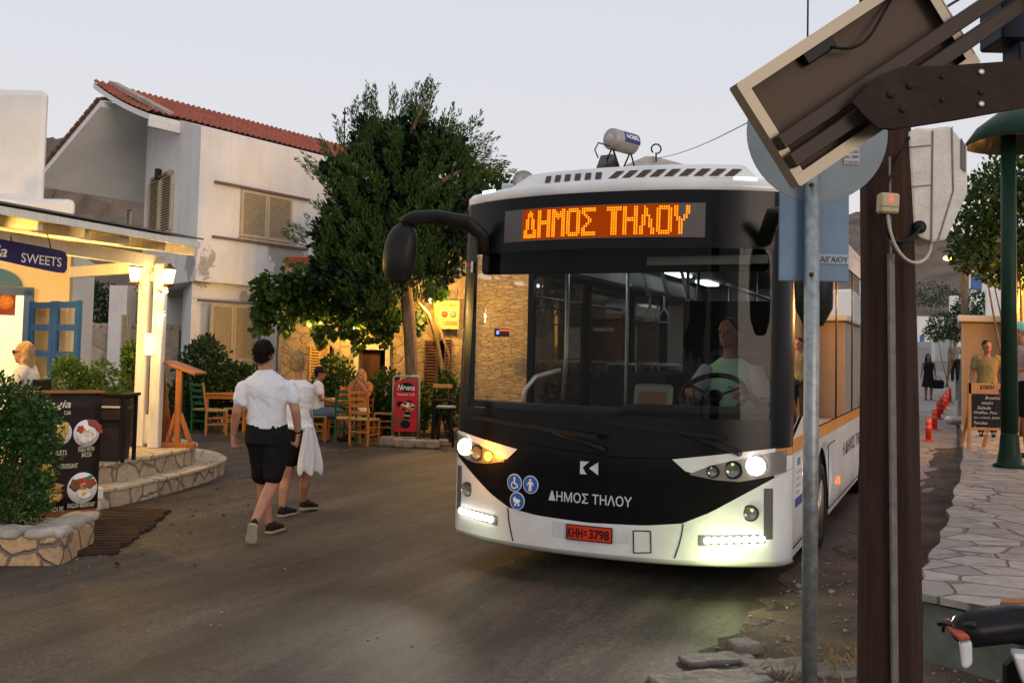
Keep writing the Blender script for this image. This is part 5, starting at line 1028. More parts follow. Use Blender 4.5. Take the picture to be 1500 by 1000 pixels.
# ---- sides
def arch(y): 
    for yc in (2.28, 6.2):
        if abs(y-yc) < .54: return .44+math.sqrt(.54**2-(y-yc)**2)*1.0
    return .36
ysd = sorted(set([.55+.05*k for k in range(139)]+[2.28-.54, 2.28+.54, 6.2-.54, 6.2+.54, 2.28-.53, 2.28+.53])); ysd = [y for y in ysd if y <= 7.35]
for s_ in (-1, 1):
    X = s_*1.21
    H = BusMB(); H.grid([[(X+(-s_*.05*(1-j/5)**2*.6 if j < 2 else 0), y, max(arch(y), .36)+(1.075-max(arch(y), .36))*j/5) for y in ysd] for j in range(6)]); sp = H.build('side_panel', BWHITE)
    H = BusMB(); H.grid([[(X+s_*.001, y, z) for y in (.55, 7.35)] for z in (1.077, 1.168)]); H.build('stripe', BORG, sp)
    H = BusMB(); H.grid([[(X, y, z) for y in (.55, 7.35)] for z in (2.60, 2.79)]); H.build('roof_edge', BWHITE, sp)
    for (y0_, y1_) in ((.62, 1.75), (1.80, 3.2), (3.25, 4.7), (4.75, 6.1), (6.15, 7.3)):
        H = BusMB(); H.add([(X-s_*.01, y0_, 1.17), (X-s_*.01, y1_, 1.17), (X-s_*.01, y1_, 2.60), (X-s_*.01, y0_, 2.60)], [(0, 1, 2, 3)]); H.build('side_window', SDG if s_ > 0 or y0_ > 1 else CLG)
    for y0_ in (.59, 1.775, 3.225, 4.725, 6.125, 7.32): H = BusMB(); H.box((X-s_*.03, y0_, 1.885), (.05, .07, 1.42)); H.build('pillar', BBLK)
    for yc in (2.28, 6.2):
        H = BusMB(); n_w = 32; c_ = Vector((s_*1.06, yc, BZO+.3555)); Rw = Matrix.Rotation(rad(90*s_), 3, 'Y')
        H.lathe([(.20, -.12), (.33, -.12), (.352, -.08), (.3555, 0), (.352, .08), (.33, .13), (.215, .13), (.20, .05)], c_, n_w, R=Rw); WH_ = H.build('wheel', RUBB)
        H = BusMB(); H.lathe([(.001, .05), (.07, .06), (.08, .02), (.15, .03), (.19, .10), (.215, .125)], c_, n_w, R=Rw); H.build('rim', mat('wheel_rim_beige', (.40, .34, .25), .35, .5, var=.2), WH_)
        H = BusMB(); H.lathe([(.001, .10), (.05, .10), (.065, .055)], c_, 20, R=Rw); H.build('hub', BLACK, WH_)
        H = BusMB(); H.box((s_*.95, yc, .62), (.40, 1.05, .56)); H.build('wheel_well', BLACK)
# white triangular fairing under the driver's window, texts and notices on the street side
H = BusMB(); H.prism([(1.2105, .56, 1.17), (1.2105, 1.9, 1.17), (1.2105, 1.55, 1.275), (1.2105, 1.0, 1.30)], (.004, 0, 0)); H.build('window_fairing', BWHITE)
sxf = lambda p: Vector((p.x, p.y, p.z-BZO)); LTD = mat('side_letter_grey', (.06, .06, .065), .5)
[text('side_lettering', w_t, LTD, BUS, (1.211, y_t, .78), (0, 1, 0), (0, 0, 1), width=l_t, height=.13, bold=.01, xf=sxf, local=True) for w_t, y_t, l_t in (('Η', 3.75, .12), ('ΔΗΜΟΣ', 3.98, .95), ('ΤΗΛΟΥ', 5.05, .9))]; text('side_lettering', 'H', LTD, BUS, (1.216, 1.2, 1.195), (0, 1, 0), (0, 0, 1), width=.07, height=.06, xf=sxf, local=True)
H = BusMB(); H.prism([(1.211, .62, .70), (1.211, .98, .70), (1.211, .98, 1.05), (1.211, .62, 1.05)], (.003, 0, 0)); NO_ = H.build('notice', mat('notice_grey', (.55, .56, .57), .5, var=.05))
H = BusMB(); H.prism([(1.215, .64, .71), (1.215, .96, .71), (1.215, .96, .77), (1.215, .64, .77)], (.002, 0, 0)); H.build('notice_band', mat('notice_blue', (.04, .06, .22), .5), NO_)
for k, bd_ in enumerate(('Πρόγραμμα', 'Ευρωπαϊκή Ένωση', 'Περιφέρεια', 'ΕΣΠΑ')): text('notice_text', bd_, LTD, NO_, (1.2155, .67, .93-.045*k), (0, 1, 0), (0, 0, 1), width=.25-.03*k, height=.018, xf=sxf, local=True)
H = BusMB(); H.prism([(1.215, .74, .98), (1.215, .86, .98), (1.215, .86, 1.03), (1.215, .74, 1.03)], (.002, 0, 0)); H.build('notice_logo', mat('notice_green', (.10, .25, .22), .5, col2=(.05, .1, .3)), NO_)
H = BusMB()
for (a, b) in (((2.55, .98), (3.05, .985)), ((2.55, .98), (2.55, .45)), ((2.55, .45), (7.3, .43)), ((.58, .46), (1.4, .46))): H.bar((1.212, *a), (1.212, *b), .006, .006)
H.build('panel_seam', mat('seam_black', (.002, .002, .002), .8))
H = BusMB(); H.box((1.216, 3.35, .60), (.012, .05, .07), bev=.004); H.build('side_marker', emit('side_marker_glow', (1, .12, .01), 3))
# rear, floor, ceiling
H = BusMB(); H.box((0, 7.42, .75), (2.38, .06, .9)); H.box((0, 7.42, 2.6), (2.38, .06, .36)); H.box((1.0, 7.42, 1.82), (.36, .06, 1.25)); H.box((-1.0, 7.42, 1.82), (.36, .06, 1.25)); H.build('rear_panel', BWHITE)
H = BusMB(); H.add([(-.82, 7.42, 1.2), (.82, 7.42, 1.2), (.82, 7.42, 2.42), (-.82, 7.42, 2.42)], [(0, 1, 2, 3)]); H.build('rear_window', SDG)
H = BusMB(); H.box((0, 4.05, .40), (2.34, 6.7, .06)); H.build('floor', mat('bus_floor', (.05, .05, .055), .6))
H = BusMB(); H.box((0, 4.05, 2.63), (2.36, 6.5, .03)); H.build('ceiling', mat('bus_ceiling', (.30, .30, .30), .5))
for s_ in (-1, 1):
    for y in (1.9, 3.2, 4.6, 6.0): H = BusMB(); H.box((s_*.62, y, 2.595), (.16, .62, .03), bev=.01); H.build('ceiling_light', emit('ceiling_strip', (.92, .97, 1), 3.6))
    H = BusMB(); H.box((s_*1.02, 4.3, 2.48), (.34, 5.6, .22), bev=.03); H.build('overhead_duct', mat('bus_trim_grey', (.16, .16, .165), .5))
SEATF = mat('seat_fabric', (.03, .035, .05), .85, var=.4, scale=30); SEATB = mat('seat_shell', (.06, .06, .065), .4)
for s_ in (-1, 1):
    for y in ((2.9, 3.7, 4.5, 5.3, 6.9) if s_ < 0 else (2.9, 3.7, 4.5, 5.4, 6.9)):
        for dx in (.36, .82):
            H = BusMB(); H.box((s_*dx, y, .86), (.42, .42, .09), bev=.03); H.bar((s_*dx, y+.2, .88), (s_*dx, y+.30, 1.52), .42, .07, up=(0, 1, 0), bev=.03); se = H.build('seat', SEATF); H = BusMB(); H.bar((s_*dx, y+.05, .43), (s_*dx, y+.05, .82), .06, .3); H.build('seat_leg', SEATB, se)
            H = BusMB(); H.tube([(s_*dx-.16, y+.31, 1.5), (s_*dx-.14, y+.32, 1.6), (s_*dx+.14, y+.32, 1.6), (s_*dx+.16, y+.31, 1.5)], .014, 6); H.build('grab_handle', STEEL, se)
for (x, y) in ((-.42, 2.1), (-.05, 2.75), (-.3, 4.2), (.3, 4.2), (-.3, 5.8), (.3, 5.8)): H = BusMB(); H.tube([(x, y, .43), (x, y, 2.6)], .017, 8); H.build('grab_pole', STEEL)
H = BusMB(); H.tube([(-.77, 1.55, 2.48), (-.765, 1.55, 1.7), (-.79, 1.55, 1.32)], .02, 8); H.build('grab_pole', STEEL)
H = BusMB(); H.tube([(-1.2+.16, 1.25, 1.2), (-1.0, 1.25, 1.40), (-.93, 1.28, 1.50), (-.80, 1.5, 1.56)], .018, 8); H.build('hand_rail', mat('white_rail', (.6, .6, .58), .3, .3))
for s_ in (-1, 1): H = BusMB(); H.tube([(s_*.42, 2.2, 2.30), (s_*.42, 6.8, 2.30)], .017, 8); H.build('ceiling_rail', STEEL)
for (x, y) in ((-.42, 2.8), (-.42, 3.3), (-.42, 4.4), (.42, 3.1), (.42, 3.9)):
    H = BusMB(); H.tube([(x, y, 2.3), (x, y, 2.16), (x-.05, y, 2.08), (x-.045, y, 2.02), (x+.045, y, 2.02), (x+.05, y, 2.08), (x, y, 2.16)], .009, 6); H.build('strap_handle', mat('strap_grey', (.45, .45, .45), .4))
for x in (-.30, -.12, .06): H = BusMB(); H.tube([(x, 2.35, 2.20), (x-.10, 2.4, 2.50), (x-.12, 3.0, 2.58)], .016, 8); H.build('rack_bar', STEEL)
# driver's cab: dashboard, partition, wheel, screen
TRIM = mat('dashboard_plastic', (.010, .010, .010), .6, var=.3)
H = BusMB(); rows = []
for (dy, z) in ((.06, 1.30), (.12, 1.335), (.30, 1.34), (.42, 1.31), (.46, 1.1), (.47, .5)): rows.append([(x, yf(x, 1.3)+dy, z+(.03 if x > .15 else -.0)) for x in np.linspace(-1.12, 1.12, 30)])
H.grid(rows); H.build('dashboard', TRIM)
H = BusMB(); H.box((.62, 1.95, 1.30), (1.0, .05, 1.7)); H.box((.98, 1.95, 2.30), (.3, .05, .4)); H.box((.12, 1.62, 1.0), (.04, .62, 1.1)); H.build('cab_partition', mat('partition_black', (.015, .015, .016), .5))
H = BusMB(); H.box((.30, yf(.3)+.42, 1.42), (.27, .05, .165), Matrix.Rotation(-.25, 3, 'X'), bev=.02); SCN = H.build('cab_screen', mat('screen_bezel', (.10, .10, .10), .4))
H = BusMB(); H.box((.30, yf(.3)+.392, 1.41), (.19, .012, .08), Matrix.Rotation(-.25, 3, 'X')); H.build('screen_glass', mat('screen_orange_reflect', (.06, .04, .03), .15, col2=(.12, .05, .02)), SCN)  # a faint orange reflection is mixed into the screen colour
swc = Vector((.60, .93, 1.42)); Rs = Matrix.Rotation(rad(38), 3, 'X'); H = BusMB(); ring = [swc+Rs @ Vector((.23*math.cos(2*math.pi*k/28), .23*math.sin(2*math.pi*k/28), 0)) for k in range(29)]; H.tube(ring, .019, 8, cap=False)
for a in (30, 150, 270): H.tube([swc+Rs @ Vector((0, 0, -.02)), swc+Rs @ Vector((.22*math.cos(rad(a)), .22*math.sin(rad(a)), 0))], .02, 6, flat=.5)
H.ell(swc+Rs @ Vector((0, 0, -.01)), (.07, .07, .03), Rs); H.tube([swc, swc+Rs @ Vector((0, -.05, -.3))], .04, 8); H.build('steering_wheel', BLACK)
H = BusMB(); H.bar((.64, 1.5, .95), (.64, 1.62, 1.75), .46, .12, up=(0, 1, 0), bev=.05); H.box((.64, 1.32, .93), (.46, .48, .12), bev=.04); H.box((.64, 1.35, .68), (.36, .34, .40)); H.build('driver_seat', SEATF)
H = BusMB(); H.box((0, .50, 2.44), (2.1, .06, .34), bev=.02); H.build('added_dark_box', mat('dark_box_black', (.012, .012, .012), .7))  # black box added to keep the top of the windscreen dark
# visor strip and wipers
H = BusMB(); H.box((.66, .40, 2.34), (.82, .02, .06), bev=.004); H.build('sun_visor', mat('visor_grey', (.20, .20, .20), .5))
H = BusMB()
for (a, b, c_) in (((.93, 1.10), (.55, 1.22), (-.02, 1.27)), ((.10, 1.08), (-.3, 1.19), (-.95, 1.23))):
    p3 = [Vector((x, yf(x, z)-.035, z)) for x, z in (a, b, c_)]; H.tube([p3[0]+Vector((0, .03, -.01)), p3[0], p3[1]], [.022, .02, .012], 8); H.bar(p3[1]+(p3[2]-p3[1])*-.6, p3[2], .012, .03); 
H.build('wiper', mat('wiper_black', (.016, .016, .016), .5))
# mirrors
MIR = mat('mirror_shell', (.022, .021, .020), .38, var=.35, scale=9, bump=.05)
H = BusMB(); arm = [(-.93, yf(.93, 2.4)-.02, 2.40), (-.93, yf(.93, 2.5)-.06, 2.53), (-1.02, .16, 2.62), (-1.22, .08, 2.655), (-1.38, .04, 2.65), (-1.46, .02, 2.60)]; H.tube(arm, [.05, .055, .06, .055, .055, .06], 12, flat=.7); MA = H.build('mirror_arm', MIR)
H = BusMB(); hp = [(-1.44, .04, 2.61), (-1.47, .03, 2.52), (-1.49, .02, 2.38), (-1.50, .02, 2.25), (-1.50, .03, 2.17)]; H.tube(hp, [.07, .125, .135, .125, .07], 18, flat=.72, side=(1, 0, 0), rnd=False); MH = H.build('mirror_head', MIR, MA); sb2 = MH.modifiers.new('s', 'SUBSURF'); sb2.levels = 1; sb2.render_levels = 1
H = BusMB(); arm = [(1.05, yf(1.05, 2.5)-.02, 2.45), (1.15, .12, 2.6), (1.30, .06, 2.6), (1.38, .03, 2.5)]; H.tube(arm, [.05, .055, .055, .06], 12, flat=.7); MA = H.build('mirror_arm', MIR)
H = BusMB(); H.tube([(1.38, .04, 2.52), (1.40, .03, 2.42), (1.405, .02, 2.2), (1.405, .02, 2.0), (1.40, .03, 1.90)], [.06, .115, .12, .11, .06], 18, flat=.72, side=(1, 0, 0)); MH = H.build('mirror_head', MIR, MA)
# ---- driver (a separate thing, seated in the cab)
dc = busW(.63, 1.42, .93); DR = thing('person', 'bus driver in mint green and grey t-shirt seated behind the steering wheel', 'person', tuple(dc))
def bw(x, y, z): return busW(x, y, z)
fwd = bw(0, -1, 0)-bw(0, 0, 0); fwd.normalize(); sid = (bw(1, 0, 0)-bw(0, 0, 0)).normalized(); UP = Vector((0, 0, 1))
hc = bw(.62, 1.33, 1.875); body = MB(); head(body, hc, fwd-sid*.25, k=1.05); body.tube([bw(.63, 1.36, 1.66), bw(.63, 1.35, 1.82)], [.062, .056], 12)
torso(body, [(bw(.64, 1.40, .98), sid*.17, fwd*.12), (bw(.64, 1.41, 1.2), sid*.165, fwd*.125), (bw(.64, 1.40, 1.45), sid*.19, fwd*.125), (bw(.635, 1.39, 1.60), sid*.19, fwd*.09), (bw(.63, 1.37, 1.70), sid*.07, fwd*.06)])
for a in (-1, 1):
    sh, el, wr = bw(.635+a*.20, 1.38, 1.58), bw(.635+a*.27, 1.22, 1.35), bw(.60+a*.19, 1.03, 1.45); body.tube([sh, el, wr], [.052, .042, .03], 10, rnd=True); hand(body, wr, (wr-el).normalized()*.5+fwd*.5-UP*.2, -UP, -sid*a, 1.3)
    body.tube([bw(.64+a*.1, 1.36, 1.0), bw(.64+a*.13, .98, 1.02), bw(.64+a*.12, .92, .62)], [.085, .065, .05], 10, rnd=True)
skinned(body, 'body', SKIN_T, DR, .012, 3); eyes(DR, hc, fwd-sid*.25, k=1.05)
sh_ = MB(); torso(sh_, [(bw(.64, 1.40, 1.05), sid*.19, fwd*.14), (bw(.64, 1.41, 1.25), sid*.185, fwd*.145), (bw(.64, 1.40, 1.47), sid*.21, fwd*.145), (bw(.635, 1.39, 1.62), sid*.205, fwd*.105), (bw(.63, 1.37, 1.69), sid*.085, fwd*.075)]); skinned(sh_, 'shirt', mat('mint_shirt', (.38, .62, .48), .8, var=.12, scale=5), DR, .012, 4)
sh_ = MB()
for a in (-1, 1): sh_.tube([bw(.635+a*.17, 1.38, 1.60), bw(.635+a*.235, 1.30, 1.48), bw(.635+a*.265, 1.25, 1.38)], [.078, .075, .07], 12)
skinned(sh_, 'sleeve', mat('grey_sleeve', (.36, .36, .42), .8, var=.12, scale=5), DR, .012, 3)
sw_ = MB(); o_ = bw(.665, 1.255, 1.475)+fwd*.018; swp = [o_+sid*a+UP*b for a, b in ((-.030, -.004), (-.014, -.012), (.034, .012), (-.008, -.002), (-.020, .006))]; sw_.prism(swp, fwd*.006); sw_.build('shirt_mark', BLACK, DR)
hr = MB(); hair_cap(hr, hc, fwd-sid*.25, k=1.05); skinned(hr, 'hair', HAIR_K, DR, .012, 3)
# ================================================================ RIGHT HAND SIDE
# ---- stone paved terrace
tc_pts = [(2.31, 5.58), (2.62, 6.2), (2.94, 6.84), (3.30, 7.55), (3.70, 8.36), (4.10, 9.2), (4.58, 10.16), (5.3, 11.7), (6.09, 13.4), (6.9, 15.2), (7.55, 16.7), (8.0, 17.6), (8.6, 19.0), (9.1, 20.2), (30, 20.5), (30, 1.0), (6.2, 1.0), (4.6, 2.9), (3.4, 4.1)]
rag = []
for (a, b) in zip(tc_pts[:13], tc_pts[1:14]):
    for k in range(3): t = k/3; rag.append((a[0]+(b[0]-a[0])*t+random.uniform(-.035, .03), a[1]+(b[1]-a[1])*t))
rag += tc_pts[13:-1]
A_, B_ = tc_pts[-1], tc_pts[0]
for k in range(10): t = k/10; rag.append((A_[0]+(B_[0]-A_[0])*t+random.uniform(-.015, .015), A_[1]+(B_[1]-A_[1])*t+random.uniform(-.02, .02)))
FLAG = stonemat('flagstone', (.34, .30, .26), (.20, .18, .155), (.09, .075, .06), 1.9, .035, .9, (1.35, 1.8, .01), .6, .9, .03)
GRNW = mat('green_grey_render', (.13, .15, .12), .9, var=.45, scale=3, bump=.4, bscale=16)
EDGE = mat('terrace_edge_earth', (.12, .085, .06), .95, var=.5, scale=8, bump=.8)
mb = MB(); mb.prism([(x, y, -.1) for x, y in tc_pts], (0, 0, .47)); o = tag(mb.build('terrace_wall', [GRNW]), kind='structure')
mb = MB(); mb.prism([(x-.03*(x < 6), y, .385) for x, y in rag], (0, 0, .04)); tag(mb.build('terrace', [FLAG]), kind='structure')
# ---- earth verge between road and terrace, with gravel
m_d, n_d, o_d = newmat('dirt_verge'); L_ = n_d.links.new; g_ = N(n_d, 'ShaderNodeTexCoord'); d1 = N(n_d, 'ShaderNodeTexNoise', i_Scale=1.3, i_Detail=7.); d2 = N(n_d, 'ShaderNodeTexNoise', i_Scale=60., i_Detail=4.)
L_(g_.outputs['Object'], d1.inputs['Vector']); L_(g_.outputs['Object'], d2.inputs['Vector']); r_d = N(n_d, 'ShaderNodeValToRGB'); q = r_d.color_ramp.elements; q[0].position = .35; q[0].color = (.045, .03, .02, 1); q[1].position = .65; q[1].color = (.14, .095, .062, 1); L_(d1.outputs['Fac'], r_d.inputs['Fac'])
o2 = N(n_d, 'ShaderNodeMixRGB', blend_type='OVERLAY'); o2.inputs['Fac'].default_value = .8; L_(r_d.outputs[0], o2.inputs['Color1']); L_(d2.outputs['Fac'], o2.inputs['Color2']); b_d = N(n_d, 'ShaderNodeBsdfPrincipled', i_Roughness=.95); L_(o2.outputs[0], b_d.inputs['Base Color']); p_d = N(n_d, 'ShaderNodeBump', i_Strength=.9, i_Distance=.03); L_(d2.outputs['Fac'], p_d.inputs['Height']); L_(p_d.outputs[0], b_d.inputs['Normal']); L_(b_d.outputs[0], o_d.inputs['Surface'])
le = [(.75, 5.05), (1.0, 5.45), (1.35, 6.1), (1.75, 6.9), (2.3, 7.9), (2.95, 9.1), (3.7, 10.6), (4.4, 12.2), (5.3, 14.4), (6.3, 16.6), (7.2, 18.6)]; ri = [(3.4, 4.4), (2.9, 5.0), (2.4, 5.7), (2.8, 6.6), (3.4, 7.6), (3.85, 8.5), (4.6, 10.0), (5.4, 11.8), (6.2, 13.5), (7.6, 16.5), (8.4, 18.6)]
def dens(P):
    return [(p[0]+(q_[0]-p[0])*k/5, p[1]+(q_[1]-p[1])*k/5) for p, q_ in zip(P, P[1:]) for k in range(5)]+[P[-1]]
rows = []
for (a, b) in zip(dens(le), dens(ri)):
    a2 = (a[0]+.22*fbm((a[0]*2, a[1]*2, 5), 4)+random.uniform(-.12, .12), a[1]); rows.append([(a2[0]+(b[0]-a2[0])*j/10, a2[1]+(b[1]-a2[1])*j/10, gh(a2[0]+(b[0]-a2[0])*j/10, a2[1]+(b[1]-a2[1])*j/10)+.004+(.05*sstep(0, 1, j/10)+.02*(fbm((a[0]*3+j, a[1]*3, 2), 3)) if j else 0)) for j in range(11)])
mb = MB(); mb.grid(rows); tag(mb.build('dirt_verge', m_d, local=True), kind='structure')
mb = MB()
for i in range(700):
    t = random.random()**1.4; k = min(9, int(t*10)); u = t*10-k; a = Vector(le[k]).lerp(Vector(le[k+1]), u); b = Vector(ri[k]).lerp(Vector(ri[k+1]), u); s_ = random.random(); p = a.lerp(b, s_); r_ = random.uniform(.005, .018)*(2.2 if random.random() < .03 else 1); z = gh(p.x, p.y)+.012+.05*sstep(0, 1, s_)
    mb.ell((p.x, p.y, z), (r_, r_*random.uniform(.6, 1), r_*.6), Matrix.Rotation(random.uniform(0, 6), 3, 'Z'), 6, 3)
mb.sm = [False]*len(mb.sm); tag(mb.build('gravel', mat('pebble', (.30, .24, .19), .9, var=.6, scale=20), local=True), kind='stuff')
P_, D_ = [], []
for c in ((1.85, 5.55), (2.0, 5.75), (1.6, 5.3), (3.1, 7.5), (3.6, 8.6)):
    for k in range(90): P_.append((c[0]+random.gauss(0, .12), c[1]+random.gauss(0, .1), .03)); D_.append((random.gauss(0, .5), random.gauss(0, .5), .7))
tag(leaves('dry_grass', np.array(P_), np.array(D_), .07, mat('dry_grass', (.30, .20, .08), .9, var=.4), aspect=.12), kind='stuff')
# paler concrete lane climbing the street on the right
rows = []
for Y_ in (11.5, 13, 15, 17, 19, 21, 24, 27, 30, 34, 38, 44, 52, 62):
    xl, xr = .345*Y_+.25, .445*Y_+.05; xl += .25*fbm((Y_, 1, 1), 3); rows.append([(xl+(xr-xl)*j/8, Y_, gh(xl+(xr-xl)*j/8, Y_)+.03) for j in range(9)])
mb = MB(); mb.grid(rows); tag(mb.build('lane', mat('pale_concrete', (.27, .235, .21), .85, var=.35, scale=1.1, bump=.4, bscale=40), local=True), kind='structure')
# kerb stones in the foreground
KST = mat('kerb_stone', (.17, .15, .125), .9, var=.55, scale=7, bump=1.0, bscale=22)
def rock(name, label, cat, px, py, w_, d_, h_, m_, group=None, Y=None, rot=0.):
    c = gnd(px, py) if Y is None else Vector((at(px, py, Y).x, Y, 0)); mb = MB(); mb.box((0, 0, h_*.45), (w_, d_, h_), Matrix.Rotation(rot, 3, 'Z'), bev=min(w_, d_, h_)*.2); me = bake(mb, max(.012, min(w_, d_, h_)*.1), 4); 
    for v in me.vertices:
        n_ = fbm(Vector(v.co)*6+Vector((px, py, 0)), 4)*.10*min(w_, d_); v.co += Vector((n_, n_*.7, n_*.35))
    me.transform(Matrix.Translation(c)); o = link_mesh(name, me, None, [m_]); return tag(o, label, cat, group)
KL = ['long worn kerb stone lying nearest the bottom edge of the road', 'broken kerb stone next to the foot of the metal sign pole', 'pale square stone poking out of the verge behind the kerb', 'flat kerb piece half buried between the sign pole and the wooden pole', 'low flat stone at the tapering end of the kerb']
rock('kerb_stone', KL[0], 'kerb stone', 1040, 1000, .62, .24, .035, KST, 'kerb stones along the verge', rot=.25); rock('kerb_stone', KL[1], 'kerb stone', 1140, 985, .36, .28, .045, KST, 'kerb stones along the verge', rot=.1); rock('kerb_stone', KL[2], 'kerb stone', 1090, 958, .18, .16, .08, KST, 'kerb stones along the verge', rot=.5); rock('kerb_stone', KL[3], 'kerb stone', 1222, 990, .34, .24, .05, KST, 'kerb stones along the verge'); rock('kerb_stone', KL[4], 'kerb stone', 1050, 970, .42, .16, .04, KST, 'kerb stones along the verge', rot=.3)
# ---- back of the traffic signs
YP = 4.0; pc = at(1188, 600, YP); TS = thing('traffic_sign', 'blue grey backs of a round and a rectangular traffic sign on a galvanised pole', 'traffic sign', (pc.x, YP, 0))
mb = MB(); mb.tube([(pc.x, YP, -.02), (pc.x, YP, 2.72)], .0305, 16); mb.build('pole', STEEL, TS)
SBK = mat('sign_back_blue_grey', (.20, .245, .27), .55, .1, var=.2, scale=7, bump=.05); SBK2 = mat('sign_back_blue', (.135, .215, .31), .5, .1, var=.2, scale=7, bump=.05)
dc_ = at(1196, 195, YP+.05); Ry = Matrix.Rotation(rad(90), 3, 'X'); mb = MB(); mb.lathe([(.001, .0), (.284, .0), (.289, .006), (.289, .012), (.001, .012)], dc_+Vector((0, .0, 0)), 48, R=Ry, sm=False); DSC = mb.build('round_plate', SBK, TS)
r0, r1 = at(1141, 411, YP+.04), at(1244, 254, YP+.04); mb = MB(); mb.box(((r0.x+r1.x)/2, YP+.045, (r0.z+r1.z)/2), (r1.x-r0.x, .012, r1.z-r0.z), bev=.003); RPL = mb.build('rectangular_plate', SBK2, TS)
mb = MB()
for (px, py) in ((1188, 271), (1188, 402)): c = at(px, py, YP-.03); mb.lathe([(.009, 0), (.009, .012), (.001, .014)], c, 8, R=Matrix.Rotation(rad(90), 3, 'X'))
mb.build('bolt', mat('rusty_bolt', (.10, .05, .03), .7, .5), TS)
def sticker(par, px0, py0, px1, py1, Y, base, lines, m_):
    a, b = at(px0, py1, Y), at(px1, py0, Y); mb = MB(); mb.box(((a.x+b.x)/2, Y, (a.z+b.z)/2), (b.x-a.x, .003, b.z-a.z)); s_ = mb.build('sticker', base, par); h_ = (b.z-a.z)/len(lines)
    for k, l in enumerate(lines): text('lettering', l, m_, s_, (a.x+.004, Y-.003, b.z-h_*(k+.85)), (1, 0, 0), (0, 0, 1), width=(b.x-a.x)-.008, height=h_*.6, thick=.001)
sticker(DSC, 1236, 211, 1259, 241, YP+.034, mat('sticker_pale', (.45, .45, .45), .5), ['REFLECTIVE', 'TRAFFIC SIGN', 'EN 12899', 'CLASS RA1'], mat('sticker_ink', (.03, .03, .03), .6))
sticker(RPL, 1200, 373, 1243, 386, YP+.034, mat('sticker_grey_blue', (.35, .40, .44), .5), ['ΑΙΓΑΙΟΥ'], mat('sticker_ink', (.03, .03, .03), .6))
# ---- wooden pole with conduit
YW = 4.6; pw = at(1301, 600, YW); UP_ = thing('utility_pole', 'thick weathered brown wooden pole in the foreground with a grey conduit strip', 'utility pole', (pw.x, YW, 0))
m_w, n_w2, o_w = newmat('weathered_pole_wood'); L_ = n_w2.links.new; t_w = N(n_w2, 'ShaderNodeTexCoord'); mpw = N(n_w2, 'ShaderNodeMapping'); mpw.inputs['Scale'].default_value = (14, 14, .55); L_(t_w.outputs['Object'], mpw.inputs['Vector'])
nw1 = N(n_w2, 'ShaderNodeTexNoise', i_Scale=2.4, i_Detail=10., i_Roughness=.82); L_(mpw.outputs[0], nw1.inputs['Vector']); rw = N(n_w2, 'ShaderNodeValToRGB'); q = rw.color_ramp.elements; q[0].position = .33; q[0].color = (.005, .002, .001, 1); q[1].position = .62; q[1].color = (.085, .027, .008, 1); L_(nw1.outputs['Fac'], rw.inputs['Fac'])
bw_ = N(n_w2, 'ShaderNodeBsdfPrincipled', i_Roughness=.85); L_(rw.outputs[0], bw_.inputs['Base Color']); pw_ = N(n_w2, 'ShaderNodeBump', i_Strength=1.0, i_Distance=.04); L_(nw1.outputs['Fac'], pw_.inputs['Height']); L_(pw_.outputs[0], bw_.inputs['Normal']); L_(bw_.outputs[0], o_w.inputs['Surface'])
mb = MB(); zz = np.linspace(-.05, 5.2, 22); ptsw = [Vector((pw.x+.006*math.sin(z*1.3)-.012*(z-1.4)*.8, YW+.006*math.cos(z*1.7), z)) for z in zz]; mb.tube(ptsw, [.141-.0115*z for z in zz], 28)
for i, p in enumerate(mb.v):
    a = math.atan2(p[1]-YW, p[0]-pw.x); d = .006*math.sin(a*9+p[2]*.5)+.005*fbm((a*3, p[2]*.6, 1), 3); mb.v[i] = (p[0]+math.cos(a)*d, p[1]+math.sin(a)*d, p[2])
mb.build('trunk', m_w, UP_)
def surf(px, py): return at(px, py, YW-.145)
mb = MB(); mb.bar(surf(1305, 372), surf(1311, 1010), .03, .022, up=(0, 1, 0), bev=.004); mb.bar(surf(1303, 230), surf(1305, 372), .008, .008, up=(0, 1, 0)); mb.build('conduit', mat('conduit_grey', (.17, .16, .145), .6, .3, var=.4, scale=20), UP_)
# ---- weathered cabinet and small alarm box on the pole
YC = 4.52; CBX = mat('weathered_white_cabinet', (.72, .67, .60), .75, var=.22, scale=9, bump=.25, bscale=60)
q = lambda px, py, Y=YC: at(px, py, Y)
f_ = [q(1330, 193), q(1364, 188), q(1366, 354), q(1344, 346), q(1337, 330)]; s_f = [q(1364, 188), q(1404, 190), q(1418, 212, YC+.16), q(1418, 282, YC+.16), q(1398, 350, YC+.04), q(1366, 354)]
CAB = thing('junction_cabinet', 'weathered white electrical cabinet with a slanted lower front hanging on the wooden pole', 'cabinet', tuple(q(1372, 354)))
prof = [q(1364, 188), q(1392, 184), q(1418, 214), q(1418, 283), q(1386, 352), q(1366, 355), q(1345, 347), q(1338, 332), q(1330, 193), q(1345, 187)]
mb = MB(); mb.prism(prof, (.015, .20, 0)); o = mb.build('case', CBX, CAB, bev=.012)
mb = MB(); l2 = [q(1366, 192), q(1364, 353)]; mb.bar(l2[0]+Vector((0, -.004, 0)), l2[1]+Vector((0, -.004, 0)), .006, .004, up=(0, 1, 0))
for (a, b) in (((1331, 216), (1363, 213)), ((1334, 274), (1364, 271)), ((1394, 186), (1396, 280)), ((1396, 280), (1374, 352))): mb.bar(q(*a)+Vector((0, -.004, 0)), q(*b)+Vector((0, -.004, 0)), .005, .004, up=(0, 1, 0))
mb.build('seam', mat('cabinet_seam', (.24, .21, .18), .8), CAB)
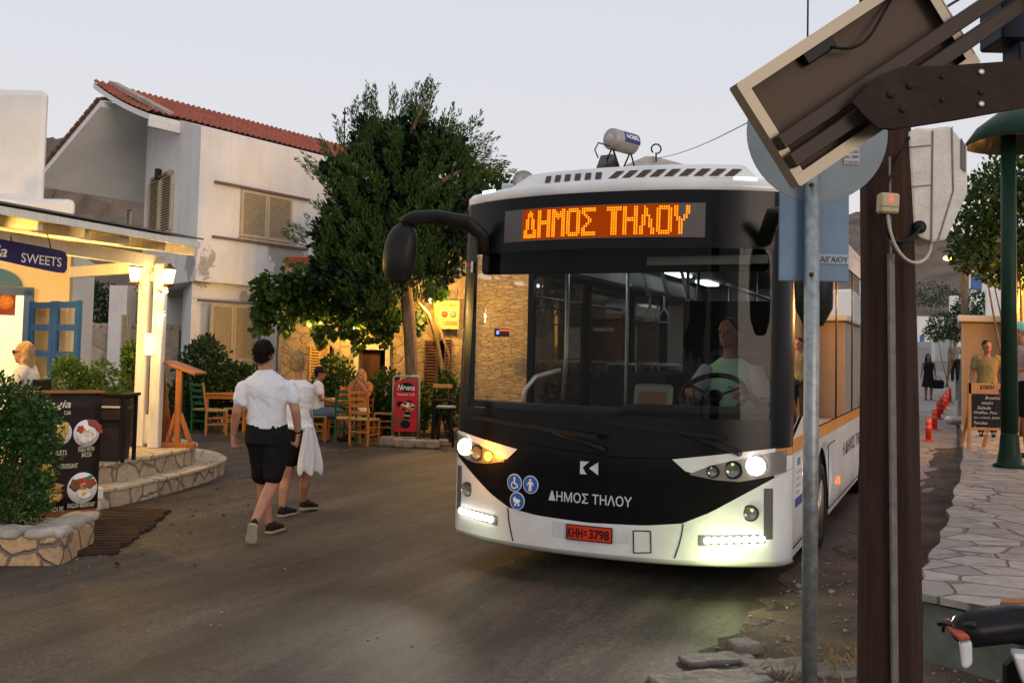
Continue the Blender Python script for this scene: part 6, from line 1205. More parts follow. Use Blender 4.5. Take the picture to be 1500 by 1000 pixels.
mb = MB(); mb.prism([q(1408, 202, YC-.006), q(1415, 214, YC-.006), q(1415, 252, YC-.006), q(1408, 246, YC-.006)], (0, .004, 0)); mb.build('window', mat('cabinet_window', (.06, .06, .055), .15), CAB)
mb = MB(); mb.lathe([(.001, .0), (.03, .0), (.03, .014), (.022, .018)], q(1346, 333, YC-.006), 16, R=Matrix.Rotation(rad(90), 3, 'X')); mb.build('gland', BLACK, CAB)
YA = YW-.19; AB = thing('alarm_box', 'small cream plastic box with two red lights fixed to the front of the wooden pole', 'box', tuple(at(1302, 312, YA))); a, b = at(1289, 312, YA), at(1317, 283, YA); mb = MB(); mb.box(((a.x+b.x)/2, YA+.02, (a.z+b.z)/2), (b.x-a.x, .06, b.z-a.z), Matrix.Rotation(.05, 3, 'Y'), bev=.008); mb.build('case', mat('cream_plastic', (.52, .42, .25), .5, var=.15), AB)
mb = MB()
for (px, py) in ((1306, 288), (1305.5, 293.5)): mb.ell(at(px, py, YA-.012), (.005, .004, .005), n=8, m=5)
mb.build('red_light', emit('red_led', (1, .02, .02), 7), AB); mb = MB(); mb.bar(at(1289, 301, YA-.012), at(1317, 303, YA-.012), .003, .002); mb.build('seam', mat('cabinet_seam', (.24, .21, .18), .8), AB)
def bez(pts, n=24):
    P = [Vector(p) for p in pts]; out = []
    for i in range(n+1):
        t = i/n; Q = P
        while len(Q) > 1: Q = [Q[k].lerp(Q[k+1], t) for k in range(len(Q)-1)]
        out.append(Q[0])
    return out
mb = MB(); mb.tube(bez([at(1300, 312, YA+.02), at(1303, 350, YA), at(1316, 400, YA-.05), at(1364, 402, YA-.03), at(1364, 352, YC+.04)]), .0075, 8); tag(mb.build('white_cable', mat('cable_cream', (.48, .42, .33), .5)), 'cream cable looping from the small box up to the white cabinet', 'cable')
mb = MB(); mb.tube(bez([at(1299, 315, YA+.03), at(1290, 350, YA+.02), at(1318, 372, YA-.06), at(1342, 348, YC-.05), at(1347, 332, YC-.02)]), .010, 8); tag(mb.build('black_cable', BLACK), 'black cable drooping across the wooden pole into the cabinet', 'cable')
mb = MB(); mb.tube(bez([at(1336, 195, YW-.06), at(1310, 240, YW-.16), at(1296, 260, YW-.15), at(1297, 315, YW-.15)]), .006, 6); tag(mb.build('thin_cable', BLACK), 'thin dark cable running up the wooden pole above the alarm box', 'cable')
# ---- solar street light: panel on a rusty bracket
SP = thing('solar_street_light', 'solar panel seen from below on a rusty bracket arm', 'street light', (2.05, 2.55, 0))
def _solve():
    best = None
    for ia in range(60):
        for ic in range(60):
            ya, yc = 1.7+ia*.02, 2.0+ic*.025; A, B, C = at(1054, 141, ya), at(1170, 272, 2.6), at(1432, 93, yc); D = A+C-B; d = D-CAMP; pz = d.dot(cF)
            if pz < .3: continue
            dx, dy = 750+FPX*d.dot(cR)/pz, PCY-FPX*d.dot(cU)/pz; line = (dy-141)+.627*(dx-1054); e1 = (A-B).normalized(); e2 = (C-B).normalized(); n_ = e1.cross(e2); n_ = -n_ if n_.z < 0 else n_
            if (CAMP-B).dot(n_) > -.05: continue
            err = (line/8)**2+(e1.dot(e2)*9)**2+(.6*((A-B).length-.42))**2*9
            if best is None or err < best[0]: best = (err, A, B, C)
    return best
_, PA, PB_, PC_ = _solve()
ex = (PC_-PB_); Lx = ex.length; ex.normalize(); ey = (PA-PB_); ey = ey-ex*ey.dot(ex); Ly = ey.length; ey.normalize(); en = ex.cross(ey).normalized()
if en.z < 0: en = -en
sp = lambda u, v, h=0.: PB_+ex*u+ey*v+en*h
ALU = mat('aluminium_frame', (.30, .26, .20), .45, .5, var=.2, scale=8); BKS = mat('panel_backsheet', (.085, .052, .03), .6, var=.2, scale=4)
mb = MB(); mb.prism([sp(0, 0, .03), sp(Lx, 0, .03), sp(Lx, Ly, .03), sp(0, Ly, .03)], en*.006); mb.build('backsheet', BKS, SP)
mb = MB(); w2 = .028
mb.prism([sp(0, 0, -.01), sp(Lx, 0, -.01), sp(Lx, w2, -.01), sp(0, w2, -.01)], en*.003); mb.prism([sp(0, Ly-w2, -.01), sp(Lx, Ly-w2, -.01), sp(Lx, Ly, -.01), sp(0, Ly, -.01)], en*.003)
for (u0, u1, v0, v1) in ((0, Lx, -.003, 0), (0, Lx, Ly, Ly+.003), (-.003, 0, 0, Ly), (Lx, Lx+.003, 0, Ly)): mb.prism([sp(u0, v0, -.01), sp(u1, v0, -.01), sp(u1, v1, -.01), sp(u0, v1, -.01)], en*.05)
mb.prism([sp(0, .0, -.008), sp(w2, .0, -.008), sp(w2, Ly, -.008), sp(0, Ly, -.008)], en*.003); mb.prism([sp(Lx-w2, 0, -.008), sp(Lx, 0, -.008), sp(Lx, Ly, -.008), sp(Lx-w2, Ly, -.008)], en*.003); mb.build('frame', ALU, SP)
mb = MB(); mb.prism([sp(.004, .004, .0365), sp(Lx-.004, .004, .0365), sp(Lx-.004, Ly-.004, .0365), sp(.004, Ly-.004, .0365)], en*.003); mb.build('cells', mat('solar_cells', (.01, .012, .03), .1), SP)
RST = mat('rusty_steel', (.04, .025, .017), .75, .4, var=.5, scale=7, bump=.3)
mb = MB(); 
for v in (Ly*.22, Ly*.40): mb.bar(sp(-.0, v, -.03), sp(Lx+.25, v, -.03), .04, .035, up=en, bev=.003)
mb.build('mounting_rail', mat('dark_rail', (.06, .045, .035), .6, .5, var=.3), SP)
jb = (at(1274, 30, 2.35)-PB_); u_, v_ = jb.dot(ex), jb.dot(ey); mb = MB(); Rj = Matrix((ex, ey, en)).transposed(); mb.box(sp(u_, v_, .012), (.10, .035, .022), Rj, bev=.004); mb.build('junction_box', BLACK, SP)
mb = MB(); mb.tube(bez([sp(u_+.03, v_-.01, .0), sp(u_+.10, v_-.09, -.03), sp(u_+.16, v_-.02, -.01), sp(u_+.3, v_+.02, .02)]), .004, 6); mb.build('lead_wire', BLACK, SP)
YB = 2.52; bq = lambda px, py: at(px, py, YB); bpts = [bq(1248, 150), bq(1285, 112), bq(1320, 97), bq(1400, 95), bq(1520, 86), bq(1600, 86), bq(1600, 140), bq(1500, 158), bq(1400, 176), bq(1310, 190), bq(1286, 188), bq(1268, 172)]
mb = MB(); mb.prism(bpts, (0, .012, 0)); br_ = mb.build('bracket', RST, SP, bev=.003)
mb = MB(); HP = emit('hole_sky', (.62, .64, .68), 1.0) if False else mat('hole_sky_pale', (.55, .55, .55), .4, .6)  # pale discs stand in for sky showing through the plate's holes
for (px, py, r_) in ((1437, 106, .0075), (1437, 153, .0075)): mb.lathe([(.001, 0), (r_, 0), (r_, .004), (.001, .004)], at(px, py, YB-.002), 14, R=Matrix.Rotation(rad(90), 3, 'X'))
mb.build('hole_disc', HP, br_)
for (px, py, r_) in ((1333, 125, .012), (1305, 138, .012), (1322, 160, .010), (1380, 113, .006), (1380, 147, .007), (1437, 135, .008)): mb = MB(); mb.lathe([(.001, 0), (r_, 0), (r_*.8, .004), (.001, .005)], at(px, py, YB-.001), 10, R=Matrix.Rotation(rad(90), 3, 'X')); mb.build('bolt', mat('rust_bolt', (.04, .025, .018), .8, .3), br_)
mx_ = at(1575, 120, 2.56).x; mb = MB(); mb.tube([(mx_, 2.58, 0), (mx_, 2.58, 3.3)], .045, 14); mb.build('mast', DARK, SP)
bb0, bb1 = at(1463, 60, 2.8), at(1560, -70, 2.8); mb = MB(); mb.box(((bb0.x+bb1.x)/2, 2.85, (bb0.z+bb1.z)/2), (bb1.x-bb0.x, .14, bb1.z-bb0.z), bev=.006); mb.box(((at(1485, 0, 2.8).x+bb1.x)/2, 2.83, at(0, 50, 2.8).z-.02), ((bb1.x-at(1490, 0, 2.8).x), .1, .12), bev=.004); mb.build('battery_box', mat('navy_box', (.012, .016, .035), .5), SP)
# ---- green lamp post with a wide saucer shade
YG = 12.4; gp = gnd(1479, 684, .425); GL_ = thing('street_lamp', 'dark green lamp post with a wide saucer shade standing on the stone terrace', 'street lamp', (gp.x, gp.y, .425)); GREEN = mat('dark_green_paint', (.012, .035, .02), .45, var=.3)
YG = gp.y; zt_ = at(1482, 195, YG).z; mb = MB(); mb.lathe([(.19, 0), (.19, .03), (.15, .05), (.12, .2), (.105, .38), (.10, .42)], (gp.x, YG, .425), 16); mb.build('base', GREEN, GL_)
mb = MB(); mb.tube([(gp.x, YG, .8), (gp.x, YG, 2.6), (gp.x, YG, zt_+.1)], [.10, .09, .085], 14); mb.build('pole', GREEN, GL_)
sc_ = at(1500, 210, YG); mb = MB(); mb.lathe([(.06, .50), (.14, .44), (.34, .40), (.60, .20), (.74, .0), (.70, -.01), (.55, .16), (.30, .30), (.05, .32)], (gp.x+.25, YG, sc_.z), 32); mb.build('lamp_shade', GREEN, GL_)
# ---- street beyond: houses, wall, tree, people, bollards
def block(name, label, cat, pxl, pxr, yt, Y, m_, dep=4., zb=None, group=None, wins=(), extra=None):
    a, b = at(pxl, yt, Y), at(pxr, yt, Y); z0 = gh((a.x+b.x)/2, Y)-.2 if zb is None else zb; T = thing(name, label, cat, ((a.x+b.x)/2, Y, z0), group=group)
    sk = (a.x+b.x)/2/Y*dep; mb = MB(); mb.prism([(a.x, Y, z0), (b.x, Y, z0), (b.x, Y, a.z), (a.x, Y, a.z)], (a.x/Y*dep, dep, 0)); mb.build('wall', m_, T, bev=.05)
    for (x0, x1, y0, y1, wm) in wins:
        p, q2 = at(x0, y1, Y-.02), at(x1, y0, Y-.02); mb = MB(); mb.box(((p.x+q2.x)/2, Y-.01, (p.z+q2.z)/2), (q2.x-p.x, .08, q2.z-p.z), bev=.01); mb.build('shutter', wm, T)
    return T
BLS = mat('blue_shutter', (.03, .12, .36), .5, var=.2); PINK = mat('pinkish_plaster', (.52, .40, .31), .85, var=.12, scale=2, bump=.2); ORW = mat('orange_plaster', (.55, .34, .14), .85, var=.15, scale=2, bump=.2)
T_ = block('low_building', 'low cream building with an overhanging flat slab roof beside the terrace', 'building', 1408, 1530, 472, 21.5, PINK, 4.0)
a, b = at(1401, 466, 21.3), at(1540, 466, 21.3); mb = MB(); mb.prism([(a.x, 21.25, a.z-.07), (b.x, 21.25, a.z-.07), (b.x, 21.25, a.z+.07), (a.x, 21.25, a.z+.07)], (a.x/21.3*4.3, 4.3, 0)); mb.build('roof_slab', WHITE_WALL, T_, bev=.03)
block('white_house', 'white cube house with a meter box rising behind the low cream building', 'house', 1443, 1500, 422, 30, WHITE_WALL, 4)
block('white_house', 'white house with a blue shuttered window below the hillside at the top of the street', 'house', 1419, 1470, 376, 44, WHITE_WALL, 5, wins=((1423, 1438, 399, 424, BLS),))
block('white_house', 'small white house with a blue door at the far end of the street', 'house', 1343, 1383, 463, 62, WHITE_WALL, 6, wins=((1348, 1354, 491, 509, BLS),))
block('white_house', 'bright low white house half hidden by the bushes up the street', 'house', 1390, 1411, 433, 52, WHITE_WALL, 5)
mb = MB(); a, b = at(1370, 503, 50), at(1402, 503, 50); mb.box(((a.x+b.x)/2, 50.3, gh(a.x, 50)+.6), (b.x-a.x, .4, 2.0), bev=.05); tag(mb.build('garden_wall', WHITE_WALL), 'white garden wall along the bend of the far street', 'wall')
ORB = block('orange_building', 'building with orange lamp lit wall and a yellow light strip behind the lamp post', 'building', 1481, 1640, 388, 19.3, ORW, 3.5, .2)
mb = MB(); mb.tube([at(1497, 400, 19.2), at(1494, 440, 19.2), at(1484, 470, 19.2), at(1483, 520, 19.2)], .03, 8); mb.build('light_strip', emit('yellow_strip', (1, .55, .08), 6), ORB)
mb = MB(); a, b = at(1474, 381, 19.0), at(1650, 381, 19.0); mb.prism([(a.x, 19.05, a.z-.08), (b.x, 19.05, a.z-.08), (b.x, 19.05, a.z+.08), (a.x, 19.05, a.z+.08)], (a.x/19*3.6, 3.6, 0)); mb.build('roof_slab', WHITE_WALL, ORB)
lamp(at(1500, 440, 18.2), (1, .45, .08), 160, .15); lamp((10.2, 15.8, 2.6), (1, .36, .08), 420, .2); lamp((8.4, 13.4, 2.8), (1, .34, .08), 45, .2)
c = at(1388, 376, 34); SLm = thing('far_street_light', 'small yellow street light glowing on a wooden pole up the street', 'street light', (at(1413, 500, 34).x, 34, gh(14, 34))); mb = MB(); p0_ = at(1413, 500, 34); mb.tube([(p0_.x, 34, 0), (p0_.x, 34, at(1413, 365, 34).z)], .12, 8); mb.build('pole', BARK, SLm)
mb = MB(); mb.tube([at(1412, 382, 34), at(1396, 374, 34), c], .03, 6); mb.build('arm', DARK, SLm); mb = MB(); mb.ell(c+Vector((0, 0, -.05)), (.14, .14, .08)); mb.build('bulb', emit('street_bulb', (1, .60, .10), 12), SLm)
c = at(1462, 320, 17.5); cz = c.z; tb = gnd(1465, 640, .42); tb = Vector((at(1496, 600, 17.5).x, 17.5, .42)); bl = [(at(px, py, 17.5).x, 17.5+dy, at(px, py, 17.5).z, rx, .8, rz) for (px, py, dy, rx, rz) in ((1445, 300, 0, .55, .55), (1440, 345, .2, .5, .55), (1480, 270, 0, .6, .6), (1500, 330, -.2, .8, .9), (1470, 370, .3, .6, .5), (1540, 290, 0, .9, .9), (1430, 375, 0, .35, .3), (1550, 380, 0, .8, .5), (1500, 400, .1, .6, .3))]
bushy('leafy_tree', 'loose leafy green tree rising behind the green lamp post', 'tree', tuple(tb), bl, 9500, .115, leafmat('street_tree_leaf', (.018, .045, .010), (.06, .11, .022), .3), stems=5, jit=.7, aspect=.55, shell=.25)
for (px, py, Y, rx, rz, n, lab) in ((1387, 478, 40, .75, .6, 1800, 'dark green bush overhanging the white garden wall'), (1428, 450, 36, .75, .6, 1800, 'dark shrub with reddish flowers beside the far wooden pole'), (1366, 432, 90, 2.6, 1.1, 1800, 'dark grove of shrubs at the foot of the rocky hill')):
    c = at(px, py, Y); bushy('roadside_bush', lab, 'bush', (c.x, c.y, gh(c.x, Y)), [(c.x, Y, c.z, rx, rx*.6, rz), (c.x+rx*.6, Y, c.z-rz*.3, rx*.7, rx*.5, rz*.7), (c.x-rx*.6, Y, c.z-rz*.4, rx*.6, rx*.5, rz*.6)], n, .05+.0018*Y, LEAF_DK)
# bollards
RED = mat('bollard_red', (.62, .045, .02), .45, var=.15); bx = [(1360, 646), (1369, 635), (1375, 623), (1379, 613), (1383, 603), (1387, 595), (1391, 586)]; bd = [20, 22.4, 25.3, 27, 28.6, 30.5, 32.5]; proto = None
BLAB = ['red flexible bollard nearest the camera in the street row', 'second red bollard up the street row, just behind the nearest', 'third red bollard up the street row', 'middle red bollard of the street row', 'fifth red bollard up the street row, third from the far end', 'red bollard one before the far end of the street row', 'farthest red bollard of the street row']
for i, ((px, py), Y) in enumerate(zip(bx, bd)):
    p = at(px, py, Y); p.z = gh(p.x, Y)+.03
    if proto is None:
        proto = thing('bollard', BLAB[0], 'bollard', (0, 0, 0), group='red bollards along the street'); mb = MB(); mb.lathe([(.055, .02), (.055, .42), (.045, .455), (.001, .46)], n=14); mb.build('post', RED, proto, True); mb = MB(); mb.lathe([(.11, 0), (.11, .018), (.06, .03)], n=14); mb.build('base', RED, proto, True)
        for z in (.25, .37): mb = MB(); mb.lathe([(.0555, z), (.057, z+.005), (.057, z+.045), (.0555, z+.05)], n=14); mb.build('reflective_band', mat('band_red', (.7, .14, .08), .3), proto, True)
        o = proto
    else: o = copy_tree(proto); o['label'] = BLAB[i]
    o.location = p
# white barrier foot
c = gnd(1404, 612, .2); Yb = 24; c = at(1402, 612, Yb); z0 = gh(c.x, Yb)+.03; BF = thing('barrier_base', 'white plastic barrier base with a short upright lying beside the bollards', 'barrier', (c.x, Yb, z0)); WPL = mat('white_plastic', (.6, .56, .52), .4, var=.1)
mb = MB(); mb.box((c.x, Yb, z0+.1), (.52, .35, .16), bev=.06); mb.build('foot', WPL, BF); mb = MB(); mb.box((c.x, Yb, z0+.36), (.06, .06, .40), bev=.015); mb.build('upright', WPL, BF)
# chalk board
YK = 14.6; ORF = mat('orange_frame_wood', (.50, .22, .06), .5, var=.25, scale=5); k0 = at(1419, 657, YK); z0 = .425; MK = thing('chalk_board', 'orange framed chalkboard menu easel with white chalk writing on the terrace', 'chalkboard', (at(1444, 657, YK).x, YK, z0))
kx0, kx1 = at(1418, 600, YK).x, at(1472, 600, YK).x; ztp = at(1444, 561, YK).z; zbt = at(1444, 627, YK).z; ztt = at(1444, 577, YK).z
mb = MB(); mb.box(((kx0+kx1)/2, YK, (ztt+ztp)/2), (kx1-kx0, .03, ztp-ztt), bev=.004)
for x in (kx0+.02, kx1-.02): mb.box((x, YK+.002, (z0+ztp)/2), (.05, .034, ztp-z0), bev=.004)
mb.box(((kx0+kx1)/2, YK, zbt-.01), (kx1-kx0-.09, .03, .04), bev=.004); mb.build('frame', ORF, MK)
for x in (kx0+.10, kx1-.1): mb = MB(); mb.bar((x, YK+.04, ztp-.1), (x, YK+.45, z0), .04, .03); mb.build('leg', ORF, MK)
mb = MB(); mb.box(((kx0+kx1)/2, YK+.002, (ztt+zbt)/2), (kx1-kx0-.08, .016, ztt-zbt)); mb.build('slate', mat('slate_black', (.018, .015, .014), .6, var=.5, scale=8), MK)
text('lettering', 'ΚΥΜΟΗ', BLACK, MK, ((kx0+kx1)/2, YK-.016, (ztt+ztp)/2+.02), (1, 0, 0), (0, 0, 1), width=.20, height=.06, bold=.03, center=True)
CHK = mat('chalk', (.62, .58, .56), .9, var=.2)
for k, (s_, w_, off) in enumerate((('Breakfast', .24, .2), ('snacks', .17, .14), ('Salads', .2, .08), ('Waffles, Pies', .34, .03), ('Ice cream, Juice', .38, .03), ('Pancakes', .2, .03), ('Sweets', .18, .03), ('and desserts', .3, .06))): text('chalk_writing', s_, CHK, MK, (kx0+.05+off, YK-.008, ztt-.075-.073*k), (1, 0, 0), (0, 0, 1), width=w_, height=.045, shear=.2)
# ---- building behind the bus: roof items above the bus roof
YH = 25.0; T_ = block('white_building', 'white flat roofed building mostly hidden behind the bus', 'building', 735, 1085, 268, YH, WHITE_WALL, 6, 0.0, wins=((800, 860, 330, 420, BLS), (930, 990, 330, 420, BLS)))
a, b, c2, d2 = at(905, 247, YH+1.2), at(945, 229, YH+1.2), at(1000, 240, YH+1.2), at(1040, 250, YH+1.2); mb = MB(); mb.prism([a-Vector((0, 0, .7)), a, b, at(958, 229, YH+1.2), c2, d2, d2-Vector((0, 0, .7))], (0, 3, 0)); mb.build('roof_hump', mat('grey_roof', (.42, .40, .38), .85, var=.2), T_)
mb = MB(); p = at(961, 232, YH+1.1); mb.tube([p-Vector((0, 0, .1)), p+Vector((0, 0, .15))]+[p+Vector((.13*math.sin(k), 0, .25-.13*math.cos(k))) for k in np.linspace(.3, 5.6, 10)], .022, 6); mb.build('cable_hook', DARK, T_)
def dish_(px, py, rx, Y, label):
    c = at(px, py, Y); T = thing('satellite_dish', label, 'satellite dish', (c.x, c.y, c.z-.6), group='satellite dishes on the roof'); mb = MB(); Rd = Matrix.Rotation(rad(78), 3, 'X') @ Matrix.Rotation(rad(0), 3, 'Z'); r_ = rx*Y/FPX; mb.lathe([(.001, -.10), (r_*.5, -.07), (r_, .0), (r_*1.02, .012), (r_*.5, -.05), (.001, -.08)], c, 28, R=Rd); mb.build('reflector', mat('dish_grey', (.30, .29, .28), .5, .2, var=.15), T); mb = MB(); mb.tube([c+Vector((0, .1, -.1)), c+Vector((0, .15, -.75))], .03, 8); mb.build('mast', DARK, T)
dish_(767, 265, 16, 24.4, 'larger grey satellite dish peeping over the bus roof'); dish_(795, 266, 13, 24.9, 'smaller grey satellite dish beside the larger one over the bus roof')
SWH = thing('solar_water_heater', 'cylindrical grey solar water heater tank tilted on a metal frame above the bus roof', 'water heater', tuple(at(910, 250, YH))); t0 = at(894, 203, YH-.15); t1 = at(927, 212, YH+.35); ax = (t1-t0).normalized(); R_t = .275; mb = MB(); mb.tube([t0-ax*.02, t0, t0+ax*.03, t1-ax*.03, t1], [R_t*.86, R_t*.95, R_t, R_t, R_t*.9], 26); mb.build('tank', mat('tank_grey', (.36, .33, .32), .45, .3, var=.15), SWH)
mb = MB(); mb.tube([t0-ax*.045, t0-ax*.02], [R_t*.45, R_t*.5], 18); mb.build('end_cap', mat('cap_pale', (.5, .47, .45), .4), SWH)
sd_ = ax.cross(UP).normalized(); 
if sd_.y > 0: sd_ = -sd_
upn = sd_.cross(ax)*-1
if upn.z < 0: upn = -upn
mid = t0.lerp(t1, .66); mb = MB(); n_ = 8; rows = []
for j in range(n_+1): an_ = rad(-5+62*j/n_)-rad(8); rows.append([mid+ax*s_+sd_*(R_t+.004)*math.cos(an_)+upn*(R_t+.004)*math.sin(an_) for s_ in (-.27, .27)])
mb.grid(rows); LBd = mb.build('label_band', mat('label_blue', (.03, .05, .20), .5), SWH)
def wrapn(p): return p
text('lettering', 'NOBEL', WT, LBd, mid+sd_*(R_t+.004)*math.cos(rad(18))+upn*(R_t+.004)*math.sin(rad(18))-ax*0, ax, (upn*math.cos(rad(18))-sd_*math.sin(rad(18))), width=.44, height=.12, bold=.02, thick=.012, center=True)
mb = MB()
for s_ in (.1, .9):
    p = t0.lerp(t1, s_); mb.tube([p-UP*.2, p-UP*.75+sd_*.2], .022, 6); mb.tube([p-UP*.2, p-UP*.75-sd_*.35], .022, 6); mb.tube([p-UP*.2, p+ax*(.3 if s_ < .5 else -.3)-UP*.75], .018, 6)
mb.tube([t0-UP*.2-ax*.0, t0-UP*.22-ax*.5+sd_*.1, t0-UP*.42-ax*.62+sd_*.1, t0-UP*.6-ax*.5+sd_*.1], .018, 6); mb.build('frame', DARK, SWH)
cq = [at(872, 252, YH-.6), at(905, 248, YH-.3), at(898, 228, YH+.4), at(880, 230, YH+.2)]; mb = MB(); mb.prism(cq, UP*.04); mb.build('collector', mat('collector_glass', (.05, .04, .03), .15), SWH)
# overhead wires
mb = MB(); mb.tube(bez([at(961, 232, YH+1.0), at(1030, 222, 20), at(1100, 178, 14), at(1330, 50, 6), at(1500, -60, 4.5)]), .008, 5); tag(mb.build('overhead_wire', BLACK), 'sagging overhead wire rising from the roof hook to the right', 'wire')
mb = MB(); mb.tube([at(1184, -60, 6), at(1183, 60, 6.2), at(1184, 130, 6.3)]+[at(1186, 300, 6.4)], .006, 5); tag(mb.build('hanging_wire', BLACK), 'thin vertical wire hanging behind the solar panel', 'wire')
# ---- scooter in the lower right corner
hb_ = at(1465, 925, 2.4); SCT = thing('scooter', 'parked scooter with black handlebar and white and red fairing below the terrace wall', 'scooter', (hb_.x+.32, 2.1, 0)); cx_ = hb_.x+.32; SBL = mat('scooter_black', (.012, .012, .013), .35, var=.3)
mb = MB(); mb.tube([(cx_-.40, 2.38, hb_.z+.01), (cx_-.30, 2.40, hb_.z+.02), (cx_-.1, 2.44, hb_.z+.0), (cx_+.1, 2.44, hb_.z), (cx_+.3, 2.40, hb_.z+.02), (cx_+.4, 2.38, hb_.z+.01)], [.046, .05, .06, .06, .05, .046], 14, flat=.9, rnd=True); HB = mb.build('handlebar', SBL, SCT)
lv = [at(1425, 915, 2.34), at(1400, 916, 2.38), at(1382, 911, 2.42), at(1377, 912, 2.43)]; mb = MB(); mb.tube(lv, [.009, .010, .007, .008], 8, rnd=True); mb.tube([at(1381, 912, 2.42), at(1382, 925, 2.42)], .004, 6); mb.build('brake_lever', mat('lever_dark', (.03, .028, .026), .3, .6), HB)
mb = MB(); mb.prism([(cx_-.30, 2.44, hb_.z+.052), (cx_+.3, 2.44, hb_.z+.052), (cx_+.3, 2.47, hb_.z+.056), (cx_-.28, 2.47, hb_.z+.056)], (0, 0, .008)); mb.build('orange_trim', mat('orange_trim', (.35, .12, .03), .5), HB)
mb = MB(); mb.prism([at(1405, 941, 2.33), at(1424, 938, 2.33), at(1425, 974, 2.33), at(1414, 982, 2.33), at(1409, 976, 2.33)], (.02, .05, 0)); mb.build('fairing', mat('scooter_white', (.62, .62, .60), .3, coat=.4), SCT, bev=.008); mb = MB(); mb.prism([at(1484, 958, 2.30), at(1530, 962, 2.30), at(1540, 1020, 2.30), at(1502, 1008, 2.30)], (.02, .06, 0)); mb.build('fairing', mat('scooter_white', (.62, .62, .60), .3, coat=.4), SCT, bev=.008)
mb = MB(); mb.prism([at(1400, 929, 2.32), at(1417, 927, 2.32), at(1424, 937, 2.32), at(1405, 940, 2.32)], (.02, .14, 0)); mb.build('red_panel', mat('scooter_red', (.42, .07, .04), .35), SCT, bev=.006)
mb = MB(); mb.box((cx_-.02, 2.42, .84), (.56, .14, .40), bev=.06); mb.box((cx_, 2.40, .50), (.34, .10, .5), bev=.05); mb.box((cx_, 2.0, .28), (.3, .7, .08), bev=.02); mb.box((cx_, 1.55, .5), (.3, .62, .46), bev=.08); mb.build('body', SBL, SCT)
mb = MB(); mb.box((cx_, 1.5, .77), (.28, .66, .12), bev=.05); mb.build('seat', SBL, SCT)
for yy in (2.62, 1.28):
    mb = MB(); mb.lathe([(.13, -.05), (.2, -.055), (.235, -.02), (.235, .02), (.2, .055), (.13, .05)], (cx_, yy, .235), 26, R=Matrix.Rotation(rad(90), 3, 'Y')); wh = mb.build('wheel', RUBB, SCT); mb = MB(); mb.lathe([(.001, -.03), (.13, -.045), (.13, .045), (.001, .03)], (cx_, yy, .235), 20, R=Matrix.Rotation(rad(90), 3, 'Y')); mb.build('rim', STEEL, wh)

# dark planting behind the bus, seen through its windows
for (px, py, Y_, rx, rz, lab) in ((850, 440, 19.4, .75, 1.1, 'dark leafy small tree behind the bus, glimpsed through its side windows'), (935, 470, 19.6, .7, .9, 'second dark leafy shrub behind the bus, nearer its rear windows')):
    c = at(px, py, Y_); bushy('courtyard_shrub', lab, 'shrub', (c.x, Y_, 0), [(c.x, Y_, c.z, rx, .4, rz), (c.x+.4, Y_, c.z-.5, rx*.8, .4, rz*.7), (c.x-.45, Y_, c.z-.4, rx*.7, .4, rz*.7), (c.x, Y_, .7, rx, .4, .7)], 2600, .13, LEAF_DK)
# ================================================================ TAVERNA FURNITURE
ORC = mat('orange_chair_wood', (.55, .20, .04), .45, var=.25, scale=8); GRC = mat('green_chair_wood', (.015, .10, .03), .45, var=.25, scale=8); RUSH = mat('rush_seat', (.38, .26, .11), .8, var=.3, scale=40)
def make_chair(label, m_):
    T = thing('taverna_chair', label, 'chair', (0, 0, 0), group='wooden chairs outside the taverna')
    for sx in (-1, 1):
        mb = MB(); mb.bar((sx*.19, .18, 0), (sx*.19, .18, .45), .038, .038, bev=.005); mb.build('leg', m_, T, True)
        mb = MB(); mb.bar((sx*.18, -.19, 0), (sx*.18, -.19, .45), .036, .036, bev=.005); mb.bar((sx*.18, -.19, .44), (sx*.175, -.27, .98), .036, .036, bev=.005); mb.build('leg', m_, T, True)
        mb = MB(); mb.bar((sx*.185, -.18, .2), (sx*.185, .17, .2), .022, .022); mb.bar((sx*.185, -.18, .32), (sx*.185, .17, .32), .022, .022); mb.build('stretcher', m_, T, True)
    mb = MB(); mb.box((0, .18, .25), (.36, .02, .025)); mb.box((0, -.19, .25), (.34, .02, .025)); mb.build('stretcher', m_, T, True)
    mb = MB(); mb.box((0, -.0, .455), (.40, .40, .035), bev=.01); mb.build('seat', RUSH, T, True)
    mb = MB()
    for z in (.58, .70, .82, .93): y = -.19-.08*(z-.44)/.54; mb.box((0, y, z), (.33, .018, .055), bev=.005)
    mb.build('backrest', m_, T, True); return T
CH0 = None; protos = {}
def chair(px, py, rz, green, label, Y=None):
    p = gnd(px, py) if Y is None else Vector((at(px, py, Y).x, Y, 0)); k = 'g' if green else 'o'
    if k not in protos: protos[k] = make_chair(label, GRC if green else ORC); o = protos[k]
    else: o = copy_tree(protos[k]); o['label'] = label
    o.location = p; o.rotation_euler = (0, 0, rz); return o
R90 = math.pi/2
chair(301, 634, -.5, True, 'dark green wooden chair at the left table near the white house'); chair(316, 636, -1.25, False, 'orange wooden chair with its back to the left beside the green chair near the house'); chair(343, 632, 1.7, False, 'orange wooden chair half hidden behind the walking man')
SMC = chair(462, 646, -1.45, False, 'orange wooden chair the man in white is sitting on'); chair(506, 650, .12, True, 'dark green wooden chair turned away from the road beside the red sign'); chair(533, 652, -.35, False, 'orange wooden chair nearest the road, its ladder back turned to the camera')
chair(566, 640, 1.3, False, 'orange wooden chair tucked beside the red sign stand'); chair(527, 630, math.pi-.2, False, 'orange wooden chair the blond woman is sitting on', Y=19.35); chair(494, 634, .9, False, 'orange wooden chair behind the green one at the right table', Y=19.3)
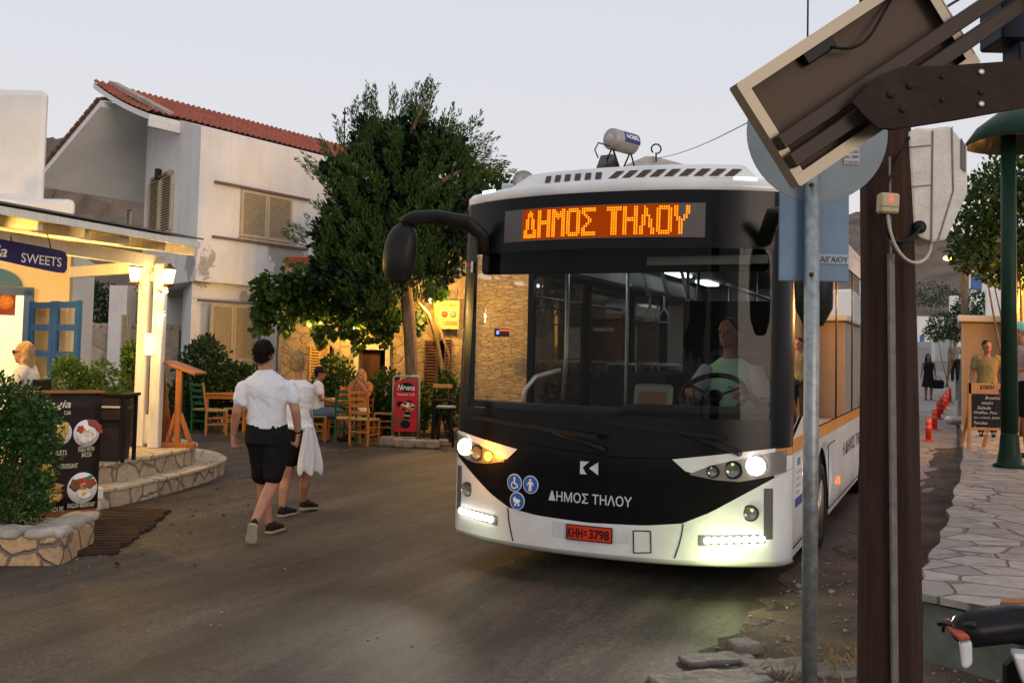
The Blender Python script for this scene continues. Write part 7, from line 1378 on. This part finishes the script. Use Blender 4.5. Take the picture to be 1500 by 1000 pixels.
def table(px, py, label, Y=None):
    p = gnd(px, py) if Y is None else Vector((at(px, py, Y).x, Y, 0)); T = thing('taverna_table', label, 'table', tuple(p), group='tables outside the taverna'); mb = MB(); mb.box(p+Vector((0, 0, .735)), (.7, .7, .03), bev=.006); mb.build('tabletop', ORC, T); mb = MB(); mb.box(p+Vector((0, 0, .68)), (.62, .62, .08)); mb.build('apron', ORC, T)
    for sx in (-.29, .29):
        for sy in (-.29, .29): mb = MB(); mb.bar(p+Vector((sx, sy, 0)), p+Vector((sx, sy, .7)), .045, .045); mb.build('leg', ORC, T)
    return T
table(330, 630, 'orange wooden table at the left by the white house'); table(500, 640, 'orange wooden table between the seated man and the blond woman', Y=18.75)
# red sign stand
YS = 18.0; a, b = at(579, 557, YS), at(610, 632, YS); RS = thing('sign_stand', 'tall red advertising panel in a grey tube frame standing by the tree trunk', 'sign', ((a.x+b.x)/2, YS, 0)); x0, x1, z1, zb_ = a.x, b.x, a.z, b.z; ztop = at(595, 551, YS).z
mb = MB(); mb.tube([(x0-.03, YS, .0), (x0-.03, YS, ztop-.03), (x0, YS, ztop), (x1, YS, ztop), (x1+.03, YS, ztop-.03), (x1+.03, YS, 0)], .018, 8); mb.tube([(x0-.03, YS, .12), (x1+.03, YS, .12)], .014, 6)
for x in (x0-.03, x1+.03): mb.tube([(x, YS, ztop-.4), (x, YS+.45, 0)], .014, 6)
mb.build('frame', mat('pale_tube', (.42, .38, .32), .45, .4), RS)
mb = MB(); mb.box(((x0+x1)/2, YS, (z1+zb_)/2), (x1-x0, .015, z1-zb_)); mb.build('panel', mat('sign_stand_red', (.55, .015, .03), .4, var=.12), RS)
mb = MB(); mb.lathe([(.001, .009), (1, .009), (1, .013), (.001, .013)], (0, 0, 0), 24)
def ov(cx, cz, rx, rz, m_, name='oval', par=RS, h=0.):
    mb = MB(); mb.prism([(cx+rx*math.cos(2*math.pi*k/22), YS-.010-h, cz+rz*math.sin(2*math.pi*k/22)) for k in range(22)], (0, -.003, 0)); return mb.build(name, m_, par)
xm = (x0+x1)/2; ov(xm, z1-.12, .14, .085, BLACK, 'badge'); text('lettering', 'Nirvana', WT, RS, (xm, YS-.018, z1-.12), (1, 0, 0), (0, 0, 1), width=.30, height=.10, bold=.012, shear=.2, center=True); text('lettering', 'Stracciatella Truffle', WT, RS, (xm, YS-.014, z1-.245), (1, 0, 0), (0, 0, 1), width=.31, height=.04, center=True)
for k, (dx, dz, rx, rz, m_) in enumerate(((-.10, -.42, .07, .05, BLACK), (.06, -.38, .05, .03, BLACK), (.03, -.47, .13, .08, WT), (-.03, -.51, .07, .05, FM['tomato']), (.08, -.50, .05, .05, FM['crust']), (.03, -.62, .07, .07, BLACK), (-.08, -.74, .10, .09, FM['dark']), (.0, -.78, .09, .07, BLACK))): ov(xm+dx, z1+dz, rx, rz, m_, 'picture', h=.001*k)
for k in range(6): ov(xm+.03+.10*math.cos(k), z1-.47+.06*math.sin(k), .03, .02, FM['tomato'] if k % 2 else BLACK, 'picture', h=.01)
text('lettering', 'Nirvana', WT, RS, (xm+.03, YS-.022, z1-.62), (1, 0, 0), (0, 0, 1), width=.12, height=.04, center=True, bold=.01)
ROK = mat('border_rock', (.36, .27, .19), .9, var=.5, scale=6, bump=1.)
RL = ['rounded border rock left of the red sign stand', 'long flat border rock in front of the red sign stand', 'blocky border rock right of the red sign stand', 'small border rock behind the blocky one']
for k, (px, py, w_, d_, h_) in enumerate(((567, 652, .3, .25, .17), (593, 655, .42, .24, .16), (625, 656, .42, .24, .15), (648, 653, .2, .2, .12))): rock('border_rock', RL[k], 'rock', px, py, w_, d_, h_, ROK, 'rocks edging the taverna bed')
# bar stools and plants on the right of the taverna
p = gnd(652, 654); ST = thing('bar_stool', 'tall black bar stool with a pale round seat beside the bus', 'stool', tuple(p)); zs = at(654, 595, p.y).z
mb = MB(); mb.lathe([(.17, 0), (.18, .02), (.17, .04), (.001, .045)], (p.x, p.y, zs-.03), 18); mb.build('seat', mat('stool_seat', (.30, .28, .25), .5), ST)
for a in (45, 135, 225, 315): mb = MB(); c_, s_ = math.cos(rad(a)), math.sin(rad(a)); mb.tube([(p.x+.20*c_, p.y+.20*s_, 0), (p.x+.12*c_, p.y+.12*s_, zs-.02)], .014, 6); mb.build('leg', BLACK, ST)
mb = MB(); mb.tube([(p.x+.18*math.cos(2*math.pi*k/16), p.y+.18*math.sin(2*math.pi*k/16), .25) for k in range(17)], .010, 6, cap=False); mb.build('foot_ring', BLACK, ST)
p2 = Vector((at(647, 640, 18.7).x, 18.7, 0)); BC = thing('bar_chair', 'tall black bar chair with orange back rails behind the stool', 'chair', tuple(p2)); mb = MB()
for sx in (-.15, .15): mb.bar(p2+Vector((sx, -.02, .75)), p2+Vector((sx, -.06, 1.06)), .03, .03)
mb.build('back_post', BLACK, BC)
for sx in (-.17, .17):
    for sy in (-.17, .17): mb = MB(); mb.bar(p2+Vector((sx, sy, 0)), p2+Vector((sx*.9, sy*.9, .75)), .03, .03); mb.build('leg', BLACK, BC)
mb = MB(); mb.box(p2+Vector((0, 0, .76)), (.36, .36, .04), bev=.01); mb.build('seat', BLACK, BC); mb = MB(); mb.box(p2+Vector((0, -.07, 1.03)), (.36, .03, .07), bev=.006); mb.build('back_rail', mat('yellow_rail', (.55, .30, .05), .5), BC)
# plants in front of the stone wall and under the house window
for (px, Y, z, rx, rz, n, lab) in ((487, 20.2, .75, .5, .8, 2200, 'dark upright shrub growing against the taverna wall behind the seated man'), (562, 19.8, .6, .5, .65, 2000, 'dark leafy shrub beside the taverna doorway'), (297, 20.4, 1.1, .55, .75, 2600, 'tall dark leafy shrub in front of the lower house window'), (350, 20.8, .75, .7, .55, 2200, 'low dark hedge under the lower house window'), (275, 20.3, .55, .55, .5, 1500, 'dark low bush at the corner of the white house'), (610, 20.0, .6, .3, .45, 900, 'small plant at the foot of the conifer trunk'), (655, 19.7, .8, .28, .45, 900, 'pot plant with broad leaves under the shuttered window'), (395, 20.6, .6, .4, .5, 1200, 'dark bush between the house and the taverna vine')):
    x = at(px, 600, Y).x; bushy('wall_shrub', lab, 'shrub', (x, Y, 0), [(x, Y, z, rx, .4, rz), (x+rx*.4, Y-.1, z*.6, rx*.6, .35, rz*.6), (x-rx*.4, Y, z*.7, rx*.6, .35, rz*.6), (x, Y, z+rz*.5, rx*.55, .3, rz*.55)], n, .12, LEAF_DK, aspect=.5)
# warm lamps that light the taverna front
for k, (px, py, Y, e, lab) in enumerate(((470, 470, 20.3, 85, 'warm bulb hidden in the vine above the left shuttered window'), (520, 480, 20.2, 95, 'warm bulb hidden in the vine above the doorway'), (632, 440, 20.0, 100, 'warm bulb beside the yellow taverna sign'), (690, 420, 19.2, 170, 'warm bulb lighting the stone wall behind the bus window'))):
    c = at(px, py, Y); mb = MB(); mb.lathe([(.02, .12), (.03, .05), (.04, .03)], c, 8); mb.ell(c, (.045, .045, .055), mi=1); tag(mb.build('garden_bulb', [DARK, emit('bulb_glow', (1, .75, .4), 25)]), lab, 'bulb', group='warm bulbs along the taverna wall'); lamp(c+Vector((0, -.15, -.1)), (1, .55, .13), e, .08)

# ================================================================ PEOPLE
def limb(mb, pts, rs, flat=1.): mb.tube(pts, rs, 14, rnd=True, flat=flat)
WSHIRT = mat('white_polo', (.66, .68, .74), .85, var=.12, scale=4, bump=1., bscale=7); WTEE = mat('white_tee', (.72, .72, .74), .85, var=.08, bump=.4, bscale=9); BSHORT = mat('black_shorts', (.010, .010, .012), .85, var=.3, bump=.4, bscale=10)
def wrinkle(o, amp=.008, f=7, seed=0, zs=.5):
    me = o.data
    for v in me.vertices:
        q = v.co; v.co = q+v.normal*(amp*fbm((q.x*f+seed, q.y*f, q.z*f*zs+q.x*3), 3))
# ---- walking man
Y = 9.0; W_ = lambda px, py, dy=0.: at(px, py, Y+dy)
MAN = thing('person', 'man in white polo shirt and black shorts walking away along the road', 'person', (W_(388, 780).x, Y, 0)); F = Vector((.10, 1, 0)).normalized(); S = F.cross(UP); S = Vector((F.y, -F.x, 0))
hc = W_(387.5, 519); b = MB(); head(b, hc, (F+Vector((.12, 0, 0))), k=1.05); b.tube([W_(389, 552, -.0), W_(388, 528, -.015)], [.066, .058], 14)
def ringM(px, py, hw, hd, dy=0.): return (W_(px, py, dy), S*hw, F*hd)
TR = [ringM(391, 640, .165, .11), ringM(391, 622, .168, .115), ringM(391, 600, .165, .11), ringM(391, 578, .175, .115), ringM(391, 564, .165, .10), ringM(390, 556, .11, .08), ringM(389, 546, .06, .055)]
torso(b, TR)
la = [W_(357, 561), W_(347, 603, -.04), W_(342, 637, .06)]; ra = [W_(424, 563), W_(433, 602, -.06), W_(437, 634, .02)]
for arm in (la, ra): limb(b, [arm[0]-UP*.03]+arm[1:], [.050, .043, .030])
hand(b, la[2], (W_(342, 660, .05)-la[2]), S*1.0, F*1+UP*.0, 1.5, 1.05); hand(b, ra[2], (W_(434, 658, .02)-ra[2]), -S, F, 1.5, 1.05)
hipA, kneeA, ankA = W_(404, 640), W_(399, 708, -.02), W_(372, 766, -.30); hipB, kneeB, ankB = W_(379, 640), W_(385, 706, .16), W_(394, 767, .18)
limb(b, [hipA, kneeA, kneeA.lerp(ankA, .35)+Vector((.005, -.03, 0)), ankA], [.092, .060, .058, .036]); limb(b, [hipB, kneeB, kneeB.lerp(ankB, .35)+Vector((0, -.03, 0)), ankB], [.092, .060, .058, .036])
skinned(b, 'body', SKIN, MAN, .0085, 4); eyes(MAN, hc, F+Vector((.12, 0, 0)), k=1.05)
sh = MB(); torso(sh, [ringM(391, 627, .182, .135), ringM(391, 615, .180, .132), ringM(391, 600, .180, .13), ringM(391, 578, .200, .14), ringM(391, 563, .205, .128), ringM(390, 554, .165, .108), ringM(389.5, 547, .11, .085), ringM(389, 542, .082, .072)])
for arm, e_ in ((la, (352, 587)), (ra, (429, 584))): limb(sh, [arm[0]-UP*.02+(W_(390, 560)-arm[0])*.3, arm[0]-UP*.022, W_(*e_, -.03)], [.060, .064, .068])
o = skinned(sh, 'polo_shirt', WSHIRT, MAN, .010, 4); creases(o, .013, 4.2, 1.)
cl = MB(); cl.tube([W_(389, 549, -.0), W_(388.5, 541, -.0)], [.079, .068], 18); skinned(cl, 'collar', WSHIRT, o, .008, 2)
so_ = MB(); torso(so_, [ringM(391, 650, .19, .14), ringM(391, 635, .192, .14), ringM(391, 621, .185, .13)]); limb(so_, [hipA+UP*.02, hipA.lerp(kneeA, .55), W_(400, 693, -.02)], [.118, .112, .104]); limb(so_, [hipB+UP*.02, hipB.lerp(kneeB, .55), W_(384, 693, .13)], [.118, .112, .104]); o = skinned(so_, 'shorts', BSHORT, MAN, .011, 4); creases(o, .012, 5., 4., (1.4, .5, .6))
hr = MB(); hair_cap(hr, hc, F+Vector((.12, 0, 0)), k=1.05, low=.01); o = skinned(hr, 'hair', HAIR_B, MAN, .008, 2); wrinkle(o, .006, 40); strands(MAN, o, 2600, .035, HAIR_B)
mb = MB(); wr_ = W_(437, 632, .02); mb.tube([wr_+UP*.018, wr_-UP*.016], [.036, .036], 14); mb.build('wrist_watch', BLACK, MAN)
SOLE = mat('shoe_sole', (.38, .33, .25), .8, var=.2); SHOE = mat('black_shoe', (.015, .014, .014), .6, var=.3)
def shoe(par, heel, toe, up_, k=1.0):
    heel, toe = Vector(heel), Vector(toe); d = (toe-heel); L_ = d.length; d.normalize(); up_ = Vector(up_); up_ = (up_-d*up_.dot(d)).normalized(); s = d.cross(up_); rings = []
    for t, wd, hh in ((-.02, .020, .05), (0.02, .036, .085), (.25, .040, .095), (.5, .042, .072), (.75, .050, .052), (.93, .040, .040), (1.0, .018, .026)):
        c = heel+d*(L_*t); rings.append([c+s*(wd*math.cos(a))+up_*(max(0, math.sin(a))*hh+.018) for a in [2*math.pi*j/16 for j in range(16)]])
    mb = MB(); mb.loft(rings); o = mb.build('shoe', SHOE, par); mb = MB(); P = []
    for t, wd in ((-.03, .024), (.05, .041), (.3, .042), (.5, .042), (.75, .053), (.94, .044), (1.02, .018)): P.append((t, wd))
    pts = [heel+d*(L_*t)+s*w_ for t, w_ in P]+[heel+d*(L_*t)-s*w_ for t, w_ in P[::-1]]; mb.prism(pts, up_*.022); mb.build('sole', SOLE, o)
tA = W_(367, 798, -.34); tA.z = .01; shoe(MAN, W_(370, 769, -.42), tA, Vector((0, .8, .45))); hB = W_(393, 778, .14); hB.z = .005; tB = hB+Vector((.07, .25, 0)); shoe(MAN, hB, tB, UP)
# ---- walking woman
Y = 10.15; WM = thing('person', 'woman with blond bun, white t-shirt and jacket tied at her waist, walking', 'person', (W_(434, 760).x, Y, 0)); F = Vector((.12, 1, 0)).normalized(); S = Vector((F.y, -F.x, 0)); hc = W_(436, 533); b = MB(); head(b, hc, F+Vector((.2, 0, 0)), k=.98); b.tube([W_(436, 560), W_(436, 542)], [.052, .046], 12)
torso(b, [ringM(436, 640, .165, .115), ringM(436, 622, .16, .115), ringM(436, 600, .135, .095), ringM(436, 578, .145, .10), ringM(436, 567, .135, .08), ringM(436, 558, .05, .045)])
ra = [W_(449, 566), W_(452, 604, -.04), W_(458, 632, .06)]; la = [W_(420, 566), W_(413, 604, -.02), W_(411, 640, .1)]
for arm in (la, ra): limb(b, [arm[0]-UP*.02]+arm[1:], [.042, .035, .025])
hand(b, ra[2], W_(459, 650, .09)-ra[2], -S, F, 1.0, .92); hand(b, la[2], W_(411, 660, .12)-la[2], S, F, 1.0, .92)
hipA, kneeA, ankA = W_(428, 650), W_(419, 700, .02), W_(413, 745, -.06); hipB, kneeB, ankB = W_(444, 650), W_(448, 697, .14), W_(444, 733, .25)
for l in ((hipA, kneeA, ankA), (hipB, kneeB, ankB)): limb(b, [l[0], l[1], l[1].lerp(l[2], .35)+Vector((0, -.02, 0)), l[2]], [.085, .054, .052, .032])
skinned(b, 'body', SKIN, WM, .0085, 4); eyes(WM, hc, F+Vector((.2, 0, 0)), k=.98)
sh = MB(); torso(sh, [ringM(436, 628, .165, .125), ringM(436, 600, .152, .115), ringM(436, 578, .168, .125), ringM(436, 565, .18, .105), ringM(436, 556, .075, .06)])
limb(sh, [W_(444, 566), ra[0], W_(450, 584, -.02)], [.07, .066, .06]); limb(sh, [W_(426, 566), la[0], W_(417, 584, -.02)], [.07, .066, .06]); o = skinned(sh, 't_shirt', WTEE, WM, .0095, 4); creases(o, .011, 5., 7.)
so_ = MB(); torso(so_, [ringM(436, 648, .18, .135), ringM(436, 622, .165, .125)]); limb(so_, [hipA, W_(424, 672, .01)], [.108, .095]); limb(so_, [hipB, W_(446, 672, .07)], [.108, .095]); o = skinned(so_, 'shorts', BSHORT, WM, .011, 3)
jk = MB(); rows = []
for j, (py, pl, pr, am) in enumerate(((622, 446, 459, .006), (632, 444, 462, .014), (648, 441, 466, .022), (664, 438, 470, .03), (680, 435, 473, .035), (694, 436, 470, .035))):
    row = []
    for i in range(17): t = i/16; row.append(W_(pl+(pr-pl)*t+1.2*math.sin(i*.9)*j*.3, py+2*math.sin(i*.8+1)*j*.4, -.15+.10*(t)-.05*math.sin(math.pi*t)+.6*am*math.sin(i*.95+.5*j)+.25*am*math.sin(i*2.3-j)))
    rows.append(row)
jk.grid(rows); o = jk.build('jacket', mat('white_jacket', (.72, .72, .76), .85, var=.08), WM); solid(o, .02); sb = o.modifiers.new('s', 'SUBSURF'); sb.levels = 2; sb.render_levels = 2
jk = MB(); jk.tube([W_(424, 625, -.14), W_(436, 627, -.16), W_(456, 625, -.13)], [.025, .03, .025], 8, rnd=True); jk.build('jacket_knot', MATS['white_jacket'], o)
hr = MB(); hair_cap(hr, hc, F+Vector((.2, 0, 0)), k=1.0, low=.0); hr.ell(W_(435, 518, -.05), (.052, .052, .045)); hr.ell(W_(430, 520, -.07), (.035, .035, .03)); hr.ell(W_(442, 523, -.06), (.03, .03, .03)); o = skinned(hr, 'hair', HAIR_Y, WM, .008, 2); wrinkle(o, .013, 30, 2); strands(WM, o, 1500, .026, HAIR_Y, (0, -.1, -.3))
hA = W_(410, 756, -.1); hA.z = .005; shoe(WM, hA, hA+Vector((.10, .22, .0)), UP); hB = W_(441, 748, .22); hB.z = .03; tB_ = hB+Vector((.12, .21, -.02)); shoe(WM, hB, tB_, UP)

# ---- generic figure in metres, then placed
def figure(label, base, yaw, h, pose, shirt, lower, hair, skin=SKIN, long_hair=False, cap=None, extra=None, lowk='shorts', vox=.013, sleeves=True, dress=False, beard=False):
    k = h/1.75; T = thing('person', label, 'person', tuple(base)); M_ = Matrix.Translation(base) @ Matrix.Rotation(yaw, 4, 'Z') @ Matrix.Scale(k, 4); X = lambda *p: Vector(p)
    J = dict(hip=(0, 0, .92), chest=(0, 0, 1.28), neck=(0, 0, 1.46), head=(0, .02, 1.62), lS=(-.19, 0, 1.40), rS=(.19, 0, 1.40), lE=(-.25, -.02, 1.12), rE=(.25, -.02, 1.12), lW=(-.25, .06, .88), rW=(.25, .06, .88), lK=(-.10, .02, .50), rK=(.10, .02, .50), lA=(-.10, 0, .08), rA=(.10, 0, .08), look=(0, 1, 0)); J.update(pose); J = {a: Vector(v) for a, v in J.items()}
    ux = (J['rS']-J['lS']).normalized(); ft = UP.cross(ux).normalized(); hip, ch, nk = J['hip'], J['chest'], J['neck']
    def rings(e, z0=0.): return [(hip-UP*.06, ux*(.155+e), ft*(.105+e)), (hip+UP*.05, ux*(.155+e), ft*(.105+e)), (hip.lerp(ch, .5), ux*(.145+e), ft*(.10+e)), (ch, ux*(.175+e), ft*(.115+e)), (ch.lerp(nk, .6), ux*(.18+e), ft*(.09+e)), (nk-UP*.02, ux*(.065+e), ft*(.055+e))]
    b = MB(); torso(b, rings(0)); b.tube([nk-UP*.05, J['head']-UP*.06], [.058, .052], 12); head(b, J['head'], J['look'])
    for s_, sg in (('l', -1), ('r', 1)):
        limb(b, [J[s_+'S'], J[s_+'E'], J[s_+'W']], [.050, .040, .028]); d = J[s_+'W']-J[s_+'E']; hand(b, J[s_+'W'], d, ux*-sg+ft*.3, ft+UP*.2, .9)
        hj = hip+ux*sg*.095-UP*.04; limb(b, [hj, J[s_+'K'], J[s_+'K'].lerp(J[s_+'A'], .4), J[s_+'A']], [.09, .062, .058, .036])
    skinned(b, 'body', skin, T, vox, 3, xf=M_)
    mb = MB(); s3, f3, u3 = frame(J['look'], UP)
    for a in (-1, 1): mb = MB(); mb.ell(J['head']+s3*a*.033+f3*.084+u3*.010, (.013, .008, .008)); me = mb.mesh('eye'); me.transform(M_); link_mesh('eye', me, T, [mat('dark_eye', (.05, .035, .03), .25)])
    c = MB(); torso(c, rings(.02))
    if sleeves:
        for s_ in 'lr': limb(c, [J[s_+'S'].lerp(nk, .25), J[s_+'S'], J[s_+'S'].lerp(J[s_+'E'], .55)], [.075, .070, .063])
    o = skinned(c, 'shirt' if not dress else 'dress_top', shirt, T, vox, 3, xf=M_); wrinkle(o, .008, 9)
    c = MB(); torso(c, [(hip-UP*.10, ux*.175, ft*.125), (hip, ux*.178, ft*.128), (hip+UP*.08, ux*.17, ft*.12)])
    if dress: torso(c, [(hip-UP*.42, ux*.25, ft*.2), (hip-UP*.2, ux*.21, ft*.16), (hip+UP*.02, ux*.18, ft*.13)])
    else:
        for s_, sg in (('l', -1), ('r', 1)):
            hj = hip+ux*sg*.095-UP*.03; e = hj.lerp(J[s_+'K'], .8 if lowk == 'shorts' else 1); pts, rs = [hj, e], [.115, .095]
            if lowk != 'shorts': pts += [J[s_+'K'].lerp(J[s_+'A'], .92)]; rs = [.112, .085, .065]
            limb(c, pts, rs)
    skinned(c, 'skirt' if dress else lowk, lower, T, vox, 3, xf=M_)
    c = MB(); hair_cap(c, J['head'], J['look'])
    if long_hair:
        for a in (-1, 0, 1): c.tube([J['head']+u3*.03-f3*.05+s3*a*.05, J['head']-u3*.08-f3*.05+s3*a*.075, J['head']-u3*.20-f3*.045+s3*a*.08], [.05, .05, .035], 10, rnd=True)
    o = skinned(c, 'hair', hair, T, .010, 2, xf=M_); wrinkle(o, .007, 30)
    if cap:
        c = MB(); R = Matrix((s3, f3, u3)).transposed(); c.ell(J['head']+u3*.05-f3*.012, (.092, .108, .085), R); c.ell(J['head']+u3*.045+f3*.12, (.07, .085, .010), R); skinned(c, 'cap', cap, T, .010, 2, xf=M_)
    for s_ in 'lr':
        a = J[s_+'A']; d = (ft if abs((J[s_+'K']-a).normalized().z) > .5 else UP); c = MB(); limb(c, [a-UP*.035-d*.03, a-UP*.045+d*.09, a-UP*.05+d*.16], [.042, .042, .034], .8); skinned(c, 'shoe', SHOE, T, .012, 2, xf=M_)
    return T, M_, J
SEATP = dict(hip=(0, 0, .56), chest=(0, -.02, .92), neck=(0, -.01, 1.10), head=(0, .03, 1.25), lS=(-.19, -.01, 1.04), rS=(.19, -.01, 1.04), lE=(-.24, .08, .78), rE=(.24, .08, .78), lW=(-.16, .32, .74), rW=(.16, .32, .74), lK=(-.11, .42, .52), rK=(.11, .42, .52), lA=(-.10, .40, .09), rA=(.10, .44, .09))
pS = Vector(SMC.location)+Vector((.02, 0, 0)); figure('man in white t-shirt, denim shorts and dark cap seated on an orange chair', pS, -1.45, 1.72, dict(SEATP, lA=(-.12, .62, .09), lK=(-.11, .44, .54)), WTEE, mat('denim_blue', (.10, .15, .22), .85, var=.3), HAIR_K, SKIN_T, cap=BLACK)
pB = Vector((at(527, 630, 19.35).x, 19.30, 0)); figure('blond woman in an orange top at the taverna table, hands at her mouth', pB, math.pi-.2, 1.66, dict(SEATP, lE=(-.24, .16, .84), rE=(.24, .16, .84), lW=(-.07, .20, 1.08), rW=(.07, .20, 1.08)), mat('orange_top', (.42, .16, .06), .8, var=.4, scale=20), mat('white_skirt', (.6, .58, .55), .8), HAIR_Y, SKIN, long_hair=True)
# seat for the woman on the cafe terrace
cw_ = at(38, 527, 10.25); pW = Vector((cw_.x, 10.25, .42)); CC = thing('cafe_chair', 'dark cafe chair under the seated woman behind the hedge', 'chair', tuple(pW)); mb = MB(); mb.box(pW+Vector((0, 0, .44)), (.42, .42, .04), bev=.01); mb.build('seat', BLACK, CC); mb = MB(); mb.box(pW+Vector((.20, -.05, .72)), (.03, .38, .36), bev=.01); mb.build('backrest', BLACK, CC)
for sx in (-.18, .18):
    for sy in (-.18, .18): mb = MB(); mb.bar(pW+Vector((sx, sy, 0)), pW+Vector((sx, sy, .43)), .03, .03); mb.build('leg', BLACK, CC)
T_, M_, J_ = figure('blond woman with sunglasses in a pale top seated on the cafe terrace behind the hedge', pW, 1.75, 1.62, dict(SEATP, look=(.15, 1, 0)), mat('pale_top', (.6, .55, .48), .8), BSHORT, HAIR_Y, SKIN, long_hair=True)
mb = MB(); s3, f3, u3 = frame(J_['look'], UP); h_ = J_['head']
for a in (-1, 1): mb.ell(h_+s3*a*.035+f3*.093+u3*.012, (.028, .008, .022), Matrix((s3, f3, u3)).transposed()); mb.tube([h_+s3*a*.06+f3*.09+u3*.016, h_+s3*a*.082+u3*.016], .004, 5)
me = mb.mesh('sunglasses'); me.transform(M_); link_mesh('sunglasses', me, T_, [mat('sunglass_dark', (.02, .012, .01), .1)])
# right hand side people
x = at(1446, 600, 17.2).x; figure('man in an olive t-shirt with short dark hair standing behind the chalkboard easel', Vector((x, 17.2, .425)), 2.75, 1.66, dict(look=(-.35, 1, 0)), mat('olive_tee', (.20, .16, .06), .85, var=.2), mat('dark_trousers', (.02, .02, .022), .8), HAIR_K, SKIN_T, lowk='trousers')
x = at(1496, 600, 13.6).x; figure('person in a pale t-shirt and turquoise trimmed cap at the right edge of the view', Vector((x, 13.6, .425)), 1.9, 1.84, dict(lE=(-.24, .12, 1.14), lW=(-.12, .30, 1.12)), mat('pale_pink_tee', (.50, .36, .34), .85), BSHORT, HAIR_B, SKIN_T, cap=mat('turquoise_cap', (.35, .50, .52), .7, col2=(.03, .45, .40), scale=14))
x = at(1360, 560, 34).x; zf = gh(x, 34); T_, M_, J_ = figure('woman in a short black dress carrying a big black bag on the far street', Vector((x, 34, zf)), math.pi, 1.60, dict(rE=(.24, .02, 1.14), rW=(.30, .05, .90)), mat('black_cloth', (.015, .013, .014), .85), mat('black_cloth', (.015, .013, .014), .85), HAIR_B, SKIN_T, sleeves=False, dress=True, long_hair=True, vox=.018)
bp2 = M_ @ Vector((-.33, .08, .62)); mb = MB(); mb.box(bp2, (.40, .18, .30), bev=.06); mb.tube([bp2+Vector((-.12, 0, .12)), bp2+Vector((0, 0, .30)), bp2+Vector((.12, 0, .12))], .012, 6); tag(mb.build('shopping_bag', BLACK), 'big black bag hanging from the hand of the far woman', 'bag')
x = at(1399, 520, 42).x; figure('dark dressed person walking by the white garden wall far up the street', Vector((x, 42, gh(x, 42))), 2.6, 1.75, dict(), mat('grey_tee', (.25, .22, .2), .8), mat('black_cloth', (.015, .013, .014), .85), HAIR_K, SKIN_T, lowk='trousers', vox=.02)

# grit and dead leaves along the road edges
mb = MB()
for i in range(420):
    k = random.random()
    if k < .45: t = random.random(); c = Vector((-3.3+random.gauss(0, .35), 7.6+t*6.2, 0))
    elif k < .75: c = Vector((random.uniform(-6, -1), random.uniform(16.4, 18.2), 0))
    else: c = Vector((random.uniform(-3, 1.5), random.uniform(4.8, 12), 0))
    r_ = random.uniform(.004, .013); mb.ell((c.x, c.y, r_*.4), (r_, r_*random.uniform(.5, 1), r_*.5), Matrix.Rotation(random.uniform(0, 6), 3, 'Z'), 6, 3)
mb.sm = [False]*len(mb.sm); tag(mb.build('road_grit', mat('pebble', (.30, .24, .19), .9, var=.6, scale=20), local=True), kind='stuff')
P_ = np.column_stack([RNG.normal(-3.2, .5, 160), RNG.uniform(7.4, 13.5, 160), np.full(160, .012)]); P_ = np.vstack([P_, np.column_stack([RNG.uniform(-5, -1, 120), RNG.normal(17.4, .5, 120), np.full(120, .012)])]); D_ = np.column_stack([RNG.normal(0, 1, 280), RNG.normal(0, 1, 280), RNG.normal(0, .08, 280)])
tag(leaves('fallen_leaves', P_, D_, .045, leafmat('dead_leaf', (.07, .04, .015), (.20, .12, .04), .1), aspect=.5, jit=.05), kind='stuff')
